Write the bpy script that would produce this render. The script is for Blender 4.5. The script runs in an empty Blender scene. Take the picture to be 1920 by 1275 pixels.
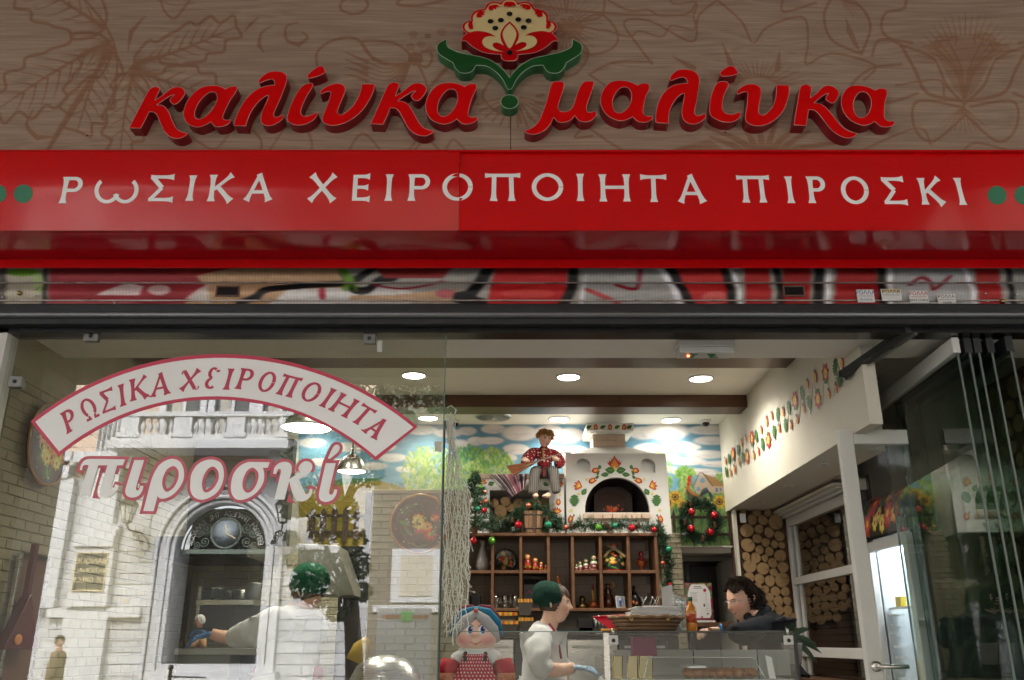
import bpy, bmesh, math, random
import numpy as np
from mathutils import Vector, Matrix
R = math.radians
EYE = 1.45
SC = bpy.context.scene
COL = SC.collection
# ---------------------------------------------------------------- camera
F = 1643.0
TH = math.atan(.3457); CT, ST = math.cos(TH), math.sin(TH)
cam_d = bpy.data.cameras.new('camera'); cam = bpy.data.objects.new('camera', cam_d); COL.objects.link(cam)
cam.location = (0, 0, EYE); cam.rotation_euler = (math.pi/2 + TH, 0, 0)
cam_d.sensor_width = 36; cam_d.lens = 36*F/1920; cam_d.clip_start = .05; cam_d.clip_end = 600
SC.camera = cam
# ---------------------------------------------------------------- sky and sun
W = bpy.data.worlds.new('World'); SC.world = W; W.use_nodes = True
wn = W.node_tree.nodes; wn.clear()
sky = wn.new('ShaderNodeTexSky'); sky.sky_type = 'NISHITA'; sky.sun_disc = False
sky.sun_elevation = R(48); sky.sun_rotation = R(-12); sky.dust_density = 3; sky.air_density = 1.2
bg = wn.new('ShaderNodeBackground'); bg.inputs[1].default_value = .15
wo = wn.new('ShaderNodeOutputWorld')
hs = wn.new('ShaderNodeHueSaturation'); hs.inputs['Saturation'].default_value = .30; W.node_tree.links.new(sky.outputs[0], hs.inputs['Color']); W.node_tree.links.new(hs.outputs[0], bg.inputs[0]); W.node_tree.links.new(bg.outputs[0], wo.inputs[0])
sd = bpy.data.lights.new('sun', 'SUN'); sd.energy = 1.5; sd.angle = R(14); sd.color = (1, .97, .93)
sun = bpy.data.objects.new('sun', sd); COL.objects.link(sun); sun.location = (0, 10, 20)
# light travels from the sun (behind the shop, high) towards the street
_d = Vector((-math.sin(R(-12))*math.cos(R(48)), -math.cos(R(-12))*math.cos(R(48)), -math.sin(R(48))))
sun.rotation_euler = _d.to_track_quat('-Z', 'Y').to_euler()
SC.view_settings.view_transform = 'Standard'; SC.view_settings.look = 'None'
SC.view_settings.gamma = 1; SC.view_settings.use_curve_mapping = False
SC.view_settings.exposure = 3.0
SC.render.engine = 'CYCLES'
SC.cycles.max_bounces = 10; SC.cycles.transparent_max_bounces = 24; SC.cycles.glossy_bounces = 4
SC.cycles.diffuse_bounces = 4; SC.cycles.caustics_reflective = False; SC.cycles.caustics_refractive = False
SC.cycles.sample_clamp_indirect = 6
rnd = random.Random(7); nrs = np.random.RandomState(5)
# ---------------------------------------------------------------- pixel of the photograph -> point on a plane of the place
def _ray(px, py):
    X = (px-960)/F; Y = (637.5-py)/F
    return X, CT-Y*ST, ST+Y*CT
def pt(px, py, Y):
    a, b, c = _ray(px, py); return Vector((a/b*Y, Y, c/b*Y+EYE))
def ptx(px, py, X):
    a, b, c = _ray(px, py); t = X/a; return Vector((X, b*t, c*t+EYE))
def ptz(px, py, Z):
    a, b, c = _ray(px, py); t = (Z-EYE)/c; return Vector((a*t, b*t, Z))
GY = 3.5
def rp(px, py, Y):      # what the window pane mirrors at image depth Y
    v = pt(px, py, Y); v.y = 2*GY-v.y; return v
# ---------------------------------------------------------------- colours and materials
def lin(c):
    c = np.asarray(c, dtype=float)/255.
    return np.where(c <= .04045, c/12.92, ((c+.055)/1.055)**2.4)
def L(r, g, b): return tuple(lin((r, g, b)))
_M = {}
def mat(name, col=(.5, .5, .5), rough=.5, metal=0, var=0, vs=6, bump=0, bs=40, emit=None, es=0, coat=0, attr=False, spec=.5, stretch=(1, 1, 1), alpha=None, trans=0, ior=1.45, sub=0):
    if name in _M: return _M[name]
    m = bpy.data.materials.new(name); m.use_nodes = True; n = m.node_tree.nodes; k = m.node_tree.links
    p = n['Principled BSDF']; p.inputs['Base Color'].default_value = (*col, 1)
    p.inputs['Roughness'].default_value = rough; p.inputs['Metallic'].default_value = metal
    p.inputs['Specular IOR Level'].default_value = spec; p.inputs['IOR'].default_value = ior
    if coat: p.inputs['Coat Weight'].default_value = coat; p.inputs['Coat Roughness'].default_value = .08
    if trans: p.inputs['Transmission Weight'].default_value = trans
    if sub: p.inputs['Subsurface Weight'].default_value = sub; p.inputs['Subsurface Radius'].default_value = (.02, .01, .006)
    if emit: p.inputs['Emission Color'].default_value = (*emit, 1); p.inputs['Emission Strength'].default_value = es
    src = None
    if attr:
        a = n.new('ShaderNodeAttribute'); a.attribute_name = 'Col'; src = a.outputs['Color']
        k.new(src, p.inputs['Base Color'])
    if var or bump:
        tc = n.new('ShaderNodeTexCoord'); mp = n.new('ShaderNodeMapping'); mp.inputs['Scale'].default_value = stretch
        k.new(tc.outputs['Object'], mp.inputs[0])
    if var:
        t = n.new('ShaderNodeTexNoise'); t.inputs['Scale'].default_value = vs; t.inputs['Detail'].default_value = 6; t.inputs['Roughness'].default_value = .6
        k.new(mp.outputs[0], t.inputs['Vector'])
        r = n.new('ShaderNodeMapRange'); r.inputs['From Min'].default_value = .25; r.inputs['From Max'].default_value = .75
        r.inputs['To Min'].default_value = 1-var; r.inputs['To Max'].default_value = 1+var; k.new(t.outputs['Fac'], r.inputs['Value'])
        mx = n.new('ShaderNodeVectorMath'); mx.operation = 'SCALE'
        if src: k.new(src, mx.inputs[0])
        else: mx.inputs[0].default_value = col
        k.new(r.outputs[0], mx.inputs['Scale']); k.new(mx.outputs[0], p.inputs['Base Color'])
        rr = n.new('ShaderNodeMapRange'); rr.inputs['To Min'].default_value = max(0, rough-.08); rr.inputs['To Max'].default_value = min(1, rough+.1)
        k.new(t.outputs['Fac'], rr.inputs['Value']); k.new(rr.outputs[0], p.inputs['Roughness'])
    if bump:
        t2 = n.new('ShaderNodeTexNoise'); t2.inputs['Scale'].default_value = bs; t2.inputs['Detail'].default_value = 5
        k.new(mp.outputs[0], t2.inputs['Vector'])
        b = n.new('ShaderNodeBump'); b.inputs['Strength'].default_value = bump; b.inputs['Distance'].default_value = .01
        k.new(t2.outputs['Fac'], b.inputs['Height']); k.new(b.outputs[0], p.inputs['Normal'])
    _M[name] = m; return m
def glassmat(name, tint=(.93, .97, .95), boost=1.0, add=0.0, rough=0.0, dirt=0.0):
    if name in _M: return _M[name]
    m = bpy.data.materials.new(name); m.use_nodes = True; n = m.node_tree.nodes; k = m.node_tree.links; n.clear()
    o = n.new('ShaderNodeOutputMaterial'); t = n.new('ShaderNodeBsdfTransparent'); t.inputs[0].default_value = (*tint, 1)
    g = n.new('ShaderNodeBsdfGlossy'); g.inputs['Roughness'].default_value = rough; g.inputs[0].default_value = (1, 1, 1, 1)
    fr = n.new('ShaderNodeFresnel'); ge = n.new('ShaderNodeNewGeometry'); io = n.new('ShaderNodeMapRange'); io.inputs['To Min'].default_value = 1.5; io.inputs['To Max'].default_value = 1/1.5; k.new(ge.outputs['Backfacing'], io.inputs['Value']); k.new(io.outputs[0], fr.inputs[0])
    ma = n.new('ShaderNodeMath'); ma.operation = 'MULTIPLY_ADD'; ma.inputs[1].default_value = boost; ma.inputs[2].default_value = add; ma.use_clamp = True
    mx = n.new('ShaderNodeMixShader'); k.new(fr.outputs[0], ma.inputs[0]); k.new(ma.outputs[0], mx.inputs[0])
    k.new(t.outputs[0], mx.inputs[1]); k.new(g.outputs[0], mx.inputs[2])
    if dirt:
        df = n.new('ShaderNodeBsdfDiffuse'); df.inputs[0].default_value = (.7, .7, .66, 1)
        tc = n.new('ShaderNodeTexCoord'); ns = n.new('ShaderNodeTexNoise'); ns.inputs['Scale'].default_value = 3; ns.inputs['Detail'].default_value = 8
        k.new(tc.outputs['Object'], ns.inputs['Vector'])
        mr = n.new('ShaderNodeMapRange'); mr.inputs['From Min'].default_value = .4; mr.inputs['From Max'].default_value = .8; mr.inputs['To Min'].default_value = dirt*.3; mr.inputs['To Max'].default_value = dirt
        k.new(ns.outputs['Fac'], mr.inputs['Value'])
        m2 = n.new('ShaderNodeMixShader'); k.new(mr.outputs[0], m2.inputs[0]); k.new(mx.outputs[0], m2.inputs[1]); k.new(df.outputs[0], m2.inputs[2]); k.new(m2.outputs[0], o.inputs[0])
    else: k.new(mx.outputs[0], o.inputs[0])
    _M[name] = m; return m
# ---------------------------------------------------------------- objects
def prop(o, label=None, cat=None, group=None, kind=None):
    if label: o['label'] = label
    if cat: o['category'] = cat
    if group: o['group'] = group
    if kind: o['kind'] = kind
    return o
def thing(name, label, cat, loc=(0, 0, 0), group=None):
    o = bpy.data.objects.new(name, None); COL.objects.link(o); o.location = loc; o.empty_display_size = .1
    return prop(o, label, cat, group)
def link(name, me, m, parent=None, smooth=False):
    o = bpy.data.objects.new(name, me); COL.objects.link(o)
    if m is not None:
        me.materials.clear(); me.materials.append(m)
    if smooth and len(me.polygons): me.polygons.foreach_set('use_smooth', [True]*len(me.polygons))
    if parent:
        o.parent = parent
        loc = Vector((0, 0, 0)); q = parent
        while q: loc += q.location + q.matrix_parent_inverse.translation; q = q.parent
        o.matrix_parent_inverse = Matrix.Translation(-loc)
    return o
def clone(o, parent=None, **kw):
    c = o.copy(); COL.objects.link(c)
    if parent is not None: c.parent = parent
    for ch in list(o.children): clone(ch, c)
    for a, b in kw.items(): c[a] = b
    return c
class MB:
    def __init__(s, M=None): s.v = []; s.f = []; s.sm = []; s.M = M
    def add(s, vs, fs, smooth=False):
        b = len(s.v)
        if s.M is not None: vs = [s.M @ Vector(v) for v in vs]
        s.v += [tuple(v) for v in vs]; s.f += [tuple(i+b for i in f) for f in fs]; s.sm += [smooth]*len(fs); return s
    def box(s, x0, x1, y0, y1, z0, z1, M=None):
        vs = [Vector((x, y, z)) for z in (z0, z1) for y in (y0, y1) for x in (x0, x1)]
        if M is not None: vs = [M @ v for v in vs]
        return s.add(vs, [(0, 2, 3, 1), (4, 5, 7, 6), (0, 1, 5, 4), (2, 6, 7, 3), (0, 4, 6, 2), (1, 3, 7, 5)])
    def beam(s, a, b, w, h=None, up=(0, 0, 1)):
        a = Vector(a); b = Vector(b); h = h or w; d = (b-a).normalized(); u = Vector(up)
        sd_ = d.cross(u)
        if sd_.length < 1e-4: sd_ = d.cross(Vector((1, 0, 0)))
        sd_.normalize(); u = sd_.cross(d)
        vs = [p+sd_*i*w/2+u*j*h/2 for p in (a, b) for j in (-1, 1) for i in (-1, 1)]
        return s.add(vs, [(0, 1, 3, 2), (4, 6, 7, 5), (0, 4, 5, 1), (2, 3, 7, 6), (0, 2, 6, 4), (1, 5, 7, 3)])
    def tube(s, pts, r, n=8, closed=False, cap=True, smooth=True):
        pts = [Vector(p) for p in pts]; N = len(pts); rr = r if hasattr(r, '__len__') else [r]*N
        vs = []; ref = None
        for i, p in enumerate(pts):
            if closed: d = pts[(i+1) % N]-pts[i-1]
            else: d = pts[min(i+1, N-1)]-pts[max(i-1, 0)]
            if d.length < 1e-9: d = Vector((0, 0, 1))
            d.normalize()
            if ref is None: ref = Vector((0, 0, 1)) if abs(d.z) < .9 else Vector((1, 0, 0))
            a = (ref-d*ref.dot(d)).normalized(); ref = a; b = d.cross(a)
            for j in range(n):
                t = 2*math.pi*j/n; vs.append(p+(a*math.cos(t)+b*math.sin(t))*rr[i])
        fs = []
        for i in range(N if closed else N-1):
            k = (i+1) % N
            for j in range(n): fs.append((i*n+j, i*n+(j+1) % n, k*n+(j+1) % n, k*n+j))
        if cap and not closed: fs += [tuple(range(n))[::-1], tuple((N-1)*n+j for j in range(n))]
        return s.add(vs, fs, smooth)
    def lathe(s, c, prof, n=20, sx=1, sy=1, axis='z', smooth=True):
        c = Vector(c); vs = []; N = len(prof)
        for r_, h in prof:
            for j in range(n):
                t = 2*math.pi*j/n; a, b = r_*math.cos(t)*sx, r_*math.sin(t)*sy
                vs.append(c+(Vector((a, b, h)) if axis == 'z' else Vector((a, -h, b)) if axis == 'y' else Vector((h, a, b))))
        fs = [(i*n+j, i*n+(j+1) % n, (i+1)*n+(j+1) % n, (i+1)*n+j) for i in range(N-1) for j in range(n)]
        if prof[0][0] > 1e-6: fs.append(tuple(range(n))[::-1])
        if prof[-1][0] > 1e-6: fs.append(tuple((N-1)*n+j for j in range(n)))
        return s.add(vs, fs, smooth)
    def ball(s, c, r, n=14, m=9, sx=1, sy=1, sz=1):
        return s.lathe((0, 0, 0) if False else c, [(max(1e-7, r*math.sin(math.pi*i/m)), -r*sz*math.cos(math.pi*i/m)) for i in range(m+1)], n, sx, sy)
    def prism(s, poly, y0, y1):      # poly [(x,z)] , front y0, back y1
        n = len(poly); vs = [(x, y0, z) for x, z in poly]+[(x, y1, z) for x, z in poly]
        return s.add(vs, [tuple(range(n)), tuple(range(2*n-1, n-1, -1))]+[(i, i+n, (i+1) % n+n, (i+1) % n) for i in range(n)])
    def quad(s, a, b, c, d): return s.add([a, b, c, d], [(0, 1, 2, 3)])
    def obj(s, name, m, parent=None, bevel=0):
        me = bpy.data.meshes.new(name); me.from_pydata(s.v, [], s.f)
        if any(s.sm): me.polygons.foreach_set('use_smooth', s.sm)
        me.update(); o = link(name, me, m, parent)
        if bevel:
            b = o.modifiers.new('bevel', 'BEVEL'); b.width = bevel; b.segments = 2; b.limit_method = 'ANGLE'; b.angle_limit = R(50)
        return o
def box(name, m, x0, x1, y0, y1, z0, z1, parent=None, bevel=0):
    return MB().box(x0, x1, y0, y1, z0, z1).obj(name, m, parent, bevel)
# ---------------------------------------------------------------- outlines
def smooth_outline(pts, k=5):
    N = len(pts); out = []
    P = [Vector((p[0], p[1])) for p in pts]; C = [len(p) > 2 for p in pts]
    for i in range(N):
        a, b = P[i], P[(i+1) % N]; d = (b-a)
        ta = d*.5 if C[i] else (b-P[i-1])*.5
        tb = d*.5 if C[(i+1) % N] else (P[(i+2) % N]-a)*.5
        l = d.length
        if ta.length > l: ta = ta.normalized()*l
        if tb.length > l: tb = tb.normalized()*l
        for j in range(k):
            t = j/k; h1 = 2*t**3-3*t*t+1; h2 = -2*t**3+3*t*t; h3 = t**3-2*t*t+t; h4 = t**3-t*t
            out.append(a*h1+b*h2+ta*h3+tb*h4)
    return out
def offset_outline(pts, d):
    A = sum(pts[i-1].x*pts[i].y-pts[i].x*pts[i-1].y for i in range(len(pts)))
    s = 1 if A > 0 else -1; out = []; N = len(pts)
    for i in range(N):
        e1 = (pts[i]-pts[i-1]); e2 = (pts[(i+1) % N]-pts[i])
        if e1.length < 1e-9: e1 = e2
        if e2.length < 1e-9: e2 = e1
        e1 = e1.normalized(); e2 = e2.normalized()
        n1 = Vector((e1.y, -e1.x)); n2 = Vector((e2.y, -e2.x)); n = n1+n2
        if n.length < 1e-6: n = n1.copy()
        n = n/max(.5, n.length*n.length/2)
        out.append(pts[i]+n*(d*s))
    return out
def curve_mesh(contours, extrude=0, bevel=0, tube=False):
    cu = bpy.data.curves.new('c', 'CURVE'); cu.dimensions = '3D' if tube else '2D'
    if not tube: cu.fill_mode = 'BOTH' if extrude else 'FRONT'; cu.extrude = extrude/2
    cu.bevel_depth = bevel; cu.bevel_resolution = 1
    for c in contours:
        sp = cu.splines.new('POLY'); sp.points.add(len(c)-1)
        sp.points.foreach_set('co', [q for p in c for q in (p[0], p[1], 0, 1)]); sp.use_cyclic_u = True
    o = bpy.data.objects.new('c', cu); me = bpy.data.meshes.new_from_object(o); bpy.data.objects.remove(o); return me
ROT = Matrix.Rotation(math.pi/2, 4, 'X')
def cut(name, contours, m, y, depth=0, parent=None, tube=0):       # outlines in (x,z) world metres, front face on plane y
    me = curve_mesh(contours, depth, tube, bool(tube)); me.transform(Matrix.Translation((0, y+depth/2, 0)) @ ROT); me.name = name
    return link(name, me, m, parent)
def pg(pts, Y):       # page outline -> (x,z) outline on plane Y
    r_ = []
    for p in pts:
        v = pt(p[0], p[1], Y); r_.append(Vector((v.x, v.z)))
    return r_
def text(name, body, size, m, loc, parent=None, rot=(math.pi/2, 0, 0), depth=0, align='CENTER', bold=0):
    cu = bpy.data.curves.new('t', 'FONT'); cu.body = body; cu.size = size; cu.align_x = align; cu.align_y = 'CENTER'; cu.extrude = depth; cu.offset = bold
    o = bpy.data.objects.new('t', cu); me = bpy.data.meshes.new_from_object(o); bpy.data.objects.remove(o)
    from mathutils import Euler
    me.transform(Matrix.Translation(loc) @ Euler(rot).to_matrix().to_4x4()); me.name = name
    return link(name, me, m, parent)
# ---------------------------------------------------------------- painted sheets: colour per vertex of a fine grid
class Canvas:
    def __init__(s, x0, y0, x1, y1, step, col=(255, 255, 255)):
        s.nx = int(round((x1-x0)/step))+1; s.ny = int(round((y1-y0)/step))+1
        s.x = np.linspace(x0, x1, s.nx); s.y = np.linspace(y0, y1, s.ny); s.st = abs(step)
        s.a = np.zeros((s.ny, s.nx, 3))+np.array(col, float)
    def _w(s, x0, x1, y0, y1):
        i = np.where((s.x >= x0-s.st*2) & (s.x <= x1+s.st*2))[0]; j = np.where((s.y >= y0-s.st*2) & (s.y <= y1+s.st*2))[0]
        if len(i) == 0 or len(j) == 0: return None
        sl = (slice(j[0], j[-1]+1), slice(i[0], i[-1]+1)); X, Y = np.meshgrid(s.x[sl[1]], s.y[sl[0]]); return sl, X, Y
    def _mix(s, sl, al, col): s.a[sl] = s.a[sl]*(1-al[..., None])+np.array(col, float)*al[..., None]
    def poly(s, pts, col, al=1, smooth=False):
        if smooth: pts = smooth_outline(pts, 4)
        P = np.array([(p[0], p[1]) for p in pts], float); w = s._w(P[:, 0].min(), P[:, 0].max(), P[:, 1].min(), P[:, 1].max())
        if w is None: return
        sl, X, Y = w; ins = np.zeros(X.shape, bool); q = np.roll(P, 1, 0)
        for (ax, ay), (bx, by) in zip(P, q):
            if ay == by: continue
            c = ((ay > Y) != (by > Y)) & (X < (bx-ax)*(Y-ay)/(by-ay)+ax); ins ^= c
        s._mix(sl, ins*float(al), col)
    def ell(s, cx, cy, rx, ry, col, al=1, rot=0, soft=.12):
        r_ = max(rx, ry)*(1+soft); w = s._w(cx-r_, cx+r_, cy-r_, cy+r_)
        if w is None: return
        sl, X, Y = w; c, n = math.cos(R(rot)), math.sin(R(rot)); u = ((X-cx)*c+(Y-cy)*n)/rx; v = (-(X-cx)*n+(Y-cy)*c)/ry
        d = np.sqrt(u*u+v*v); s._mix(sl, np.clip((1+soft/2-d)/max(soft, 1e-3), 0, 1)*al, col)
    def line(s, pts, w, col, al=1, w2=None, smooth=True):
        P = [Vector((p[0], p[1])) for p in pts]
        if smooth and len(P) > 2:
            Q = []
            for i in range(len(P)-1):
                a, b = P[i], P[i+1]; ta = (b-P[max(i-1, 0)])*.5; tb = (P[min(i+2, len(P)-1)]-a)*.5
                for j in range(6):
                    t = j/6; Q.append(a*(2*t**3-3*t*t+1)+b*(3*t*t-2*t**3)+ta*(t**3-2*t*t+t)+tb*(t**3-t*t))
            P = Q+[P[-1]]
        n = len(P); xs = [p.x for p in P]; ys = [p.y for p in P]; W2 = w2 if w2 is not None else w; mw = max(w, W2)
        g = s._w(min(xs)-mw, max(xs)+mw, min(ys)-mw, max(ys)+mw)
        if g is None: return
        sl, X, Y = g; best = np.full(X.shape, 1e9)
        for i in range(n-1):
            a, b = P[i], P[i+1]; d = b-a; l2 = max(d.length_squared, 1e-9)
            t = np.clip(((X-a.x)*d.x+(Y-a.y)*d.y)/l2, 0, 1); dd = np.hypot(X-a.x-t*d.x, Y-a.y-t*d.y)
            ww = (w+(W2-w)*(i+t)/max(n-1, 1))/2; best = np.minimum(best, dd-ww)
        s._mix(sl, np.clip(.5-best/s.st, 0, 1)*al, col)
    def noise(s, amp, sx, sy, seed=0, oct=3):
        f = np.zeros((s.ny, s.nx)); rs = np.random.RandomState(seed); tot = 0
        for o in range(oct):
            gx = max(2, int(abs(s.x[-1]-s.x[0])/sx*2**o)+2); gy = max(2, int(abs(s.y[-1]-s.y[0])/sy*2**o)+2)
            g = rs.rand(gy, gx)*2-1; u = np.linspace(0, gx-1.001, s.nx); v = np.linspace(0, gy-1.001, s.ny); iu = u.astype(int); iv = v.astype(int)
            fu = (u-iu); fv = (v-iv)[:, None]; fu = fu*fu*(3-2*fu); fv = fv*fv*(3-2*fv)
            f += ((g[iv][:, iu]*(1-fu)+g[iv][:, iu+1]*fu)*(1-fv)+(g[iv+1][:, iu]*(1-fu)+g[iv+1][:, iu+1]*fu)*fv)*.5**o; tot += .5**o
        return f/tot*amp
    def sheet(s, name, fn, m, parent=None):
        co = np.array([fn(x, y) for y in s.y for x in s.x], dtype=np.float32) if not hasattr(fn, 'vec') else fn.vec(s.x, s.y)
        me = bpy.data.meshes.new(name); nv = s.nx*s.ny; me.vertices.add(nv); me.vertices.foreach_set('co', co.reshape(-1))
        i = np.arange(s.nx-1)[None, :]+np.arange(s.ny-1)[:, None]*s.nx; q = np.stack([i, i+1, i+1+s.nx, i+s.nx], -1).reshape(-1, 4)
        nf = len(q); me.loops.add(nf*4); me.loops.foreach_set('vertex_index', q.reshape(-1).astype(np.int32)); me.polygons.add(nf)
        me.polygons.foreach_set('loop_start', np.arange(nf, dtype=np.int32)*4)
        at = me.color_attributes.new('Col', 'FLOAT_COLOR', 'POINT')
        c = np.ones((nv, 4), np.float32); c[:, :3] = lin(np.clip(s.a.reshape(-1, 3), 0, 255)); at.data.foreach_set('color', c.reshape(-1))
        me.update(calc_edges=True); me.validate()
        return link(name, me, m, parent)
class PageY:       # page grid on the plane y = Y
    def __init__(s, Y): s.Y = Y
    vec_ = None
    def vec(s, xs, ys):
        X = (xs[None, :]-960)/F; Yp = (637.5-ys[:, None])/F; d = CT-Yp*ST
        return np.stack([X/d*s.Y, np.zeros_like(X/d)+s.Y, (ST+Yp*CT)/d*s.Y+EYE+0*X], -1).astype(np.float32)
# ================================================================ MATERIALS
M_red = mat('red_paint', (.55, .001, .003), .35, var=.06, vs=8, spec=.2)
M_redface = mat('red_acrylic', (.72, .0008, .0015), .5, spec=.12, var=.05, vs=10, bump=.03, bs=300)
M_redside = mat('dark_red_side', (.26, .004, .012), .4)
M_green = mat('green_acrylic', (.004, .075, .012), .35, var=.08)
M_greenside = mat('green_side', (.03, .16, .06), .4)
M_cream = mat('cream_acrylic', (.72, .56, .27), .4)
M_black = mat('black_gloss', (.006, .006, .007), .25)
M_trimr = mat('pale_red_trim', (.62, .36, .33), .4)
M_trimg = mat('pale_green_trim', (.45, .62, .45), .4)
M_white = mat('white_vinyl', (.90, .90, .89), .35, var=.03)
M_pink = mat('crimson_vinyl', (.60, .045, .10), .35, var=.05)
M_alu = mat('white_aluminium', (.62, .61, .58), .35, var=.04)
M_steel = mat('brushed_steel', (.62, .61, .58), .28, 1, var=.08, stretch=(1, 1, 20))
M_darkmetal = mat('dark_metal', (.045, .047, .05), .35, .7, var=.2, vs=20)
M_plaster = mat('cream_plaster', (.66, .62, .53), .75, var=.04, vs=3, bump=.08, bs=60)
M_ceiling = mat('ceiling_paint', (.80, .77, .70), .8, var=.03, vs=2)
M_walnut = mat('walnut_wood', (.10, .045, .022), .38, var=.35, vs=14, stretch=(.3, 6, 6), bump=.05)
M_shelf = mat('shelf_wood', (.15, .068, .032), .45, var=.3, vs=14, stretch=(2, 6, 2), bump=.05)
M_brick = mat('sand_brick', (.34, .305, .215), .85, var=.12, vs=9, bump=.35, bs=60)
M_mortar = mat('pale_mortar', (.38, .34, .245), .9, var=.1, bump=.3)
M_marble = mat('grey_marble', (.47, .48, .49), .6, var=.10, vs=2.2, bump=.1)
M_marble2 = mat('marble_trim', (.56, .57, .58), .55, var=.08, vs=3)
M_stucco = mat('salmon_stucco', (.60, .46, .36), .8, var=.06)
M_joint = mat('dark_joint', (.16, .15, .14), .9)
M_paint = mat('painted_surface', attr=True, rough=.75)
M_paintg = mat('glazed_paint', attr=True, rough=.25, coat=.5)
M_skin = mat('skin', attr=True, rough=.55, sub=.08, var=.06, vs=45, bump=.12, bs=220)
M_asphalt = mat('asphalt', (.055, .055, .055), .9, var=.2, vs=30, bump=.3, bs=200)
M_pave = mat('pavement_stone', (.42, .41, .38), .8, var=.15, vs=6, bump=.2)
M_glass = glassmat('window_glass', (.83, .86, .79), 2.0, .058, dirt=.008)
M_glass2 = glassmat('display_glass', (.94, .97, .96), 1.1, .0, dirt=.006)
M_glassg = glassmat('green_glass', (.64, .77, .70), 1.3, .01, dirt=.006)
M_glassc = glassmat('clear_glass', (.95, .97, .97), 1.3, .02)
# ================================================================ GROUND, STREET, SHOP SHELL
def struct(name, m, *a, **k):
    o = box(name, m, *a, **k); o['kind'] = 'structure'; return o
FL = .25            # shop floor above the street
o = MB().quad((-150, -150, -.15), (150, -150, -.15), (150, 150, -.15), (-150, 150, -.15)).obj('ground', M_asphalt); o['kind'] = 'structure'
struct('pavement', M_pave, -60, 60, -2.6, 3.35, -.14, 0)
struct('pavement', M_pave, -60, 60, -14.1, -11.2, -.14, 0)
struct('floor', mat('floor_tile', (.50, .45, .38), .4, var=.1), -3.6, 2.9, 3.35, 6.9, 0, FL)
Z = EYE
CZ = Z+1.58
struct('ceiling', M_ceiling, -3.6, 2.9, 3.97, 6.9, CZ, CZ+.12)
struct('ceiling', M_ceiling, -3.6, 2.9, 3.56, 3.97, Z+1.282, CZ+.12)
BW = 6.55
struct('back_wall', M_plaster, -3.6, 1.0, BW, BW+.12, 0, CZ)
struct('back_wall', M_plaster, 1.0, 2.9, BW+.0, BW+.12, Z+.62, CZ)
struct('back_wall', M_plaster, 1.665, 2.9, BW+.0, BW+.12, 0, Z+.62)
struct('passage_wall', M_plaster, .9, 2.2, 8.0, 8.1, 0, CZ)
struct('right_wall', M_plaster, 1.581, 1.88, 4.35, BW-.001, Z+.915, CZ-.001)
struct('right_wall', M_plaster, 1.581, 1.64, 3.78, 4.35, Z+.915, CZ-.001)
struct('side_wall', M_plaster, 2.9, 3.0, 3.35, 7, 0, CZ)
struct('side_wall', M_plaster, 2.0, 2.12, 5.2, BW-.002, 0, Z-.22)
struct('side_wall', M_plaster, 2.0, 2.12, 5.2, BW-.002, Z+.86, CZ-.002)
struct('side_wall', M_plaster, 1.881, 2.12, 5.2, BW-.003, Z+.925, CZ-.003)
struct('left_wall', M_mortar, -2.30, -2.13, 3.56, BW-.001, 0, CZ-.001)
struct('left_wall', M_plaster, -3.6, -2.301, 3.4, BW-.002, 0, CZ-.001)
# storeys above the shop and the arcade it stands under
bt = thing('shop_building', 'plastered building storeys above the shop and its arcade', 'building', (0, 5, 4.4))
MW = mat('facade_plaster', (.42, .38, .33), .85, var=.08)
box('upper_wall', MW, -14, 14, 3.3, 9, Z+2.86, 10, bt)
box('side_wall', MW, -14, -3.6, 3.35, 9, 0, Z+2.86, bt)
box('side_wall', MW, 3.0, 14, 3.35, 9, 0, Z+2.86, bt)
box('arcade_storey', MW, -14, 14, -1.9, 3.3, Z+2.95, 10, bt)
box('arcade_beam', MW, -14, 14, -2.2, -1.9, Z+2.66, 10, bt)
for x in (-5.2, 3.9): box('arcade_column', MW, x-.45, x+.45, -2.2, -1.5, 0, Z+2.66, bt)
box('back_wall', MW, -14, 14, 8.9, 9, 0, Z+2.9, bt)
# ================================================================ CEILING FITTINGS
beams = []
for (y0, y1, x1, lab) in ((4.62, 4.82, 1.58, 'dark wooden ceiling beam nearer the entrance'), (5.70, 5.90, 1.58, 'dark wooden ceiling beam nearer the painted back wall')):
    o = box('ceiling_beam', M_walnut, -2.1, x1, y0, y1, Z+1.495, CZ+.0, bevel=.003); prop(o, lab, 'beam', 'beams across the ceiling')
M_ring = mat('lamp_ring', (.75, .75, .72), .3)
M_lit = mat('lit_lamp', (1, 1, 1), .5, emit=(1, .97, .88), es=4)
def lamp_light(x, y, z, e, r=.06, spot=None):
    l = bpy.data.lights.new('downlight_light', 'SPOT'); l.energy = e; l.shadow_soft_size = r; l.color = (1, .93, .80); l.spot_size = R(150); l.spot_blend = .6
    ob = bpy.data.objects.new('downlight_light', l); COL.objects.link(ob); ob.location = (x, y, z); return ob
dl = [(776, 703, 'first from the left in the row between the two beams'), (1066, 706, 'above the musician doll, in the row between the two beams'), (1314, 709, 'nearest the flowered wall, in the row between the two beams'),
      (803, 783, 'close to the back wall, seen behind the window edge'), (1048, 785, 'close to the back wall, left of the oven chimney'), (1258, 787, 'close to the back wall, right of the oven chimney'),
      (1800, 781, None)]
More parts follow.
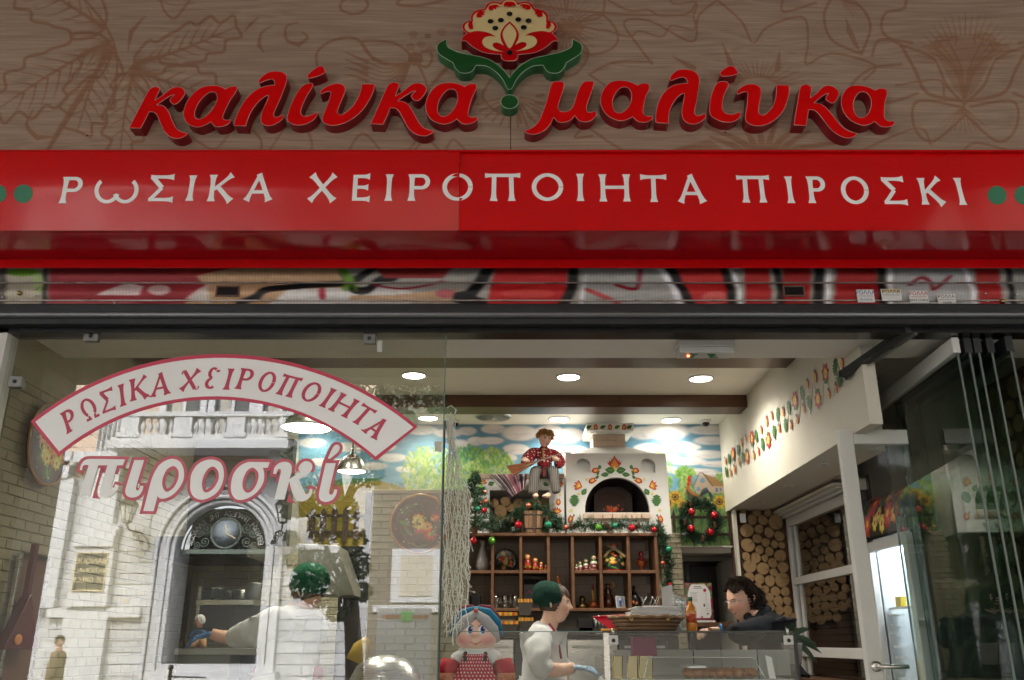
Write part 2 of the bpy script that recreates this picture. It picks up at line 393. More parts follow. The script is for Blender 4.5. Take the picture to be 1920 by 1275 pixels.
for px, py, lab in dl[:6]:
    p = ptz(px, py, CZ); 
    t = thing('ceiling_lamp', 'added unseen fill downlight '+lab, 'ceiling lamp', p, 'round ceiling downlights')
    r_ = .068
    MB().lathe(p, [(r_+.014, 0), (r_+.014, -.006), (r_+.004, -.010), (r_, -.004), (r_, 0)], 28).obj('ring', M_ring, t)
    MB().lathe(p, [(r_, -.002), (r_-.002, -.0035)], 28).obj('diffuser', M_lit, t)
    lamp_light(p.x, p.y, p.z-.02, 7.0 if py < 750 else 2.0).parent = None
# unseen fill lamps, added over the kitchen to brighten it
for x, y, lab in ((-1.35, 5.27, 'over the kitchen worktop'), (-1.45, 6.35, 'over the kitchen sink by the back wall'), (-.95, 4.25, 'close behind the shop window')):
    t = thing('ceiling_lamp', 'added unseen fill downlight '+lab, 'ceiling lamp', (x, y, CZ), 'round ceiling downlights')
    MB().lathe((x, y, CZ), [(.068, -.002), (.066, -.0035)], 28).obj('diffuser', M_lit, t)
    lamp_light(x, y, CZ-.02, 1.6)
# vent
p = ptz(925, 781, CZ)
t = thing('ceiling_vent', 'round slotted air vent in the ceiling above the painted sky', 'vent', p)
MB().lathe(p, [(.135, 0), (.135, -.006), (.12, -.012), (.118, -.004)], 32).obj('rim', M_steel, t)
MB().lathe(p, [(.118, -.002), (.001, -.003)], 32).obj('backing', M_black, t)
for i in range(20):
    a = 2*math.pi*i/20; MB().beam(p+Vector((math.cos(a)*.02, math.sin(a)*.02, -.008)), p+Vector((math.cos(a)*.118, math.sin(a)*.118, -.008)), .011, .004).obj('slat', M_steel, t)
MB().ball(p+Vector((0, 0, -.008)), .016).obj('hub', M_steel, t)
for px, py, lab in ((853, 789, 'small dark dome camera on the ceiling beside the icicle lights'), (1323, 788, 'small dark dome camera on the ceiling near the right wall')):
    p = ptz(px, py, CZ)
    t = thing('security_camera', lab, 'security camera', p, 'ceiling dome cameras')
    MB().lathe(p, [(.042, 0), (.040, -.012), (.03, -.02)], 20).obj('base', M_ring, t)
    MB().lathe(p, [(.028, -.018), (.026, -.032), (.016, -.044), (.0001, -.048)], 18).obj('dome', M_black, t)
# emergency light
t = thing('emergency_light', 'white emergency light box with a green running man sign', 'emergency light', (.78, 3.8, Z+1.28))
a = pt(1272, 640, 3.7); b = pt(1378, 640, 3.7)
box('housing', M_alu, a.x, b.x, 3.70, 3.80, Z+1.25, Z+1.281, t, .004)
box('diffuser', mat('milky_plastic', (.62, .62, .60), .3), a.x+.004, b.x-.006, 3.705, 3.795, Z+1.222, Z+1.25, t, .004)
Mg = mat('sign_green', (.01, .15, .05), .5)
zz = Z+1.2215
m = MB()
for q in ([(1333, 661), (1340, 655), (1345, 661), (1340, 665)],):
    pass
m.box(a.x+.14, a.x+.175, 3.74, 3.752, zz-.001, zz); m.box(a.x+.15, a.x+.165, 3.722, 3.78, zz-.0012, zz); m.box(a.x+.165, a.x+.19, 3.77, 3.78, zz-.001, zz); m.box(a.x+.13, a.x+.15, 3.722, 3.732, zz-.0014, zz)
m.obj('running_man', Mg, t)
m = MB(); m.box(a.x+.065, a.x+.078, 3.722, 3.78, zz-.001, zz); m.box(a.x+.055, a.x+.088, 3.722, 3.735, zz-.0012, zz); m.obj('arrow', Mg, t)
MB().ball((a.x+.05, 3.75, zz), .006).obj('indicator', mat('red_led', (.6, .05, .02), .4, emit=(1, .1, .03), es=3), t)
# pendant lamps over the kitchen
def pendant(px, py, Y, r, lab):
    p = pt(px, py, Y)
    t = thing('pendant_lamp', lab, 'pendant lamp', p, 'steel pendant lamps over the kitchen')
    prof = [(.0001, r*.9), (r*.7, r*.6), (r*.93, r*.2), (r*.985, .001), (r, 0), (r*.995, r*.12), (r*.93, r*.42), (r*.78, r*.75), (r*.52, r*1.05), (r*.22, r*1.24), (r*.14, r*1.3), (r*.13, r*1.6), (.004, r*1.7)]
    MB().lathe(p, prof, 28).obj('shade', M_steel, t)
    MB().lathe(p, [(r*.93, .004), (r*.6, -.002), (.001, -.006)], 24).obj('bulb_disc', M_lit, t)
    MB().tube([p+Vector((0, 0, r*1.6)), (p.x, p.y, CZ)], .004, 6).obj('cord', M_black, t)
    lamp_light(p.x, p.y, p.z-.01, 3, .05)
pendant(659, 885, 5.9, .098, 'steel bell pendant lamp hanging right of the red and white lettering')
pendant(575, 804, 4.9, .145, 'wide lit pendant lamp hanging just under the white banner')
# ================================================================ TRAYS OF SMALL BRICKS
def brick_field(name_parent, org, du, dv, dn, nu, nv, bw, bh, gap, limit, skip=None, thick=.012):
    """bricks on a plane: org corner, unit vectors du (along), dv (up), dn (out)"""
    org = Vector(org); du = Vector(du); dv = Vector(dv); dn = Vector(dn)
    def tb(w, k):
        e = gap; b_ = .003
        m = MB(); 
        A = [(0, 0), (w, 0), (w, bh-e), (0, bh-e)]; B = [(b_, b_), (w-b_, b_), (w-b_, bh-e-b_), (b_, bh-e-b_)]
        rr = random.Random(k); dz = [rr.uniform(-.002, .002) for _ in range(4)]
        vs = [du*u+dv*v for u, v in A]+[du*u+dv*v+dn*(thick-.003) for u, v in A]+[du*u+dv*v+dn*(thick+dz[i]) for i, (u, v) in enumerate(B)]
        m.add(vs, [(4, 5, 9, 8), (5, 6, 10, 9), (6, 7, 11, 10), (7, 4, 8, 11), (8, 9, 10, 11), (0, 1, 5, 4), (1, 2, 6, 5), (2, 3, 7, 6), (3, 0, 4, 7)])
        me = bpy.data.meshes.new('brick'); me.from_pydata(m.v, [], m.f); me.materials.append(M_brick); return me, vs, m.f
    full = [tb(bw-gap, k) for k in range(4)]; half = [tb(bw/2-gap, k) for k in range(2)]
    cells = []
    for j in range(nv):
        u = 0.
        if j % 2: cells.append((u, j, half)); u += bw/2
        while u < nu*bw-bw*.6: cells.append((u, j, full)); u += bw
        if nu*bw-u > bw*.3: cells.append((u, j, half))
    cells = [c for c in cells if not (skip and skip(c[0]+bw/2, c[1]*bh))]
    cells.sort(key=lambda c: limit[1](c[0], c[1]*bh)) if limit[0] < len(cells) else None
    for c in cells[:limit[0]]:
        me = rnd.choice(c[2])[0]; o = bpy.data.objects.new('brick', me); COL.objects.link(o); o.location = org+du*c[0]+dv*(c[1]*bh)-name_parent.location*1.0
        o.parent = name_parent
    if len(cells) > limit[0]:
        m = MB()
        for c in cells[limit[0]:]:
            k = rnd.choice(c[2]); o_ = org+du*c[0]+dv*(c[1]*bh); m.add([o_+v for v in k[1]], k[2])
        o = m.obj('bricks', M_brick, name_parent); o['kind'] = 'stuff'
lw = thing('brick_cladding', 'sand brick cladding of the wall at the far left', 'brick wall', (-2.13, 3.56, FL))
brick_field(lw, (-2.13, 3.58, .9), (0, 1, 0), (0, 0, 1), (1, 0, 0), 24, 38, .12, .044, .0028, (300, lambda u, v: abs(u-.6)*1.0+abs(v-1.2)*.9), thick=.006)
# brick pillar
pc0 = pt(700, 918, 4.9); pc1 = pt(877, 918, 4.9)
bc = thing('brick_pillar', 'sand brick pillar behind the right edge of the window', 'pillar', (pc0.x, 4.9, FL))
box('core', M_mortar, pc0.x, pc1.x, 4.914, 5.06, FL, pc0.z-.025, bc)
nb = 5; w_ = (pc1.x-pc0.x)/nb
brick_field(bc, (pc0.x, 4.914, pc0.z-.025-.0375*34), (1, 0, 0), (0, 0, 1), (0, -1, 0), nb, 34, w_, .0375, .0035, (300, lambda u, v: 0))
box('cap', M_brick, pc0.x-.01, pc1.x+.01, 4.895, 5.07, pc0.z-.024, pc0.z, bc, .004)
brick_field(bc, (pc1.x, 4.92, pc0.z-.025-.0375*34), (0, 1, 0), (0, 0, 1), (1, 0, 0), 1, 34, .14, .0375, .0035, (300, lambda u, v: 0), thick=.006)
box('pillar_edge', mat('dark_post', (.03, .03, .03), .5), pc0.x-.045, pc0.x-.012, 4.93, 4.99, FL, Z+.80, bc)
# kitchen back wall tiles
kw = thing('kitchen_wall', 'pale brick wall behind the kitchen shelf of pots', 'brick wall', (-1.5, 6.1, FL))
ka = pt(330, 1040, 6.0); kb = pt(700, 1040, 6.0)
box('core', M_mortar, -2.12, kb.x+.06, 6.012, 6.10, FL, Z+.56, kw)
brick_field(kw, (-2.10, 6.012, Z-.5), (1, 0, 0), (0, 0, 1), (0, -1, 0), 12, 23, .12, .045, .003, (150, lambda u, v: abs(u-.7)+abs(v-.8)), thick=.006)
# ================================================================ THE SHOP SIGN
YP = 3.12; YF = 3.062          # board, letter faces
sg = thing('shop_sign', 'wood grain sign board with floral print, raised red letters and a flower emblem', 'sign', (0, YP, Z+1.85))
mW = bpy.data.materials.new('printed_wood'); mW.use_nodes = True; n_ = mW.node_tree.nodes; k_ = mW.node_tree.links; P_ = n_['Principled BSDF']
P_.inputs['Roughness'].default_value = .42
tc = n_.new('ShaderNodeTexCoord'); mp = n_.new('ShaderNodeMapping'); mp.inputs['Scale'].default_value = (.55, 1, 5.5); k_.new(tc.outputs['Object'], mp.inputs[0])
n1 = n_.new('ShaderNodeTexNoise'); n1.inputs['Scale'].default_value = 1.3; n1.inputs['Detail'].default_value = 3; n1.inputs['Distortion'].default_value = 1.2; k_.new(mp.outputs[0], n1.inputs[0])
w1 = n_.new('ShaderNodeMath'); w1.operation = 'MULTIPLY'; w1.inputs[1].default_value = 9; k_.new(n1.outputs['Fac'], w1.inputs[0])
w2 = n_.new('ShaderNodeMath'); w2.operation = 'PINGPONG'; w2.inputs[1].default_value = .5; k_.new(w1.outputs[0], w2.inputs[0])
mp2 = n_.new('ShaderNodeMapping'); mp2.inputs['Scale'].default_value = (1.5, 1, 60); k_.new(tc.outputs['Object'], mp2.inputs[0])
n2 = n_.new('ShaderNodeTexNoise'); n2.inputs['Scale'].default_value = 3; n2.inputs['Detail'].default_value = 6; k_.new(mp2.outputs[0], n2.inputs[0])
ad = n_.new('ShaderNodeMath'); ad.operation = 'MULTIPLY_ADD'; ad.inputs[1].default_value = .55; k_.new(w2.outputs[0], ad.inputs[0]); k_.new(n2.outputs['Fac'], ad.inputs[2])
cr = n_.new('ShaderNodeValToRGB'); cr.color_ramp.elements[0].position = .3; cr.color_ramp.elements[0].color = (.275, .18, .13, 1); cr.color_ramp.elements[1].position = .95; cr.color_ramp.elements[1].color = (.46, .33, .245, 1); k_.new(ad.outputs[0], cr.inputs[0])
at = n_.new('ShaderNodeAttribute'); at.attribute_name = 'Col'
mu = n_.new('ShaderNodeMix'); mu.data_type = 'RGBA'; mu.blend_type = 'MULTIPLY'; mu.inputs[0].default_value = 1; k_.new(cr.outputs[0], mu.inputs[6]); k_.new(at.outputs['Color'], mu.inputs[7])
k_.new(mu.outputs[2], P_.inputs['Base Color'])
WH = (255, 255, 255); BR = (226, 194, 174); LT = (236, 214, 200)
c = Canvas(-260, -90, 2180, 296, 2, WH)
_ln = c.line
c.line = lambda p, w, col, al=1, w2=None, smooth=True: _ln(p, w*1.3, col, al, None if w2 is None else w2*1.3, smooth)
def leafprint(base, tip, side, veins=6, w=5):
    bx, by = base; tx, ty = tip; d = Vector((tx-bx, ty-by)); l = d.length; d.normalize(); nrm = Vector((-d.y, d.x))
    def q(u, v): p = Vector(base)+d*(u*l)+nrm*(v*l); return (p.x, p.y)
    for s_ in (1, -1):
        out = [q(0, 0)]
        steps = 5
        for i in range(steps):
            u = (i+.2)/steps; env = side*math.sin(math.pi*min(1, u*.95+.05))**.8
            out += [q(u+.03, s_*env*.92), q(u+.17, s_*env*1.12)] if i else [q(.05, s_*side*.5), q(.2, s_*side*.95)]
        out.append(q(1, 0)); c.line(out, w, BR, .9, smooth=False) if 0 else c.line(out, w*.9, BR, .9)
    c.line([q(0, 0), q(.5, .02), q(1, 0)], w*1.3, BR, .9, w2=1.5)
    for i in range(veins):
        u = .12+.75*i/veins; env = side*.75*math.sin(math.pi*(u*.9+.08))
        for s_ in (1, -1): c.line([q(u, 0), q(u+.07, s_*env*.55), q(u+.15, s_*env)], w*.7, BR, .85, w2=1)
    for i in range(9):
        a = (i-4)*.13; c.line([q(0, 0), q(.13*math.cos(a), .13*math.sin(a)*1.6)], 2, BR, .8, w2=.7)
def curl(pts, w0=2, w1=7):
    h = len(pts)//2
    c.line(pts[:h+1], w0, BR, .9, w2=w1); c.line(pts[h:], w1, BR, .9, w2=w0)
def petals(cx, cy, n, r0, r1, w, a0=0, a1=360, sq=1):
    for i in range(n):
        a = R(a0+(a1-a0)*(i+.5)/n); h = R((a1-a0)/n*.5)
        def q(r_, t): return (cx+r_*math.cos(t), cy+r_*math.sin(t)*sq)
        c.line([q(r0, a-h), q(r0+(r1-r0)*.6, a-h*1.05), q(r1*.97, a-h*.4), q(r1*1.06, a), q(r1*.97, a+h*.4), q(r0+(r1-r0)*.6, a+h*1.05), q(r0, a+h)], w, BR, .85)
        for j in range(5):
            b_ = a+(j-2)*h*.3; c.line([q(r0, b_), q(r0+(r1-r0)*(.45 if j % 2 else .6), b_)], 2.4, BR, .75, w2=.8)
leafprint((205, 78), (-5, 205), .20, 7)
leafprint((196, 52), (20, -50), .25, 6)
leafprint((212, 88), (60, 330), .0, 0)
leafprint((200, 90), (145, 245), .28, 6)
leafprint((252, 122), (443, 50), .17, 7)
leafprint((248, 130), (425, 185), .20, 6)
leafprint((250, 135), (225, 285), .26, 5)
c.line([(150, -10), (196, 45), (219, 105), (214, 180), (205, 205)], 3.5, BR, .9)
c.line([(250, 122), (222, 160), (208, 205)], 3, BR, .9)
curl([(272, 30), (246, 60), (240, 95)], 1.5, 7); curl([(62, 205), (50, 235), (70, 258), (110, 256)], 2, 8)
curl([(485, 32), (470, 45), (459, 58)], 1.5, 5); curl([(512, 48), (490, 62), (486, 85), (494, 98)], 1.5, 6)
curl([(560, 42), (537, 50), (538, 75), (560, 84), (577, 70), (566, 60)], 2, 6)
c.line([(300, -5), (308, 20), (326, 35), (345, 15), (362, -10)], 3.5, BR, .9); c.line([(295, 0), (330, 10), (365, 5)], 2, BR, .8)
c.line([(596, 130), (594, 100), (615, 80), (650, 70), (675, 78), (700, 112)], 4, BR, .9)
c.line([(675, 78), (700, 76), (742, 82), (770, 105), (760, 120), (720, 118), (690, 100), (676, 78)], 4, BR, .9)
c.ell(779, 110, 14, 13, BR, .9); c.line([(790, 98), (806, 98), (810, 112), (800, 125), (786, 122)], 4, BR, .9)
for i in range(9): c.line([(770, 116), (722+i*2, 122+i*7), (690-i*4, 104+i*9)], 3.5, BR, .8, w2=1)
for i in range(4): c.line([(688, 116+i*12), (670, 108+i*12), (648, 98+i*14)], 6, BR, .85, w2=1.5)
c.line([(786, 125), (800, 160), (800, 230), (760, 290)], 3.5, BR, .85); c.line([(840, 125), (800, 170)], 6, BR, .85)
c.ell(802, 67, 6, 4.6, BR, 1); 
for x_, y_ in ((775, 64), (790, 84), (806, 92), (770, 88), (828, 60), (826, 82)): c.ell(x_, y_, 9, 7, LT, .8)
c.line([(655, -6), (640, 5), (640, 18), (660, 26), (680, 22), (690, 8), (680, -6)], 4, BR, .9); c.line([(760, -8), (745, 8), (790, 10), (850, -5)], 4, BR, .9)
c.line([(350, 250), (400, 280), (430, 250)], 3.5, BR, .8); c.line([(475, 245), (490, 265), (488, 295)], 4, BR, .8); c.line([(575, 240), (585, 270), (580, 295)], 4, BR, .8); c.line([(530, 245), (500, 290)], 3, BR, .8)
c.line([(650, 290), (680, 250), (720, 290)], 3.5, BR, .85); c.line([(770, 290), (800, 262), (830, 285), (850, 262), (880, 290)], 3.5, BR, .85); c.line([(920, 150), (905, 180), (925, 205), (948, 215)], 3.5, BR, .85)
# right half
petals(1062, 48, 5, 26, 95, 3.4, -90, 270, .95)
c.ell(1067, 52, 17, 13, BR, .8); c.ell(1064, 54, 7, 6, LT, .9)
for i in range(9):
    a = i*.7; c.ell(1067+22*math.cos(a), 52+17*math.sin(a), 7, 5, BR, .7)
leafprint((1000, 10), (1300, 30), .14, 0, 3); 
c.line([(1140, 0), (1180, 20), (1215, 18), (1240, 30), (1290, 25), (1305, 5)], 3, BR, .9)
c.line([(1345, 0), (1310, 30), (1298, 78), (1220, 40), (1170, 42), (1200, 90), (1223, 120)], 3.2, BR, .9)
c.line([(1345, 0), (1390, 40), (1412, 80), (1440, 50), (1505, 32), (1515, 80), (1512, 120), (1560, 100), (1640, 122), (1620, 150)], 3.2, BR, .9)
c.line([(1105, 140), (1150, 118), (1222, 115)], 3.2, BR, .9); c.line([(1105, 140), (1150, 170)], 3.2, BR, .9)
for x0, y0, x1, y1 in ((1355, 82, 1372, 125), (1462, 95, 1458, 128), (1260, 105, 1300, 128)): c.line([(x0, y0), (x1, y1)], 1.5, BR, .9, w2=9)
for i in range(22):
    a = R(-150+i*6); c.line([(1420+45*math.cos(a), 175+30*math.sin(a)), (1420+(100+9*(i % 3))*math.cos(a), 185+72*math.sin(a))], 3, BR, .8, w2=.7)
c.line([(1560, -5), (1545, 30), (1560, 75), (1612, 100)], 4, BR, .9); c.line([(1560, -5), (1610, 10), (1632, 50), (1615, 102)], 4, BR, .9)
for i in range(7): c.line([(1590+i*4-12, -2), (1585+i*5, 30+abs(3-i)*-4)], 2, BR, .8, w2=.8)
c.poly([(1585, 30), (1600, 60), (1615, 100), (1600, 85), (1588, 60)], BR, .8)
c.line([(1468, -2), (1470, 22), (1530, 5)], 3.4, BR, .9)
# tulip
T = 1810
for s_ in (1, -1):
    c.line([(T-2, 190), (T-s_*70, 175), (T-s_*95, 130), (T-s_*120, 85)], 5, BR, .85); c.line([(T-s_*120, 85), (T-s_*60, 110), (T-s_*35, 160), (T-2, 195)], 4, BR, .85)
    c.line([(T-s_*120, 85), (T-s_*155, 60), (T-s_*150, 25), (T-s_*115, 15), (T-s_*110, -20)], 4.5, BR, .85)
    c.line([(T-s_*120, 120), (T-s_*180, 130), (T-s_*215, 170), (T-s_*150, 192), (T-s_*90, 175)], 4, BR, .85)
    c.line([(T-s_*10, 200), (T-s_*90, 190), (T-s_*95, 240), (T-s_*60, 265), (T, 215)], 4, BR, .85)
    c.line([(T-s_*100, 80), (T-s_*160, 75), (T-s_*175, 105)], 4, BR, .85)
    for i in range(4):
        h = 25+i*16; c.line([(T-2, 190), (T-s_*h*.3, 130), (T-s_*h, 90), (T-s_*(h+8), 74+i*5), (T-s_*(h-8), 70+i*5), (T-s_*(h-6), 82+i*4)], 3.5, LT if i % 2 else BR, .9)
    for i in range(12):
        a = R(-90-s_*i*8); c.line([(T+60*math.cos(a), 120+55*math.sin(a)), (T+95*math.cos(a), 120+95*math.sin(a))], 2.4, BR, .8, w2=.8)
c.poly([(T-60, 75), (T-30, 60), (T, 70), (T+30, 58), (T+60, 76), (T+40, 130), (T, 185), (T-40, 130)], BR, .45, True)
for i in range(10): c.line([(T-4, 200), (T-50+i*10, 250-abs(i-5)*3)], 2.2, BR, .8, w2=.8)
# large bloom behind the lower right letters
for i in range(11):
    a = R(180-i*17); c.line([(1432, 320), (1432+60*math.cos(a), 300-40*math.sin(a)), (1432+(120+(i % 2)*50)*math.cos(a), 305-85*math.sin(a))], 14, BR, .8, w2=4)
for i in range(8): c.line([(1330+i*4, 262+i*3), (1250+i*6, 285-i*2)], 2, BR, .8, w2=.8)
c.line([(1110, 255), (1078, 258), (1100, 240), (1140, 265), (1180, 290)], 3.4, BR, .9); c.line([(1620, 280), (1720, 240), (1745, 270)], 3.2, BR, .85); c.line([(1680, 160), (1760, 150), (1770, 180)], 3.2, BR, .85)
c.line([(1800, 290), (1830, 268), (1900, 285)], 3.2, BR, .85)
for i in range(12):
    a = R(20+i*13); c.line([(965+12*math.cos(a), 178+10*math.sin(a)), (965+75*math.cos(a), 178+60*math.sin(a))], 1.5, BR, .8, w2=3.5)
for i in range(5):
    a = R(-10+i*22); c.ell(965+48*math.cos(a), 186+38*math.sin(a), 10, 3.4, BR, .8, rot=math.degrees(a))
half = c.nx//2-2
c.sheet('backing_board', PageY(YP), mW, sg)
a = pt(957.5, 296, YP-.001); b = pt(957.5, 120, YP-.001)
box('joint', M_black, a.x-.0012, a.x+.0012, YP-.0012, YP-.0004, a.z, b.z, sg)
for sx_, sy_ in ((164, 254), (1360, 248)):
    p = pt(sx_, sy_, YP); MB().lathe(p, [(.004, 0), (.003, .002), (.0001, .0025)], 8, axis='y').obj('screw', M_darkmetal, sg)
# --- letters
def zo(ox, oy, s=7.0833): return lambda p: (ox+p[0]/s, oy+p[1]/s)
K = [(85, 990, 1), (345, 490), (400, 450), (450, 443), (490, 470), (478, 515), (425, 625, 1), (530, 555), (640, 470), (720, 443), (790, 460), (828, 510), (815, 560), (770, 620), (710, 672), (660, 668), (628, 630), (635, 600), (660, 575), (690, 550, 1), (650, 557), (560, 610), (450, 685, 1), (520, 690), (575, 725), (620, 800), (690, 960), (740, 1020), (800, 1048), (862, 1058, 1), (840, 1090), (770, 1125), (700, 1130), (620, 1100), (550, 1030), (500, 920), (450, 810), (410, 780), (350, 778, 1), (300, 880), (240, 995, 1)]
A_ = [(1235, 427), (1310, 445), (1365, 475, 1), (1430, 443), (1490, 437), (1520, 450), (1505, 510), (1430, 620), (1370, 740), (1330, 840), (1345, 878), (1390, 885), (1435, 875, 1), (1430, 910), (1370, 955), (1290, 975), (1225, 968), (1175, 910, 1), (1100, 950), (1010, 980), (940, 970), (860, 930), (815, 850), (812, 760), (850, 650), (930, 540), (1030, 460), (1130, 430)]
AH = [(1220, 515), (1250, 550), (1250, 620), (1210, 710), (1140, 800), (1060, 860), (1000, 875), (960, 845), (960, 770), (1000, 670), (1070, 580), (1150, 520)]
LA = [(60, 890, 1), (80, 800), (150, 640), (250, 500), (370, 405), (480, 365), (603, 348, 1), (600, 300), (570, 273), (500, 285), (400, 325, 1), (385, 300), (430, 240), (520, 180), (620, 165), (710, 180), (755, 220), (765, 280), (740, 370), (660, 570), (600, 700), (588, 745), (605, 775), (650, 770), (715, 740, 1), (715, 790), (660, 840), (570, 885), (490, 888), (430, 850), (418, 780), (440, 690), (500, 560), (525, 485, 1), (480, 500), (400, 560), (310, 670), (250, 790), (220, 895, 1)]
IO = [(1112, 352), (1095, 325), (1040, 330), (980, 355), (920, 420), (840, 560), (790, 690), (768, 800), (800, 850), (880, 880), (960, 880), (1050, 855), (1140, 790), (1180, 715, 1), (1140, 720), (1080, 750), (1010, 765), (965, 750), (948, 710), (970, 620), (1030, 490), (1090, 400)]
AC = [(1040, 215), (1110, 150), (1190, 100), (1240, 100), (1265, 140), (1270, 185), (1180, 230), (1060, 262), (1040, 245)]
UP = [(1205, 475, 1), (1215, 430), (1290, 370), (1390, 332), (1470, 332), (1525, 360), (1540, 410), (1520, 480), (1470, 600), (1435, 700), (1455, 738), (1520, 730), (1629, 640), (1700, 530), (1745, 420), (1759, 336, 1), (1931, 336, 1), (1910, 440), (1850, 560), (1760, 690), (1629, 800), (1500, 865), (1370, 888), (1280, 865), (1235, 820), (1250, 740), (1310, 590), (1350, 450), (1335, 437), (1290, 440)]
MU = [(95, 955, 1), (170, 930), (270, 850), (330, 730), (390, 560), (440, 370), (475, 310), (540, 300), (600, 305), (622, 330), (605, 430), (560, 560), (540, 640), (560, 690), (620, 705), (700, 680), (745, 620), (790, 480), (840, 360), (890, 305), (960, 297), (1015, 310), (1000, 400), (950, 540), (920, 640), (930, 705), (980, 712), (1050, 690, 1), (1040, 760), (980, 820), (900, 840), (820, 820), (762, 755, 1), (700, 820), (600, 848), (530, 830), (480, 775, 1), (430, 880), (340, 965), (230, 1005), (130, 990)]
def aff(src, dst):
    S = np.array([[x, y, 1] for x, y in src], float); D = np.array(dst, float); X = np.linalg.lstsq(S, D, rcond=None)[0]
    return lambda p: tuple(np.array([p[0], p[1], 1]) @ X)
idt = lambda p: (p[0], p[1])
KR = [(85, 990), (450, 685), (862, 1058), (720, 443)]; AR = [(1365, 475), (1175, 910), (812, 780), (1235, 427), (1435, 875)]
LR = [(60, 890), (220, 895), (715, 740), (620, 165), (603, 348), (392, 305)]; IR = [(1060, 325), (768, 800), (1180, 715), (930, 882), (1268, 170), (1040, 225), (1215, 98)]
UR = [(1205, 475), (1759, 336), (1931, 336), (1370, 888), (1440, 720), (1430, 330)]
c1 = zo(230, 100); c2 = zo(430, 110); c3 = zo(660, 120); c4 = zo(970, 110); c5 = zo(1200, 110); c6 = zo(1440, 120)
letters = [('kappa', [K], idt, c1, 'left'), ('alpha', [A_, AH], idt, c1, 'left'), ('lambda', [LA], idt, c2, 'left'), ('iota', [IO, AC], idt, c2, 'left'), ('upsilon', [UP], idt, c2, 'left'),
           ('kappa', [K], aff(KR, [(250, 795), (600, 488), (1085, 885), (870, 252)]), c3, 'left'), ('alpha', [A_, AH], aff(AR, [(1510, 298), (1395, 725), (985, 600), (1330, 248), (1655, 705)]), c3, 'left'),
           ('mu', [MU], idt, c4, 'right'), ('alpha', [A_, AH], aff(AR, [(1600, 350), (1530, 770), (1115, 610), (1440, 300), (1790, 760)]), c4, 'right'),
           ('lambda', [LA], aff(LR, [(215, 850), (378, 855), (860, 730), (610, 138), (632, 318), (400, 280)]), c5, 'right'),
           ('iota', [IO, AC], aff(IR, [(1120, 320), (915, 690), (1328, 712), (1140, 870), (1290, 160), (1070, 215), (1220, 88)]), c5, 'right'),
           ('upsilon', [UP], aff(UR, [(1290, 475), (1803, 349), (1975, 349), (1540, 885), (1610, 740), (1480, 335)]), c5, 'right'),
           ('kappa', [K], aff(KR, [(345, 810), (605, 510), (1175, 915), (800, 288)]), c6, 'right'), ('alpha', [A_, AH], aff(AR, [(1435, 350), (1415, 760), (995, 600), (1260, 290), (1670, 755)]), c6, 'right')]
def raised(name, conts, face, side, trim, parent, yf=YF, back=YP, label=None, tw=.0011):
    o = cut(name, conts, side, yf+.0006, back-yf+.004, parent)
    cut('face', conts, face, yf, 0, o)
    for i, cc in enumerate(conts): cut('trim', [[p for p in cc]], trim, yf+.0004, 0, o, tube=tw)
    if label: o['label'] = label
    return o
for nm, cs, f, z_, wd in letters:
    conts = []
    for o_ in cs:
        q = [(*z_(f(p)), *p[2:]) for p in o_]; conts.append(pg(smooth_outline(q, 5), YF))
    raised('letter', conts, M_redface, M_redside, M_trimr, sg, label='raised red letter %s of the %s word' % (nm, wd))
# --- flower emblem
def em(pts, mirror=True, k=5):
    q = list(pts)+([(938*2-p[0], *p[1:]) for p in reversed(pts) if abs(p[0]-938) > 1] if mirror else [])
    return pg([(760+p.x/4.8, p.y/4.8) for p in smooth_outline(q, k)], YF)
stem = em([(938, 700, 1), (900, 650), (840, 590), (740, 530), (620, 500), (480, 470), (390, 430), (370, 390), (375, 350, 1), (300, 390), (285, 440), (310, 490), (430, 565, 1), (450, 610), (490, 650), (545, 658), (600, 640), (635, 587, 1), (730, 595), (820, 650), (880, 720), (915, 790), (938, 805)])
raised('flower_stem', [stem], M_green, M_greenside, M_trimg, sg)
dot = em([(938+78*math.cos(R(a)), 915+62*math.sin(R(a))) for a in range(0, 360, 20)], False)
raised('flower_dot', [dot], M_green, M_greenside, M_trimg, sg)
base = em([(938, -12), (890, -5), (860, 22, 1), (790, 12), (735, 35), (712, 75, 1), (630, 95), (590, 140), (592, 182, 1), (545, 195), (512, 225), (520, 270), (557, 298, 1), (515, 335), (503, 372, 1), (545, 370), (620, 430), (720, 475), (862, 490, 1), (865, 520), (890, 545), (938, 549)])
fl = raised('flower_head', [base], M_red, M_redside, M_trimr, sg)
lay = [0]
def decal(name, pts, m, mirror=True, parent=fl):
    lay[0] += 1; return cut(name, [em(pts, mirror)], m, YF-.0006*lay[0]-.0004, 0, parent)
decal('petal_fan', [(938, 4), (893, 10), (864, 46, 1), (808, 30), (760, 42), (724, 92, 1), (655, 108), (612, 145), (610, 197, 1), (560, 205), (535, 235), (545, 272), (580, 292, 1), (650, 280), (760, 300), (862, 365, 1), (938, 430)], M_cream)
decal('centre_drop', [(938, 193, 1), (885, 245), (855, 310), (870, 380), (930, 450, 1)], M_red)
decal('centre_petal', [(938, 214, 1), (895, 260), (876, 310), (895, 375), (938, 438)], M_cream)
lay[0] += 1
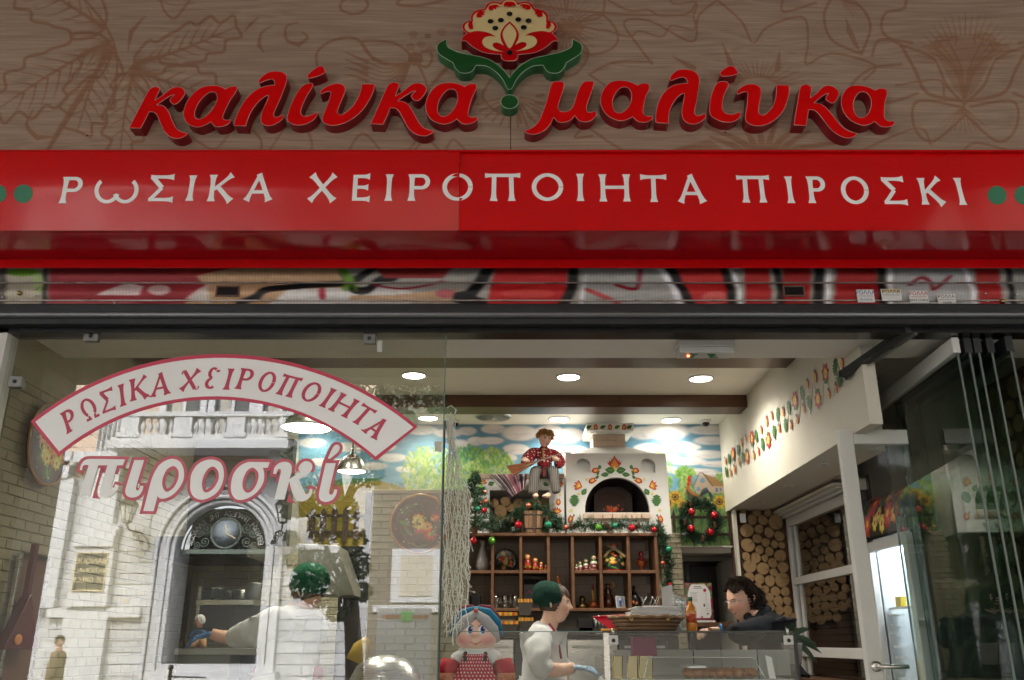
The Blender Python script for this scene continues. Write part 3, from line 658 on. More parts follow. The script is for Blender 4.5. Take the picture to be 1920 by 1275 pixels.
for s_ in (0, 1):
    def mm(pts): return [(938*2-p[0], *p[1:]) for p in reversed(pts)] if s_ else pts
    decal('side_petal', mm([(886, 415, 1), (845, 350), (780, 330), (720, 340), (692, 378), (715, 425), (790, 458), (885, 471, 1), (835, 455), (792, 428), (788, 398), (825, 388), (860, 400)]), M_cream, False)
    for pp in ([(612, 262, 1), (600, 195), (575, 205), (565, 235), (580, 265), (600, 270)], [(640, 160, 1), (645, 125), (680, 105), (728, 110, 1), (705, 122), (712, 140), (690, 142), (690, 158), (668, 165)], [(750, 95, 1), (752, 65), (785, 52), (825, 50), (852, 72, 1), (825, 68), (815, 88), (795, 85), (785, 100), (768, 100)]):
        decal('scallop_mark', mm([(p[0], *p[1:]) for p in pp]), M_red, False)
    for x_, y_ in ((768, 200), (860, 190), (810, 262)): decal('seed', mm([(x_+27*math.cos(R(a)), y_+21*math.sin(R(a))) for a in range(0, 360, 30)]), M_black, False)
decal('scallop_mark', [(938, 30), (900, 35), (886, 60), (890, 78, 1), (905, 66), (922, 72), (938, 80)], M_red)
for y_ in (142, 490): decal('seed', [(938+27*math.cos(R(a)), y_+21*math.sin(R(a))) for a in range(0, 360, 30)], M_black, False)
# ================================================================ RED FASCIA BOX
YA = 3.066
fa = thing('sign_fascia', 'glossy red metal fascia with white Greek lettering across the shopfront', 'fascia', (0, YA, Z+1.51))
zt = pt(960, 288, YA).z; zb = pt(960, 431, YA).z
M_fas = mat('red_enamel', (.64, .0006, .003), .22, var=.05, vs=3, spec=.35, coat=.35, bump=.014, bs=9)
xs = pt(860, 400, YA).x
ZT, ZB = zt, zb
def fas_y(x, z):
    lft = x < xs+.0005; amp = 1 if lft else .12+.95*min(1, max(0, (x-1.25)/.5)); n_ = 16; v = min(1.2, max(0, (ZT-z)/(ZT-ZB))); y_ = YA-(.012 if lft else 0); 
    for j in range(n_): u = v*(j+.5)/n_; y_ += math.tan(R(10)*amp*min(1, u/.5)+R(.5)*math.sin(x*3.1)*amp)*(ZT-ZB)*v/n_
    return y_
for x0, x1, dy in ((-3.2, xs, .010), (xs+.001, 3.2, 0)):
    nx_, nz_ = 60, 24; vs = []
    for i in range(nx_+1):
        x_ = x0+(x1-x0)*i/nx_; pass
        for j in range(nz_+1):
            z_ = zt-(zt-zb)*j/nz_; vs.append((x_, fas_y(x_, z_), z_))
    MB().add(vs, [(i*(nz_+1)+j, i*(nz_+1)+j+1, (i+1)*(nz_+1)+j+1, (i+1)*(nz_+1)+j) for i in range(nx_) for j in range(nz_)], True).obj('front_panel', M_fas, fa)
MB().box(-3.2, 3.2, YA-.016, YP+.02, zt, zt+.009).obj('top_flashing', M_red, fa, .002)
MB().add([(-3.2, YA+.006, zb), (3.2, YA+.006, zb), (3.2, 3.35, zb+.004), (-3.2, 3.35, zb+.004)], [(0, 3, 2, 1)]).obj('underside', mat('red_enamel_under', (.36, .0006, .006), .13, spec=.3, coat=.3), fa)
MB().box(-3.2, 3.2, 3.342, 3.352, Z+1.474, Z+1.513).obj('lower_lip', M_red, fa, .002)
MB().box(-3.2, 3.2, 3.353, 3.50, Z+1.513, Z+2.86).obj('back_plate', M_black, fa)
for x_ in (.345, 1.32, 1.53): MB().lathe((x_, YA-.012, zt+.004), [(.0045, 0), (.003, .003), (.0001, .0035)], 8, axis='y').obj('rivet', M_redside, fa)
# stroke letters: flared capitals
def seg_poly(a, b, w0, w1, fl0=0, fl1=0):
    a = Vector(a); b = Vector(b); d = b-a; l = d.length; d.normalize(); n = Vector((-d.y, d.x)); w0 *= .5; w1 *= .5; t = min(.18, 7/max(l, 1))
    L_ = [a+n*(w0+fl0), a+d*l*t+n*(w0+fl0*.25), a+d*l*t*2.2+n*w0, b-d*l*t*2.2+n*w1, b-d*l*t+n*(w1+fl1*.25), b+n*(w1+fl1)]
    R_ = [b-n*(w1+fl1), b-d*l*t-n*(w1+fl1*.25), b-d*l*t*2.2-n*w1, a+d*l*t*2.2-n*w0, a+d*l*t-n*(w0+fl0*.25), a-n*(w0+fl0)]
    return L_+R_
def arc_poly(cx, cy, rx, ry, a0, a1, wt, ws, n=24, fl1=0):
    o_ = []; i_ = []
    for k in range(n+1):
        a = R(a0+(a1-a0)*k/n); w = ws+(wt-ws)*abs(math.cos(a)); f = (fl1*max(0, (k-n+3)/3)) + (fl1*max(0, (3-k)/3) if fl1 else 0)
        o_.append(Vector((cx+(rx+f)*math.cos(a), cy+(ry+f)*math.sin(a)))); i_.append(Vector((cx+(rx-w-f)*math.cos(a), cy+(ry-w-f)*math.sin(a))))
    return o_+i_[::-1]
def glyph(ch, w, h, T, t, f):
    """strokes of a capital in a box w x h (y down, baseline h); T stem, t thin, f flare"""
    S = lambda a, b, ww=T, f0=f, f1=f: seg_poly(a, b, ww, ww, f0, f1); h_ = T/2
    if ch == 'Ι': return [S((w/2, 0), (w/2, h))]
    if ch == 'Ρ': return [S((h_, 0), (h_, h)), arc_poly(w-h*.30, h*.285, h*.30, h*.285, -90, 90, T, t), S((h_*.4, t/2), (w-h*.29, t/2), t, 0, 0), S((h_, h*.57-t/2), (w-h*.29, h*.57-t/2), t, 0, 0)]
    if ch == 'ω': return [arc_poly(w*.29, h*.5, w*.29, h*.5, 55, 300, T, t, 26), arc_poly(w*.71, h*.5, w*.29, h*.5, 125, -120, T, t, 26)] if 0 else [arc_poly(w*.29, h*.52, w*.30, h*.50, -128+360, 20, T*.9, t, 28), arc_poly(w*.71, h*.52, w*.30, h*.50, 160, -52, T*.9, t, 28)]
    if ch == 'Ω': return [arc_poly(w*.5, h*.44, w*.47, h*.46, 125, 415, T*.95, t, 30), S((w*.06, h-t/2), (w*.40, h-t/2), t*1.2, 0, 0), S((w*.60, h-t/2), (w*.94, h-t/2), t*1.2, 0, 0), S((w*.29, h*.80), (w*.36, h), t, 0, 0), S((w*.71, h*.80), (w*.64, h), t, 0, 0)]
    if ch == 'Σ': return [S((w*.02, t/2), (w*.95, t/2), t, f*.3, f*.9), S((w*.08, t*.4), (w*.50, h*.48), T, 0, 0), S((w*.50, h*.48), (w*.05, h-t*.4), t*1.1, 0, 0), S((w*.0, h-t/2), (w*.98, h-t/2), t, 0, f*.9)]
    if ch == 'Κ': return [S((h_, 0), (h_, h)), S((w*.92, 0), (h_+T*.4, h*.55), t, f, 0), S((w*.30, h*.42), (w*.95, h), T, 0, f)]
    if ch == 'Α': return [S((w*.5, -h*.02), (w*.06, h), t*1.1, 0, f), S((w*.46, -h*.04), (w*.92, h), T, f*.3, f), S((w*.25, h*.66), (w*.75, h*.66), t, 0, 0)]
    if ch == 'Χ': return [S((w*.10, 0), (w*.92, h), T, f, f), S((w*.93, 0), (w*.05, h), t*1.1, f, f)]
    if ch == 'Ε': return [S((h_, 0), (h_, h), T, 0, 0), S((0, t/2), (w*.95, t/2), t, 0, f), S((h_, h*.48), (w*.88, h*.48), t, 0, f), S((0, h-t/2), (w, h-t/2), t, 0, f)]
    if ch == 'Ο': return [arc_poly(w/2, h/2, w/2, h/2, 0, 358, T, t, 40)]
    if ch == 'Π': return [S((-w*.04, t/2), (w*1.04, t/2), t, f*.5, f*.5), S((w*.24, t*.5), (w*.22, h), T, 0, f), S((w*.76, t*.5), (w*.78, h), T, 0, f)]
    if ch == 'Η': return [S((h_, 0), (h_, h)), S((w-h_, 0), (w-h_, h)), S((h_, h*.48), (w-h_, h*.48), t, 0, 0)]
    if ch == 'Τ': return [S((0, t/2), (w, t/2), t, f*.8, f*.8), S((w/2, t*.5), (w/2, h), T, 0, f)]
    if ch == 'χ': return [S((w*.16, h*.08), (w*.78, h*.94), T, 0, 0), arc_poly(w*.14, h*.17, w*.13, h*.14, 150, 330, T*.4, T*.3), arc_poly(w*.86, h*.86, w*.14, h*.14, -20, 160, T*.4, T*.3), S((w*.88, h*.06), (w*.10, h*.96), t*1.1, f*1.5, f*1.5)]
    if ch == 'ε': return [arc_poly(w*.55, h*.26, w*.40, h*.27, 90, 310, T*.95, t, 20), arc_poly(w*.52, h*.74, w*.47, h*.27, 50, 270, T*1.0, t, 20), S((w*.9, h*.12), (w*.9, h*.22), T, 0, 0)]
    return []
def tri_mesh(polys, fn, name, m, parent):
    for i, p in enumerate(polys): pass
    obs = []
    cs = [[fn(q) for q in p] for p in polys]
    me_all = bmesh.new()
    for i, cc in enumerate(cs):
        me = curve_mesh([cc]); me.transform(Matrix.Translation((0, 0, i*.00012))); me_all.from_mesh(me); bpy.data.meshes.remove(me)
    me = bpy.data.meshes.new(name); me_all.to_mesh(me); me_all.free(); return me
def put(me, name, m, y, parent):
    me.transform(Matrix.Translation((0, y, 0)) @ ROT)
    if parent is fa:
        for v in me.vertices: v.co.y = fas_y(v.co.x, v.co.z)-.0010+(v.co.y-y)
    return link(name, me, m, parent)
YL = YA-.006
row = [('Ρ', 113, 158, 332, 382, 9), ('ω', 177, 261, 331, 381, 3), ('Σ', 278, 330, 329, 378, 5), ('Ι', 350, 368, 329, 377, 8), ('Κ', 391, 440, 328, 378, 6), ('Α', 459, 513, 328, 377, 5), ('Χ', 578, 632, 328, 377, 3), ('Ε', 660, 696, 328, 377, 3), ('Ι', 724, 735, 327, 377, 3), ('Ρ', 767, 807, 327, 377, 2), ('Ο', 829, 887, 325, 377, 1), ('Π', 912, 973, 326, 377, 0), ('Ο', 997, 1056, 325, 377, 0), ('Ι', 1081, 1095, 326, 377, -1), ('Η', 1125, 1180, 327, 378, -2), ('Τ', 1200, 1251, 329, 379, -2), ('Α', 1270, 1323, 330, 380, -4), ('Π', 1382, 1444, 330, 380, -5), ('Ι', 1473, 1488, 331, 381, -7), ('Ρ', 1513, 1551, 331, 381, -6), ('Ο', 1574, 1631, 331, 383, -5), ('Σ', 1650, 1703, 333, 383, -9), ('Κ', 1721, 1771, 334, 384, -10), ('Ι', 1790, 1809, 334, 385, -12)]
for ch, x0, x1, y0, y1, sl in row:
    w, h = x1-x0-abs(sl), y1-y0
    polys = glyph(ch, w, h, 8.6, 6.2, 3.2)
    xb = x0 if sl >= 0 else x0-sl
    def fn(q):
        a_ = (xb+q[0]+sl*(1-q[1]/h), y0+q[1]); v = pt(*a_, YL); v = pt(*a_, fas_y(v.x, v.z)); return (v.x, v.z)
    put(tri_mesh(polys, fn, 'letter', M_white, fa), 'letter', M_white, YL, fa)
for cx in (-8, 41, 1875, 1926):
    o = cut('dot', [pg([(cx+18*math.cos(R(a))+(-2.5 if cx < 900 else 2.5)*math.sin(R(a)), 361+16*math.sin(R(a))) for a in range(0, 360, 15)], YL)], mat('green_vinyl', (.03, .20, .10), .4), YL, 0, fa)
    for v in o.data.vertices: v.co.y = fas_y(v.co.x, v.co.z)-.0012
# ================================================================ ROLLER SHUTTER WITH GRAFFITI
YS = 3.44
sh = thing('roller_shutter', 'rolled up metal shutter end covered with red, white and black graffiti', 'shutter', (0, YS, Z+1.34))
c = Canvas(-150, 500, 2070, 584, 2, (150, 146, 140))
RD = (150, 22, 30); DK = (18, 17, 18); WT = (205, 203, 200); TN = (178, 142, 108); GN = (110, 160, 50); PK = (165, 60, 66)
c.poly([(-150, 500), (90, 500), (85, 584), (-150, 584)], (168, 160, 142)); c.ell(45, 512, 30, 8, GN); c.ell(75, 530, 12, 22, (150, 190, 100), .6)
c.poly([(0, 500), (15, 500), (10, 584), (0, 584)], DK, .6); c.line([(88, 500), (84, 584)], 7, DK)
c.poly([(95, 500), (350, 500), (400, 530), (340, 584), (92, 584)], (140, 38, 45)); c.poly([(180, 555), (240, 530), (272, 538), (262, 556)], WT, .8); c.ell(300, 545, 22, 10, WT, .7); c.ell(175, 572, 90, 8, (190, 110, 108), .6)
c.poly([(350, 500), (650, 500), (640, 584), (330, 584), (390, 540)], TN); c.poly([(350, 560), (390, 533), (395, 572)], WT, .8); c.poly([(300, 500), (450, 500), (350, 524)], (150, 46, 44))
c.poly([(490, 584), (540, 545), (660, 540), (700, 584)], WT); c.ell(700, 560, 80, 26, WT, .7); c.line([(450, 569), (480, 558), (500, 545), (540, 540), (590, 535), (655, 530), (700, 505)], 12, DK)
c.line([(640, 505), (655, 530), (665, 545), (690, 545), (710, 528), (740, 520)], 14, DK); c.line([(640, 505), (652, 520), (650, 540)], 16, GN, .8); c.line([(662, 525), (668, 545)], 8, GN, .7)
c.poly([(660, 555), (720, 556), (860, 545), (860, 570), (650, 565)], TN, .9); c.line([(700, 535), (760, 543), (830, 528)], 4, (130, 20, 40)); c.poly([(700, 500), (850, 500), (830, 524), (720, 522)], (135, 35, 35))
c.line([(920, 500), (900, 530), (880, 555), (860, 560), (905, 570)], 20, DK); c.ell(605, 552, 6, 12, (150, 20, 40), .9); c.ell(835, 552, 18, 8, (170, 70, 90), .7)
c.poly([(930, 500), (1065, 500), (1060, 560), (1040, 584), (910, 584)], (178, 30, 32)); c.ell(990, 552, 50, 8, (205, 90, 85), .5); c.line([(1075, 500), (1072, 540), (1055, 575)], 18, DK); c.line([(1105, 505), (1095, 545), (1088, 584)], 10, (225, 225, 235))
c.poly([(1100, 500), (1240, 500), (1290, 584), (1092, 584)], (158, 158, 156)); c.line([(1155, 535), (1192, 543), (1200, 508)], 6, (130, 15, 30)); c.line([(1100, 545), (1160, 572), (1110, 584)], 8, (170, 50, 52), .8)
c.line([(1235, 500), (1262, 540), (1278, 584)], 14, (228, 228, 236)); c.line([(1252, 500), (1278, 540), (1300, 584)], 16, DK); c.poly([(1265, 500), (1360, 500), (1375, 584), (1310, 584), (1285, 540)], (178, 34, 34)); c.ell(1340, 560, 25, 12, (210, 120, 115), .6)
c.line([(1355, 500), (1368, 540), (1372, 584)], 14, DK); c.line([(1370, 508), (1384, 540), (1387, 584)], 8, (235, 235, 240)); c.poly([(1395, 500), (1440, 500), (1448, 584), (1398, 584)], (165, 30, 32)); c.line([(1452, 500), (1462, 540), (1462, 584)], 12, DK)
c.poly([(1468, 500), (1520, 500), (1516, 584), (1468, 584)], (150, 25, 26)); c.line([(1535, 500), (1532, 584)], 18, DK); c.line([(1553, 505), (1550, 584)], 10, (232, 232, 238)); c.poly([(1568, 500), (1640, 500), (1650, 584), (1562, 584)], (150, 26, 26))
c.line([(1650, 500), (1655, 584)], 14, DK); c.line([(1668, 505), (1668, 584)], 10, (232, 232, 236)); c.poly([(1680, 500), (1800, 500), (1820, 584), (1680, 584)], (165, 166, 168)); c.line([(1705, 535), (1725, 522), (1745, 530), (1748, 545), (1780, 520)], 5, (120, 15, 25))
c.line([(1806, 505), (1822, 545), (1826, 584)], 10, (225, 225, 235)); c.poly([(1825, 505), (1870, 505), (1880, 584), (1838, 584)], (150, 30, 30)); c.line([(1888, 500), (1900, 584)], 10, DK); c.poly([(1905, 500), (2070, 500), (2070, 584), (1905, 584)], (140, 140, 138))
n_ = c.noise(16, 60, 12, 3); c.a += n_[..., None]
for _ in range(3): c.a[:, 1:-1] = (c.a[:, :-2]+c.a[:, 1:-1]+c.a[:, 2:])/3
c.a = c.a*1.12+6

c.a[..., :] *= (1-.10*np.abs(np.sin(c.x*1.05))[None, :, None])
M_gr = mat('graffiti_metal', attr=True, rough=.42, metal=.25, var=.12, vs=30)
for (ya, yb, nm) in ((500, 529.5, 'slat'), (531.5, 563, 'slat'), (564.5, 575, 'bottom_bar')):
    j = np.where((c.y >= ya-1) & (c.y <= yb+1))[0]
    d = Canvas.__new__(Canvas); d.x = c.x; d.y = np.clip(c.y[j], ya, yb); d.nx = c.nx; d.ny = len(j); d.a = c.a[j]; d.st = c.st
    class Bow:
        def vec(s, xs, ys):
            co = PageY(YS).vec(xs, ys); t = (ys-ys.min())/(ys.max()-ys.min()); co[..., 1] -= (.012*np.sin(np.pi*t))[:, None]; return co
    d.sheet(nm, Bow(), M_gr, sh)
for yy in (530.5, 563.8):
    z0 = pt(960, yy, YS).z; box('hinge', M_steel, -2.6, 2.6, YS-.004, YS+.006, z0-.003, z0+.003, sh)
for x0, x1 in ((406, 448), (1467, 1510)):
    a = pt(x0, 536, YS-.013); b = pt(x1, 556, YS-.013)
    m = MB(); 
    m.box(a.x, b.x, YS-.017, YS-.012, a.z-.006, a.z); m.box(a.x, b.x, YS-.017, YS-.012, b.z, b.z+.006); m.box(a.x, a.x+.006, YS-.0168, YS-.0118, b.z+.006, a.z-.006); m.box(b.x-.006, b.x, YS-.0168, YS-.0118, b.z+.006, a.z-.006)
    m.obj('slot_frame', mat('brown_metal', (.14, .07, .05), .5), sh)
    box('slot', M_black, a.x+.006, b.x-.006, YS-.014, YS-.0135, b.z+.006, a.z-.006, sh)
for px, py in ((10, 541), (70, 541), (5, 557), (66, 555), (215, 568), (424, 569), (634, 570), (847, 571), (1280, 575), (1704, 578), (1848, 550), (1852, 566), (1906, 552), (1912, 570)):
    MB().lathe(pt(px, py, YS-.013), [(.0055, 0), (.004, .003), (.0001, .004)], 8, axis='y').obj('screw', M_steel, sh)
for px, py in ((37, 550), (1880, 565)): MB().lathe(pt(px, py, YS-.013), [(.011, 0), (.010, .006), (.006, .012), (.0001, .013)], 12, axis='y').obj('lock', mat('brass', (.45, .33, .13), .35, 1), sh)
Mst = mat('sticker_paper', (.72, .72, .70), .6); Mblue = mat('blue_print', (.02, .04, .22), .6); Mredp = mat('red_print', (.5, .02, .02), .6); Mbkp = mat('black_print', (.02, .02, .02), .6)
for (x0, x1, y0, y1, t1, t2, c1_, c2_) in ((1605, 1641, 543, 567, 'ΡΟΛΛΑ', '70.12.616', Mblue, Mblue), (1651, 1692, 542, 564, 'ΡΟΛΛΑ', '', Mbkp, Mbkp), (1703, 1742, 545, 568, 'ΡΟΛΛΑ', '0944 534869', Mredp, Mbkp), (1756, 1794, 551, 572, 'ΡΟΛΛΑ', '44.870', Mbkp, Mbkp)):
    a = pt(x0, y0, YS-.0145); b = pt(x1, y1, YS-.0145); s = box('sticker', Mst, a.x, b.x, YS-.0150, YS-.0143, b.z, a.z, sh)
    w = b.x-a.x; h = a.z-b.z; cx = (a.x+b.x)/2
    text('print', t1, h*.42, c1_, (cx, YS-.0153, a.z-h*.24), s)
    if t2: text('print', t2, w*.18, c2_, (cx, YS-.0153, b.z+h*.22), s)
    else: box('print', mat('yellow_print', (.55, .45, .2), .6), a.x+.002, b.x-.002, YS-.0152, YS-.0151, a.z-h*.25, a.z-.001, s)
    box('print', c1_, a.x+.006, b.x-.006, YS-.0153, YS-.0152, (a.z+b.z)/2-.001, (a.z+b.z)/2+.0006, s)
# dark head rail over the doors
hr = thing('head_rail', 'dark metal head rail running above the shop glass', 'rail', (0, 3.46, Z+1.25))
MB().box(-2.6, 2.6, 3.40, 3.56, Z+1.298, Z+1.338).obj('upper_profile', M_darkmetal, hr, .006)
MB().tube([(-2.6, 3.415, Z+1.293), (2.6, 3.415, Z+1.293)], .014, 12).obj('round_edge', M_steel if 0 else mat('grey_metal', (.16, .165, .17), .35, .6), hr)
MB().box(-2.6, 2.6, 3.425, 3.56, Z+1.255, Z+1.298).obj('lower_profile', M_darkmetal, hr, .003)
MB().box(-2.6, 2.6, 3.470, 3.558, Z+1.232, Z+1.2548).obj('seal', M_black, hr)
box('left_jamb', M_alu, -2.30, -2.118, 3.47, 3.555, FL, Z+1.252)['kind'] = 'structure'
# ================================================================ SHOP WINDOW (left pane) AND ITS LETTERING
wl = thing('window_pane', 'large frameless shop window with white and pink lettering decals', 'window', (-1, GY, FL))
xr = .5*(pt(834, 640, GY).x+pt(820, 1270, GY).x); xl = -2.115; zt = pt(400, 626, GY).z
pane = MB().add([(xl, GY, FL), (xr, GY, FL), (xr, GY, zt), (xl, GY, zt)], [(0, 1, 2, 3)]).obj('pane', M_glass, wl)
box('glass_edge', mat('glass_edge', (.10, .18, .14), .15), xr, xr+.004, GY-.004, GY+.004, FL, zt, wl)
box('gasket', M_darkmetal, xr+.0045, xr+.010, GY-.004, GY+.006, FL, Z+.86, wl)
box('top_rail', M_alu, xl, 1.6, GY-.012, GY+.02, zt+.012, zt+.024, wl)
for x0, x1, y0, y1 in ((158, 182, 621, 639), (682, 703, 625, 643), (17, 38, 705, 725)):
    a = pt(x0, y0, GY-.014); b = pt(x1, y1, GY-.014); o = box('clamp', mat('clamp_steel', (.20, .20, .19), .4, .8), a.x, b.x, GY-.014, GY+.014, b.z, a.z, wl, .002)
    MB().lathe(((a.x+b.x)/2, GY-.015, (a.z+b.z)/2), [(.009, 0), (.008, .002), (.0001, .0025)], 14, axis='y').obj('bolt', M_darkmetal, o)
a = pt(708, 639, GY); b = pt(716, 660, GY); box('tape', mat('tape', (.5, .52, .48), .5), a.x, b.x, GY-.0012, GY-.0004, b.z, a.z, wl)
YD = GY-.0015
def circ3(a, b, c):
    ax, ay = a; bx, by = b; cx, cy = c; d = 2*(ax*(by-cy)+bx*(cy-ay)+cx*(ay-by))
    ux = ((ax*ax+ay*ay)*(by-cy)+(bx*bx+by*by)*(cy-ay)+(cx*cx+cy*cy)*(ay-by))/d; uy = ((ax*ax+ay*ay)*(cx-bx)+(bx*bx+by*by)*(ax-cx)+(cx*cx+cy*cy)*(bx-ax))/d
    return ux, uy, math.hypot(ax-ux, ay-uy)
def arc(a, b, c, n=40):
    ux, uy, r_ = circ3(a, b, c); t0 = math.atan2(a[1]-uy, a[0]-ux); t1 = math.atan2(c[1]-uy, c[0]-ux)
    return [Vector((ux+r_*math.cos(t0+(t1-t0)*i/n), uy+r_*math.sin(t0+(t1-t0)*i/n))) for i in range(n+1)]
bn = arc((57, 790), (425, 664), (783, 800))+arc((705, 864), (405, 749), (110, 856))
ban = cut('banner', [pg(bn, YD)], M_pink, YD, 0, wl); ban['label'] = 'curved white banner decal edged in crimson'
inn = arc((66, 791), (425, 671), (775, 801))+arc((704, 856), (405, 743), (111, 847))
cut('banner_field', [pg(inn, YD-.0006)], M_white, YD-.0006, 0, ban)
M_ltr = mat('rose_vinyl', (.52, .05, .10), .4)
ml = circ3((120, 786), (425, 707), (712, 800)); 
for ch, cx, cy, w in (('Ρ', 131, 788, 22), ('Ω', 167, 767, 30), ('Σ', 202, 751, 27), ('Ι', 229, 741, 12), ('Κ', 261, 728, 31), ('Α', 301, 721, 32), ('χ', 357, 712, 37), ('ε', 397, 709, 24), ('Ι', 429, 711, 12), ('Ρ', 461, 711, 24), ('Ο', 501, 716, 30), ('Π', 541, 724, 34), ('Ο', 584, 735, 32), ('Ι', 615, 746, 12), ('Η', 645, 760, 34), ('Τ', 684, 776, 30), ('Α', 706, 802, 26)):
    if ch == 'Τ': cx, cy = 680, 779
    h = 40; an = math.atan2(cx-ml[0], -(cy-ml[1])); lean = .22
    polys = glyph(ch, w, h, 6.6, 4.0, 2.6)
    if ch in 'ΡΙΚΑΠΗΤ':
        add = {'Ρ': [3.3], 'Ι': [w/2], 'Κ': [3.3, w*.93], 'Α': [w*.06, w*.92], 'Π': [w*.22, w*.78], 'Η': [3.3, w-3.3], 'Τ': [w/2]}[ch]
        polys += [seg_poly((x_-6.5, h-1.3), (x_+6.5, h-1.3), 2.6, 2.6) for x_ in add]
        if ch in 'ΙΡΚΗ': polys += [seg_poly((x_-6.5, 1.3), (x_+5.5, 1.3), 2.6, 2.6) for x_ in ([add[0]] if ch != 'Η' else add)]
    def fn(q):
        x_ = q[0]-w/2+lean*(h/2-q[1])*(1 if ch not in 'Ω' else 0); y_ = q[1]-h/2
        v = pt(cx+x_*math.cos(an)-y_*math.sin(an), cy+x_*math.sin(an)+y_*math.cos(an), YD-.0012); return (v.x, v.z)
    put(tri_mesh(polys, fn, 'letter', M_ltr, ban), 'letter', M_ltr, YD-.0016, ban)
s7 = zo(120, 800, 6.071)
PI_ = [(175, 780, 1), (280, 440, 1), (245, 435), (215, 450), (205, 495, 1), (180, 492, 1), (195, 430), (240, 380), (310, 367), (695, 372, 1), (670, 440, 1), (605, 440, 1), (535, 680), (530, 710), (550, 720), (580, 700), (600, 662, 1), (620, 665, 1), (610, 710), (570, 765), (500, 803), (440, 795), (410, 760), (415, 700), (495, 440, 1), (390, 440, 1), (295, 780, 1)]
IO2 = [(800, 380, 1), (912, 380, 1), (820, 690), (825, 722), (850, 718), (870, 672, 1), (905, 675, 1), (890, 730), (850, 785), (780, 808), (720, 790), (698, 750), (705, 690)]
RO = [(902, 960, 1), (990, 620), (1030, 520), (1090, 430), (1180, 375), (1260, 368), (1330, 410), (1365, 500), (1360, 600), (1310, 700), (1230, 780), (1140, 820), (1090, 815), (1065, 790, 1), (1020, 962, 1)]
ROH = [(1260, 452), (1300, 500), (1300, 590), (1250, 690), (1180, 740), (1140, 720), (1118, 650), (1130, 570), (1170, 490), (1220, 455)]
OM = [(1437, 640), (1450, 540), (1510, 440), (1600, 385), (1700, 375), (1790, 420), (1821, 530), (1800, 650), (1740, 750), (1650, 810), (1560, 832), (1480, 800), (1440, 730)]
OMH = [(1700, 455), (1750, 500), (1760, 590), (1710, 690), (1640, 745), (1590, 735), (1570, 660), (1590, 560), (1640, 480)]
sh8 = lambda L_: [(p[0]+1578.4, *p[1:]) for p in L_]
SI = sh8([(765, 405, 1), (740, 468, 1), (685, 468, 1), (700, 530), (695, 620), (640, 720), (560, 790), (460, 832), (380, 825), (330, 760), (322, 660), (350, 540), (420, 450), (510, 405), (600, 402)])
SIH = sh8([(575, 468), (625, 510), (635, 580), (600, 680), (540, 745), (490, 745), (455, 690), (460, 600), (500, 510), (540, 475)])
KA = sh8([(815, 830, 1), (890, 520), (885, 485), (860, 485), (835, 540, 1), (802, 535, 1), (820, 460), (880, 410), (960, 402), (1010, 440), (1010, 520), (985, 600, 1), (1050, 555), (1110, 520, 1), (1090, 480), (1110, 430), (1160, 395), (1215, 400), (1248, 440), (1235, 500), (1180, 555), (1095, 600, 1), (1150, 720), (1175, 765), (1205, 755), (1220, 705, 1), (1250, 710, 1), (1240, 770), (1190, 830), (1110, 852), (1050, 810), (1010, 720), (985, 622, 1), (930, 830, 1)])
IA = sh8([(1400, 415, 1), (1515, 415, 1), (1440, 740), (1450, 772), (1480, 765), (1500, 712, 1), (1532, 715, 1), (1520, 770), (1480, 830), (1400, 858), (1340, 835), (1322, 780), (1335, 700)])
IAC = sh8([(1423, 362, 1), (1450, 365, 1), (1540, 290), (1562, 240), (1545, 210), (1510, 208), (1480, 240)])
M_rose2 = mat('pink_vinyl', (.58, .11, .15), .4)
for i, cs in enumerate(([PI_], [IO2], [RO, ROH], [OM, OMH], [SI, SIH], [KA], [IA], [IAC])):
    wc = []; pc = []
    for j, o_ in enumerate(cs):
        q = smooth_outline([(*s7(p), *p[2:]) for p in o_], 5)
        A = abs(sum(q[k-1].x*q[k].y-q[k].x*q[k-1].y for k in range(len(q))))
        off = offset_outline(q, 5.6 if j == 0 else -5.6)
        wc.append(pg(q, YD-.0022)); pc.append(pg(off, YD-.0008))
    b_ = cut('letter', pc, M_rose2, YD-.0008-i*.00012, 0, wl); cut('letter_face', wc, M_white, YD-.0022, 0, b_)
# ================================================================ FOLDING GLASS LEAVES (right)
def leaf(x0, y0, x1, y1, ztop, lab, n):
    t = thing('glass_door_leaf', lab, 'glass door', (x0, y0, FL), 'folded glass door leaves')
    d = Vector((x1-x0, y1-y0, 0)).normalized(); nx = Vector((-d.y, d.x, 0))
    MB().add([(x0, y0, FL+.05), (x1, y1, FL+.05), (x1, y1, ztop-.075), (x0, y0, ztop-.075)], [(0, 1, 2, 3)]).obj('pane', M_glassg, t)
    MB().beam((x0, y0, ztop-.04), (x1, y1, ztop-.04), .032, .07).obj('top_rail', M_alu if n == 0 else M_darkmetal, t, .004)
    MB().beam((x0, y0, FL+.03), (x1, y1, FL+.03), .032, .06).obj('bottom_rail', M_alu, t)
    for x_, y_ in ((x0, y0), (x1, y1)):
        MB().beam((x_, y_, FL+.05), (x_, y_, ztop-.075), .005, .008).obj('edge', mat('polished_edge', (.11, .14, .125), .2), t)
    MB().tube([(x0, y0, ztop-.005), (x0, y0, ztop+.02)], .012, 8).obj('roller', M_darkmetal, t)
leaf(1.884, 3.52, 1.95, 4.50, Z+1.235, 'innermost folded glass leaf, with the pale top rail, nearest the open doorway', 0)
leaf(1.935, 3.52, 1.99, 4.40, Z+1.235, 'second folded glass leaf from the doorway', 1)
leaf(1.975, 3.52, 2.03, 4.38, Z+1.235, 'third folded glass leaf from the doorway', 2)
leaf(2.03, 3.52, 2.09, 4.36, Z+1.235, 'fourth folded glass leaf from the doorway', 3)
leaf(2.10, 3.50, 2.16, 4.34, Z+1.235, 'outermost folded glass leaf at the right edge of the shopfront', 4)
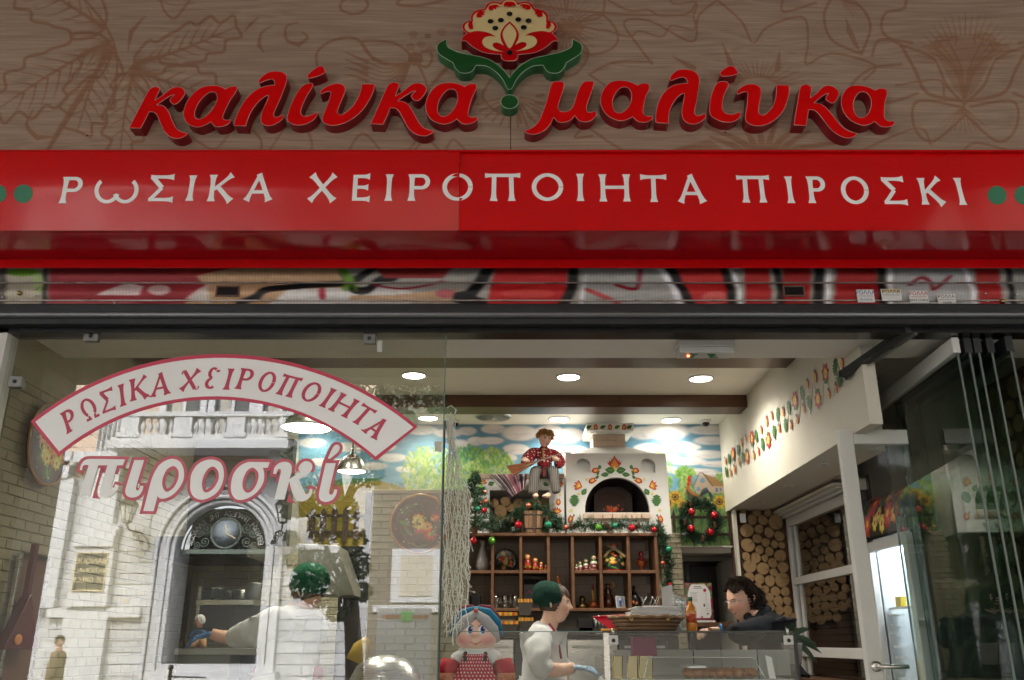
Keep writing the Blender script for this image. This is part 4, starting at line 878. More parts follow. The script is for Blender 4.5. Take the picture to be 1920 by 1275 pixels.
tr = thing('door_track', 'short dark ceiling track beside the folded glass leaves', 'track', (1.67, 3.8, Z+1.25))
RA, RB = pt(1708, 622, 3.47), pt(1582, 708, 3.93)
MB().beam(RA+Vector((0, 0, .012)), RB+Vector((0, 0, .012)), .055, .03).obj('profile', M_darkmetal, tr, .003)
MB().beam(RA+Vector((.02, 0, -.008)), RB+Vector((.02, 0, -.008)), .014, .010).obj('groove', M_steel, tr)
MB().beam(RB, RB+Vector((.16, 0, 0)), .02, .02).obj('cross_profile', M_darkmetal, tr)
# log wall seen through the leaves
M_logend = mat('log_end', (.48, .31, .15), .8, var=.3, vs=22, bump=.3, bs=80)
M_logbark = mat('log_bark', (.10, .05, .028), .9, var=.3, bump=.5)
M_logring = mat('log_rings', attr=True, rough=.8, bump=.15, bs=90)
def log_end_mesh(seed):
    rs = random.Random(seed); N = 20; rings = 7; V = []; Fc = []; C = []; ph = [rs.uniform(0, 6.28) for _ in range(3)]; off = (rs.uniform(-.12, .12), rs.uniform(-.12, .12))
    def rad(t): return 1+.035*math.sin(2*t+ph[0])+.03*math.sin(3*t+ph[1])+.012*math.sin(7*t+ph[2])
    crack = rs.uniform(0, 6.28)
    for i in range(rings):
        u = (i+1)/rings
        for j in range(N):
            t = 2*math.pi*j/N; r_ = u*rad(t); V.append((r_*math.cos(t)+off[0]*(1-u), -.02*(1-u)*rs.random(), r_*math.sin(t)+off[1]*(1-u)))
            s = 1-.10*(i % 2)+rs.uniform(-.06, .06)
            if abs((t-crack+math.pi) % (2*math.pi)-math.pi) < .17 and u < .9: s *= .55
            if i == rings-1: s *= .62
            C.append((.31*s, .195*s, .092*s, 1))
    V.append((off[0], -.01, off[1])); C.append((.22, .12, .06, 1)); ci = len(V)-1
    for j in range(N): Fc.append((ci, (j+1) % N, j))
    for i in range(rings-1):
        for j in range(N): Fc.append((i*N+j, i*N+(j+1) % N, (i+1)*N+(j+1) % N, (i+1)*N+j))
    b = len(V)
    for j in range(N):
        t = 2*math.pi*j/N; V.append((1.03*rad(t)*math.cos(t), .05, 1.03*rad(t)*math.sin(t))); C.append((.11, .055, .03, 1))
    for j in range(N):
        t = 2*math.pi*j/N; V.append((1.03*rad(t)*math.cos(t), 2, 1.03*rad(t)*math.sin(t))); C.append((.11, .055, .03, 1))
    o_ = (rings-1)*N
    for j in range(N): Fc.append((o_+j, o_+(j+1) % N, b+(j+1) % N, b+j)); Fc.append((b+j, b+(j+1) % N, b+N+(j+1) % N, b+N+j))
    me = bpy.data.meshes.new('log'); me.from_pydata(V, [], Fc); a = me.color_attributes.new('Col', 'FLOAT_COLOR', 'POINT'); a.data.foreach_set('color', [q for c_ in C for q in c_]); me.materials.append(M_logring); return me
LOGS = [log_end_mesh(k) for k in range(8)]
def put_log(parent, x, y, z, r_, rotz=0, i=0):
    o = bpy.data.objects.new('log', LOGS[i % 8]); COL.objects.link(o); o.parent = parent; o.location = Vector((x, y, z))-parent.location
    o.rotation_euler = (0, rnd.uniform(0, 6.28), 0) if not rotz else (0, 0, rotz); o.scale = (r_, .03, r_)
    if rotz: o.rotation_euler = (rnd.choice((0, 0)), 0, rotz)
lp = thing('log_wall', 'wall panel of stacked round log ends beside the back doorway', 'log panel', (1.65, 6.43, FL))
LG = [(155, 352, 28), (217, 355, 28), (290, 365, 42), (182, 312, 22), (245, 313, 21), (125, 412, 38), (194, 405, 25), (252, 425, 28), (311, 446, 28), (184, 460, 26), (131, 497, 38), (233, 482, 24), (284, 493, 21), (325, 498, 19), (198, 524, 24), (253, 534, 25), (316, 558, 33), (120, 562, 23), (176, 572, 28), (228, 573, 20), (273, 600, 27), (142, 618, 37), (217, 632, 34), (332, 625, 30), (279, 654, 22), (137, 685, 30), (197, 692, 27), (257, 703, 29), (327, 697, 40), (186, 738, 24), (231, 752, 21), (289, 763, 26), (345, 765, 25), (254, 797, 24), (305, 820, 27), (356, 818, 23), (360, 872, 25), (312, 872, 24), (350, 920, 24), (300, 925, 28), (258, 850, 26), (205, 800, 26), (210, 855, 25), (255, 905, 24), (105, 312, 16), (120, 745, 24), (150, 790, 26), (345, 315, 14), (390, 905, 15), (205, 915, 24), (160, 850, 26), (110, 830, 26)]
a = pt(1386, 955, 6.44); b = pt(1494, 955, 6.44)
box('backing', M_logbark, 1.60, 2.0, 6.455, BW-.003, FL, Z+.914, lp)
for i, (x, y, r_) in enumerate(LG):
    p = pt(1360+x/3.071, 860+y/3.071, 6.42)
    if p.x+r_/3.071/F*6.5 < 2.0: put_log(lp, p.x, 6.42, p.z, r_/3.071/F*6.42*1.02, 0, i)
box('trim', M_plaster, 1.60, 1.622, 6.40, 6.455, FL, Z+.914, lp)
lq = thing('log_wall', 'log end cladding of the side wall seen through the folded glass', 'log panel', (2.47, 3.6, FL))
box('backing', M_logbark, 2.50, 2.60, 3.57, 4.58, FL, Z+1.28, lq)
rs = random.Random(3); pl = []
for _ in range(4000):
    r_ = rs.choice((.05, .06, .075, .045, .035)); y_, z_ = rs.uniform(3.62, 4.52), rs.uniform(Z-.2, Z+1.22)
    if all(math.hypot(y_-q[0], z_-q[1]) > (r_+q[2])*1.03 for q in pl): pl.append((y_, z_, r_))
for i, (y_, z_, r_) in enumerate(pl[:170]): put_log(lq, 2.49, y_, z_, r_, -math.pi/2, i)
# thermostat
t = box('thermostat', M_white, *(lambda a, b: (a.x, b.x))(pt(1387, 963, 6.39), pt(1399, 980, 6.39)), 6.385, 6.40, pt(1387, 980, 6.39).z, pt(1387, 963, 6.39).z, bevel=.002); prop(t, 'small white thermostat at the top left of the log panel', 'thermostat')
# ================================================================ WHITE INNER DOOR
wd = thing('glazed_door', 'white framed glazed door standing beside the drinks fridge', 'door', (1.5, 4.0, FL))
a = pt(1569, 807, 4.0); x0 = a.x; zt = a.z; x1 = 1.90; sw = .066
m = MB(); m.box(x0, x0+sw, 3.98, 4.02, FL, zt); m.obj('stile', M_alu, wd, .004); 
box('top_bar', M_alu, x0+sw, x1-sw, 3.9801, 4.0199, zt-.068, zt, wd, .004); box('bottom_bar', M_alu, x0+sw, x1-sw, 3.9801, 4.0199, FL, FL+.12, wd)
MB().add([(x0+sw, 4.0, FL+.12), (x1-sw, 4.0, FL+.12), (x1-sw, 4.0, zt-.068), (x0+sw, 4.0, zt-.068)], [(0, 1, 2, 3)]).obj('pane', M_glassc, wd)
m = MB(); p = pt(1655, 1250, 3.93); m.tube([(p.x-.01, 3.97, p.z), (p.x-.01, 3.93, p.z), (p.x+.11, 3.93, p.z)], .009, 10); m.lathe((p.x-.01, 3.979, p.z), [(.022, 0), (.022, .008), (.012, .012)], 16, axis='y'); m.obj('handle', M_steel, wd)
# ================================================================ SIDE WINDOW (in the wall x = 2)
sw_ = thing('sliding_window', 'aluminium sliding window in the right wall, dark behind its slats', 'window', (2.0, 5.8, Z))
y1_, y0_ = 6.44, 5.22; zt_, zb_ = Z+.845, Z-.20
zm0 = Z+.43
box('stile', M_alu, 1.985, 2.03, y1_-.05, y1_, zb_, zt_, sw_, .003); box('stile', M_alu, 1.985, 2.03, y0_, y0_+.05, zb_, zt_, sw_, .003)
zmid = ptx(1545, 1079, 2.0).z
for nm, z_, h in (('head', zt_-.03, .06), ('transom', zmid, .05), ('sill', ptx(1560, 1224, 2.0).z, .06)):
    box(nm, M_alu, 1.984, 2.031, y0_+.0501, y1_-.0501, z_-h/2, z_+h/2, sw_, .003)
for k in range(3): box('cornice', M_alu if k else M_plaster, 1.90+k*.03, 2.05, 5.2, y1_+.005, Z+.862+(2-k)*.018-.012, Z+.862+(2-k)*.018+.004, sw_, .002)
M_dg = glassmat('dark_window_glass', (.50, .53, .52), 1.6, .02)
MB().add([(2.005, y0_, zb_), (2.005, y1_, zb_), (2.005, y1_, zt_), (2.005, y0_, zt_)], [(0, 1, 2, 3)]).obj('pane', M_dg, sw_)
box('inner_stile', M_alu, 1.994, 2.02, y1_-.16, y1_-.135, zb_, zt_-.03, sw_)
for k in range(26): box('slat', mat('shutter_slat', (.05, .045, .045), .5), 2.08, 2.10, y0_, y1_, zb_+k*.042, zb_+k*.042+.036, sw_)
box('shutter_back', M_black, 2.105, 2.115, y0_-.05, y1_+.05, zb_-.1, zt_+.1, sw_)
lg = box('window_ledge', M_walnut, 1.80, 1.999, 4.66, 6.40, Z-.245, Z-.205, bevel=.006); prop(lg, 'dark wooden ledge under the side window', 'ledge')
t = thing('soffit_spotlight', 'x', 'ceiling spotlight')
bpy.data.objects.remove(t)
for i, (px, py) in enumerate(((1425, 941), (1479, 911), (1545, 871))):
    p = ptz(px, py, Z+.915)
    t = thing('soffit_spotlight', 'small unlit spotlight under the flowered wall, '+('nearest the back wall', 'middle one of the three', 'nearest the entrance')[i], 'spotlight', p, 'unlit spotlights under the soffit')
    MB().lathe(p, [(.032, 0), (.031, -.003), (.022, -.004), (.018, .0)], 18).obj('ring', M_ring, t)
    MB().lathe(p, [(.019, -.001), (.0001, -.0016)], 14).obj('lens', M_darkmetal, t)
# ================================================================ FRIDGE
fx = 2.05; y0f, y1f = 4.60, 5.16; zf = Z+.54
fr = thing('drinks_fridge', 'tall glass door drinks fridge topped by a dark floral light box', 'fridge', (fx, y0f, FL))
Mf = mat('fridge_shell', (.06, .065, .065), .35); Mw = mat('fridge_liner', (.72, .76, .78), .4)
for a_ in ((fx+.02, 2.66, y0f, y0f+.03, FL, zf+.02), (fx+.02, 2.66, y1f-.03, y1f, FL, zf+.02), (2.62, 2.66, y0f+.03, y1f-.03, FL, zf+.02)): box('shell', Mf, *a_, fr)
box('liner', Mw, 2.58, 2.619, y0f+.031, y1f-.031, FL, zf, fr); box('liner', Mw, fx+.03, 2.58, y1f-.05, y1f-.031, FL, zf, fr); box('top', Mw, fx+.02, 2.62, y0f+.031, y1f-.031, zf-.0, zf+.02, fr)
for a_ in ((y0f, y0f+.055, FL, zf), (y1f-.055, y1f, FL, zf)): box('door_frame', M_alu, fx-.02, fx+.018, a_[0], a_[1], a_[2], a_[3], fr, .004)
box('door_frame', M_alu, fx-.0195, fx+.0175, y0f+.055, y1f-.055, zf-.055, zf, fr, .004)
MB().add([(fx, y0f+.05, FL+.1), (fx, y1f-.05, FL+.1), (fx, y1f-.05, zf-.05), (fx, y0f+.05, zf-.05)], [(0, 1, 2, 3)]).obj('door_pane', M_glassc, fr)
MB().tube([(2.25, y0f+.1, zf-.03), (2.25, y1f-.1, zf-.03)], .02, 10).obj('tube_lamp', mat('fridge_tube', (1, 1, 1), .5, emit=(.85, .95, 1), es=9), fr)
# curved floral light box
NP = 10; c = Canvas(0, 0, 300, 140, 1.5, (14, 12, 12)); rs = random.Random(12)
for i in range(16):
    x_, y_ = rs.uniform(0, 300), rs.uniform(0, 140); c.line([(x_, y_), (x_+rs.uniform(-40, 40), y_+rs.uniform(-30, 30)), (x_+rs.uniform(-60, 60), y_+rs.uniform(-40, 40))], 3, (70, 120, 50))
def khok(c, cx, cy, s, kind, a0=0):
    cols = {'r': ((190, 24, 34), (226, 80, 60), (235, 190, 60)), 'y': ((222, 190, 80), (240, 220, 140), (190, 60, 30)), 'g': ((60, 120, 50), (110, 160, 70), (40, 80, 30)), 'o': ((214, 120, 40), (240, 180, 70), (150, 30, 30))}[kind]
    if kind == 'g':
        p = [(cx+s*u*math.cos(a0)-s*v*math.sin(a0), cy+s*u*math.sin(a0)+s*v*math.cos(a0)) for u, v in ((-1, 0), (-.6, .3), (-.3, .2), (0, .45), (.3, .25), (.5, .3), (1, 0), (.5, -.3), (.3, -.25), (0, -.45), (-.3, -.2), (-.6, -.3))]
        c.poly(p, cols[0], 1); c.line([p[0], p[6]], s*.08, cols[1]); return
    for k in range(7):
        a = a0+2*math.pi*k/7; c.ell(cx+s*.55*math.cos(a), cy+s*.55*math.sin(a), s*.45, s*.30, cols[0], rot=math.degrees(a))
    for k in range(7):
        a = a0+2*math.pi*k/7; c.ell(cx+s*.42*math.cos(a), cy+s*.42*math.sin(a), s*.26, s*.14, cols[1], rot=math.degrees(a))
    c.ell(cx, cy, s*.26, s*.26, cols[2])
for cx, cy, s, kd in ((70, 60, 46, 'r'), (70, 60, 30, 'r'), (45, 110, 30, 'r'), (105, 112, 20, 'y'), (130, 95, 20, 'y'), (20, 70, 22, 'g'), (110, 30, 24, 'g'), (140, 60, 26, 'g'), (180, 50, 30, 'o'), (200, 100, 34, 'r'), (160, 118, 22, 'y'), (235, 40, 40, 'r'), (250, 100, 28, 'o'), (280, 60, 24, 'y'), (60, 20, 14, 'y'), (25, 30, 20, 'r')): khok(c, cx, cy, s, kd, rs.uniform(0, 3))
class Curved:
    def vec(s, xs, ys):
        u = xs/300; v = ys/140; Y_ = y1f-.01+(y0f+.01-(y1f-.01))*u; a = math.pi/2*(1-v); X = fx+.10-.13*np.cos(a); Zz = zf+.02+.245*np.sin(a)
        return np.stack([np.repeat(X[:, None], len(xs), 1), np.repeat(Y_[None, :], len(ys), 0), np.repeat(Zz[:, None], len(xs), 1)], -1).astype(np.float32)
c.sheet('light_box', Curved(), mat('lit_print', attr=True, rough=.25, coat=.5), fr)
m = MB()
prof = [(fx+.10-.135*math.cos(a), zf+.018+.25*math.sin(a)) for a in [math.pi/2*k/8 for k in range(9)]]+[(2.66, zf+.268), (2.66, zf+.021), (fx-.035, zf+.021)]
m.prism(prof, y0f-.012, y0f+.006); m.obj('light_box_end', Mf, fr); m = MB(); m.prism(prof, y1f-.008, y1f+.01); m.obj('light_box_end', Mf, fr)
box('light_box_top', Mf, fx+.10, 2.66, y0f+.006, y1f-.008, zf+.255, zf+.267, fr)
for k, z_ in enumerate((zf-.36, zf-.80, zf-1.2)):
    m = MB()
    for q in range(14): m.beam((fx+.06+q*.036, y0f+.04, z_), (fx+.06+q*.036, y1f-.04, z_), .004)
    m.beam((fx+.06, y0f+.04, z_), (fx+.06, y1f-.04, z_), .012); m.obj('wire_shelf', M_white, fr)
for k in range(18): box('rack_tooth', M_white, fx+.05, fx+.10, y1f-.10, y1f-.05, zf-.40-k*.055, zf-.388-k*.055, fr)
def bottle(x, y, z, r_, h, mc, mcap, lab, nm='bottle', lbl=None, grp=None, mliq=None):
    t = thing(nm, lab, 'bottle', (x, y, z), grp)
    MB().lathe((x, y, z), [(r_*.9, 0), (r_, h*.03), (r_, h*.58), (r_*.9, h*.66), (r_*.45, h*.80), (r_*.36, h*.84), (r_*.36, h*.9)], 16).obj('body', mc, t)
    MB().lathe((x, y, z+h*.88), [(r_*.42, 0), (r_*.42, h*.10), (r_*.36, h*.12)], 12).obj('cap', mcap, t)
    if lbl: MB().lathe((x, y, z+h*.25), [(r_*1.01, 0), (r_*1.01, h*.25)], 16).obj('label', lbl, t)
    return t
Mora = mat('orange_juice', (.62, .22, .02), .15, coat=.6); Mgrn = mat('green_bottle', (.05, .22, .05), .15, coat=.6); Myel = mat('yellow_plastic', (.75, .55, .03), .35); Mcap = mat('dark_green_cap', (.02, .08, .03), .4); Mcola = mat('cola', (.05, .012, .01), .15, coat=.6)
t = box('yellow_box', Myel, fx+.07, fx+.10, 4.98, 5.05, zf-.355, zf-.30); prop(t, 'yellow carton on the top shelf of the drinks fridge', 'carton')
for k, (yy, zz_, mc, lab) in enumerate(((4.78, zf-.795, Mgrn, 'green bottle on the middle fridge shelf nearest the entrance'), (4.86, zf-.795, Myel, 'yellow bottle beside the green one in the fridge'), (4.73, zf-.355, mat('blue_can', (.02, .10, .4), .3), 'blue bottle on the top fridge shelf'), (4.80, zf-1.195, Mcola, 'dark cola bottle on the lowest fridge shelf, left'), (4.70, zf-1.195, Mcola, 'dark cola bottle on the lowest fridge shelf, right'))):
    bottle(fx+.09, yy, zz_, .032, .24, mc, mat('red_cap', (.5, .02, .02), .4), lab)
# ================================================================ MURAL on the back wall
MY = BW-.004
c = Canvas(560, 786, 1392, 1026, 1.6, (96, 158, 196))
nz = c.noise(1, 40, 14, 11, 4); c.a = c.a*(1+.10*nz[..., None])+np.array([30, 22, 10])*np.clip(nz, 0, 1)[..., None]
c.a[:, :] += (np.clip((c.y-800)/140, 0, 1)*26)[:, None, None]*np.array([.6, 1, .7])
rs = random.Random(21)
def cloud(cx, cy, rx, ry, tone=(238, 232, 230), rot=0):
    c.ell(cx, cy+ry*.12, rx*1.03, ry*1.05, (168, 178, 196), .45, rot, .5); c.ell(cx, cy, rx, ry, tone, .92, rot, .3)
    for k in range(int(4+rx/10)):
        a = rs.uniform(0, 6.28); c.ell(cx+rx*.78*math.cos(a), cy+ry*.62*math.sin(a), rx*.28, ry*.36, tone, .8, 0, .5)
    for k in range(int(rx/5)):
        x_ = cx+rs.uniform(-.7, .7)*rx; y_ = cy+rs.uniform(0, .7)*ry; c.line([(x_-rx*.12, y_), (x_, y_-ry*.1), (x_+rx*.12, y_+1)], 1.4, (196, 184, 196), .5)
    c.ell(cx-rx*.15, cy-ry*.3, rx*.6, ry*.4, (250, 248, 244), .5, 0, .8)
for q in ((620, 800, 30, 9), (700, 800, 34, 8), (585, 830, 26, 9), (655, 838, 32, 9), (720, 838, 22, 8), (735, 858, 26, 8), (640, 868, 26, 8), (700, 874, 26, 7), (760, 880, 18, 6), (600, 866, 20, 7), (745, 815, 16, 6), (790, 806, 30, 9),
          (840, 812, 26, 8), (876, 808, 18, 8), (925, 804, 22, 9), (893, 827, 17, 8), (860, 832, 20, 8), (975, 812, 34, 14), (920, 826, 24, 7), (968, 842, 24, 10), (955, 858, 14, 8), (1030, 812, 26, 16), (1068, 816, 26, 14), (1080, 845, 22, 9), (1040, 850, 30, 14),
          (1205, 812, 26, 12), (1250, 808, 42, 16), (1215, 840, 26, 9), (1278, 838, 34, 10), (1330, 806, 40, 9), (1335, 826, 34, 8), (1325, 852, 36, 8), (1290, 865, 34, 7), (1255, 858, 20, 6), (1350, 870, 36, 6), (1300, 884, 46, 6), (1250, 878, 20, 5), (1345, 890, 34, 4)): cloud(*q)
# fields and trees
c.poly([(560, 925), (640, 905), (700, 898), (760, 915), (850, 930), (850, 1026), (560, 1026)], (176, 150, 34)); c.poly([(560, 915), (640, 898), (720, 896), (700, 903), (600, 914)], (70, 130, 60), .8)
for _ in range(900):
    x_, y_ = rs.uniform(560, 850), rs.uniform(905, 1026); c.ell(x_, y_, rs.uniform(1, 3), rs.uniform(1, 2), rs.choice(((208, 182, 70), (150, 128, 24), (196, 120, 30), (120, 140, 40), (224, 204, 110))), .7)
def foliage(cx, cy, rx, ry, n, cols):
    for _ in range(n):
        a = rs.uniform(0, 6.28); r_ = math.sqrt(rs.random()); x_, y_ = cx+rx*r_*math.cos(a), cy+ry*r_*math.sin(a)
        c.line([(x_, y_), (x_+rs.uniform(-5, 5), y_+rs.uniform(2, 9))], rs.uniform(1.6, 4), rs.choice(cols), .75)
GR = ((130, 190, 70), (170, 210, 90), (196, 214, 96), (90, 160, 66), (214, 224, 150), (110, 180, 100))
foliage(815, 900, 48, 66, 600, GR); foliage(785, 885, 30, 50, 240, ((190, 210, 90), (214, 220, 140), (150, 190, 70)))
foliage(880, 862, 34, 30, 260, ((80, 150, 60), (110, 170, 70), (150, 190, 80), (60, 130, 60))); foliage(860, 900, 50, 40, 500, GR); foliage(925, 880, 38, 42, 520, GR); foliage(950, 905, 40, 24, 300, GR); foliage(900, 940, 90, 30, 500, GR)
foliage(1236, 900, 24, 60, 300, GR); foliage(1285, 885, 17, 12, 160, ((130, 190, 70), (90, 160, 60), (170, 210, 90))); foliage(1350, 896, 10, 10, 60, GR); foliage(1285, 915, 14, 26, 120, GR)
c.poly([(1240, 935), (1392, 925), (1392, 1026), (1240, 1026)], (140, 178, 80), .9); foliage(1310, 935, 82, 18, 500, ((170, 200, 90), (110, 160, 60), (200, 210, 110), (90, 140, 60)))
for _ in range(420):
    x_, y_ = rs.uniform(1240, 1392), rs.uniform(965, 1026); c.line([(x_, y_), (x_+rs.uniform(-4, 4), y_-rs.uniform(6, 18))], 1.6, rs.choice(((60, 130, 50), (150, 190, 80), (40, 110, 60), (190, 210, 120), (60, 140, 110))), .7)
# cottage
c.poly([(1302, 909), (1315, 888), (1335, 911), (1357, 911), (1357, 925), (1305, 924)], (206, 180, 150)); c.poly([(1315, 886), (1341, 896), (1360, 911), (1336, 911)], (186, 140, 80)); c.line([(1301, 910), (1315, 886), (1336, 911)], 1.6, (140, 96, 60))
c.ell(1317, 901, 5, 5, (120, 160, 190)); c.poly([(1342, 915), (1346, 915), (1346, 923), (1342, 923)], (90, 130, 180)); c.poly([(1350, 915), (1353, 915), (1353, 922), (1350, 922)], (90, 130, 180)); c.poly([(1307, 913), (1313, 913), (1313, 922), (1307, 922)], (130, 160, 190)); c.poly([(1322, 913), (1328, 913), (1328, 922), (1322, 922)], (130, 160, 190))
for q in range(6): c.line([(1318+q*6, 889+q*1.5), (1334+q*4.6, 910)], .9, (150, 100, 50), .6)
def sunflower(x_, y_, s):
    for k in range(16):
        a = 2*math.pi*k/16; c.ell(x_+s*.72*math.cos(a), y_+s*.72*math.sin(a), s*.36, s*.16, (240, 196, 40) if k % 2 else (226, 166, 20), 1, math.degrees(a))
    c.ell(x_, y_, s*.56, s*.54, (120, 70, 20)); c.ell(x_, y_, s*.38, s*.36, (190, 150, 60)); c.ell(x_, y_, s*.2, s*.2, (40, 24, 14))
for q in ((1266, 932, 12), (1253, 943, 11), (1280, 946, 10), (1349, 941, 12), (1326, 948, 8)): c.line([(q[0], q[1]), (q[0]+1, q[1]+26)], 2, (80, 130, 50)); sunflower(*q)
# rooster
c.poly([(1288, 905), (1292, 897), (1297, 902), (1294, 915), (1300, 924), (1312, 928), (1318, 934), (1312, 942), (1300, 942), (1291, 934), (1286, 922)], (206, 110, 40), 1, True); c.poly([(1288, 918), (1296, 926), (1308, 934), (1302, 942), (1290, 934)], (60, 80, 60), .9, True)
c.ell(1292, 899, 4, 5, (200, 40, 30)); c.ell(1293, 894, 3.5, 2.5, (220, 40, 30)); c.ell(1290, 907, 2, 3, (200, 30, 30))
for k in range(7): c.line([(1312, 932), (1318+k*2, 918+k*.8), (1326+k*1.6, 917+k*3), (1330+k*.5, 928+k*2)], 2, (40, 60, 70), .95, w2=1)
c.line([(1302, 942), (1303, 952)], 1.6, (200, 150, 60)); c.line([(1308, 940), (1309, 951)], 1.6, (200, 150, 60))
c.a = c.a*.74+(c.a.mean(axis=2, keepdims=True))*.17
mural = c.sheet('mural', PageY(MY), M_paint); prop(mural, 'painted country mural of sky, trees, sunflowers, cottage and rooster on the back wall', 'mural')
# dark recess trim under the right part of the mural
a = pt(1272, 1022, 6.5); b = pt(1390, 1022, 6.5)
dr = thing('back_doorway', 'dark recessed doorway below the rooster painting', 'doorway', (1.3, 6.6, FL))
x0 = pt(1272, 1050, 6.55).x; x1 = 1.60
box('lintel', M_plaster, x0, x1, 6.50, 7.3, pt(960, 1023, 6.5).z-.012, pt(960, 1023, 6.5).z, dr)
box('recess_side', M_plaster, 1.64, 1.66, 6.68, 7.3, FL, Z+.6, dr)
xl_ = pt(1282, 1060, 7.25).x; xr_ = pt(1352, 1060, 7.25).x; zt_ = pt(960, 1053, 7.25).z
box('frame', M_black, xl_-.0, xl_+.04, 7.22, 7.28, FL, zt_, dr, .003); box('frame', M_black, xr_-.04, xr_, 7.22, 7.28, FL, zt_, dr, .003); box('frame', M_black, xl_+.04, xr_-.04, 7.22, 7.28, zt_-.04, zt_, dr, .003)
box('door_leaf', mat('black_door', (.02, .017, .016), .4), xl_+.04, xr_-.04, 7.26, 7.30, FL, zt_-.04, dr); box('hinge', M_steel, xr_-.045, xr_-.038, 7.215, 7.222, zt_-.3, zt_-.2, dr)
box('recess_back', M_plaster, x0-.1, xl_-.002, 7.25, 7.3, FL, Z+.7, dr); box('recess_back', M_plaster, xr_+.002, x1+.3, 7.25, 7.3, FL, Z+.7, dr); box('recess_back', M_plaster, x0-.1, x1+.3, 7.2501, 7.2999, zt_+.002, Z+.7, dr)
# slim brick pier right of the shelves
pa = pt(1241, 998, 6.45); pb = pt(1277, 998, 6.45)
pr = thing('brick_pier', 'slim pale brick pier between the shelves and the back doorway', 'pillar', (pa.x, 6.45, FL))
box('core', M_mortar, pa.x-.25, pb.x-.001, 6.464, 6.60, FL, pa.z-.002, pr)
brick_field(pr, (pa.x-.02, 6.464, pa.z-.004-.036*34), (1, 0, 0), (0, 0, 1), (0, -1, 0), 2, 34, (pb.x-pa.x+.02)/2, .036, .003, (300, 0))
# ---- picket fences
M_pick = mat('dark_picket', (.055, .028, .018), .7, var=.4, vs=30, bump=.3)
def fence(px0, px1, ytop, ybot, Y, n, lab, rails, w=9):
    p0 = pt(px0, ybot, Y); t = thing('picket_fence', lab, 'fence', p0)
    for k in range(n):
        x = px0+(px1-px0)*(k+.5)/n; a = pt(x-w/2, ytop+rnd.uniform(-2, 2), Y); b = pt(x+w/2, ybot, Y); m = MB()
        m.prism([(a.x, b.z), (b.x, b.z), (b.x, a.z-.035), ((a.x+b.x)/2, a.z), (a.x, a.z-.035)], Y-.012, Y); m.obj('picket', M_pick, t)
    for r_ in rails:
        a = pt(px0, r_-2.5, Y+.012); b = pt(px1, r_+2.5, Y+.012); box('rail', M_pick, a.x, b.x, Y+.001, Y+.016, b.z, a.z, t)
fence(575, 700, 951, 1013, 6.50, 6, 'dark picket fence in front of the yellow painted field', (967, 998), 7)
fence(1247, 1384, 953, 1014, 6.50, 4, 'dark picket fence on the green painted grass behind the wreath', (970, 1002), 8)
# ================================================================ OVEN
OY = 6.15
M_ow = mat('oven_plaster', (.66, .65, .62), .6, var=.03, bump=.05, bs=30)
ov = thing('bake_oven', 'white painted brick oven with folk flowers round its arched mouth', 'oven', pt(1155, 998, OY))
L0 = pt(1060, 850, OY); R0 = pt(1248, 850, OY); B0 = pt(1060, 1002, OY)
ax = pt(1097, 960, OY).x; bx_ = pt(1219, 960, OY).x; az = pt(1155, 961, OY).z; tz = pt(1157, 895, OY).z
N = 24; cxo = (ax+bx_)/2; arch = [(cxo-(bx_-ax)/2*math.cos(math.pi*k/N), az+(tz-az)*math.sin(math.pi*k/N)**.9) for k in range(N+1)]
ni = []
for x0_, x1_ in ((1080, 1107), (1201, 1228)):
    p = pt(x0_, 886, OY); q = pt(x1_, 859, OY); w = q.x-p.x; ni.append([Vector((p.x, p.z)), Vector((q.x, p.z))]+[Vector(((p.x+q.x)/2+w/2*math.cos(math.pi*k/12), q.z-w/2+w/2*math.sin(math.pi*k/12))) for k in range(13)])
front = [Vector((L0.x, B0.z)), Vector((R0.x+.012, B0.z)), Vector((R0.x, R0.z)), Vector((L0.x, L0.z))]
cut('front_wall', [front, [Vector(p) for p in arch]]+ni, M_ow, OY, .05, ov)
box('niche_back', M_ow, L0.x+.01, R0.x-.01, OY+.054, OY+.06, tz+.01, L0.z-.004, ov)
box('top', M_ow, L0.x, R0.x, OY+.05, BW-.01, L0.z-.02, L0.z-.001, ov); box('side', M_ow, L0.x, L0.x+.02, OY+.0505, BW-.01, B0.z, L0.z-.021, ov); box('side', M_ow, R0.x-.02, R0.x, OY+.0505, BW-.01, B0.z, L0.z-.021, ov)
M_mouth = mat('mouth_black', (.006, .0055, .0055), .7)  # near-black colour for the inside of the oven mouth
m = MB(); n0 = len(arch)
m.add([(x, OY+.049, z) for x, z in arch]+[(cxo+(x-cxo)*.72, OY+.34, az+(z-az)*.9) for x, z in arch], [(i, i+1, i+1+n0, i+n0) for i in range(n0-1)]); m.obj('arch_lining', M_mouth, ov)
box('chamber_floor', M_mouth, ax-.02, bx_+.02, OY+.051, OY+.4, az-.01, az-.001, ov); box('chamber_back', M_mouth, ax, bx_, OY+.345, OY+.36, az-.02, tz+.02, ov)
fp = thing('electric_fireplace', 'small glowing electric fireplace inside the oven mouth', 'fireplace', (cxo, OY+.3, az))
a = pt(1112, 912, OY+.24); b = pt(1187, 958, OY+.24); box('case', mat('fireplace_case', (.012, .011, .011), .35), a.x, b.x, OY+.24, OY+.30, az+.001, a.z, fp, .004)
c = Canvas(0, 0, 80, 44, 1, (30, 20, 18)); rs = random.Random(5); c.ell(38, 20, 36, 12, (44, 26, 18), .8, 0, .9)
for k in range(60): c.ell(38+rs.gauss(0, 8), 34+rs.gauss(0, 3), rs.uniform(.8, 2.6), rs.uniform(.8, 2), rs.choice(((150, 52, 22), (120, 34, 14), (170, 80, 40))), .8, 0, .6)
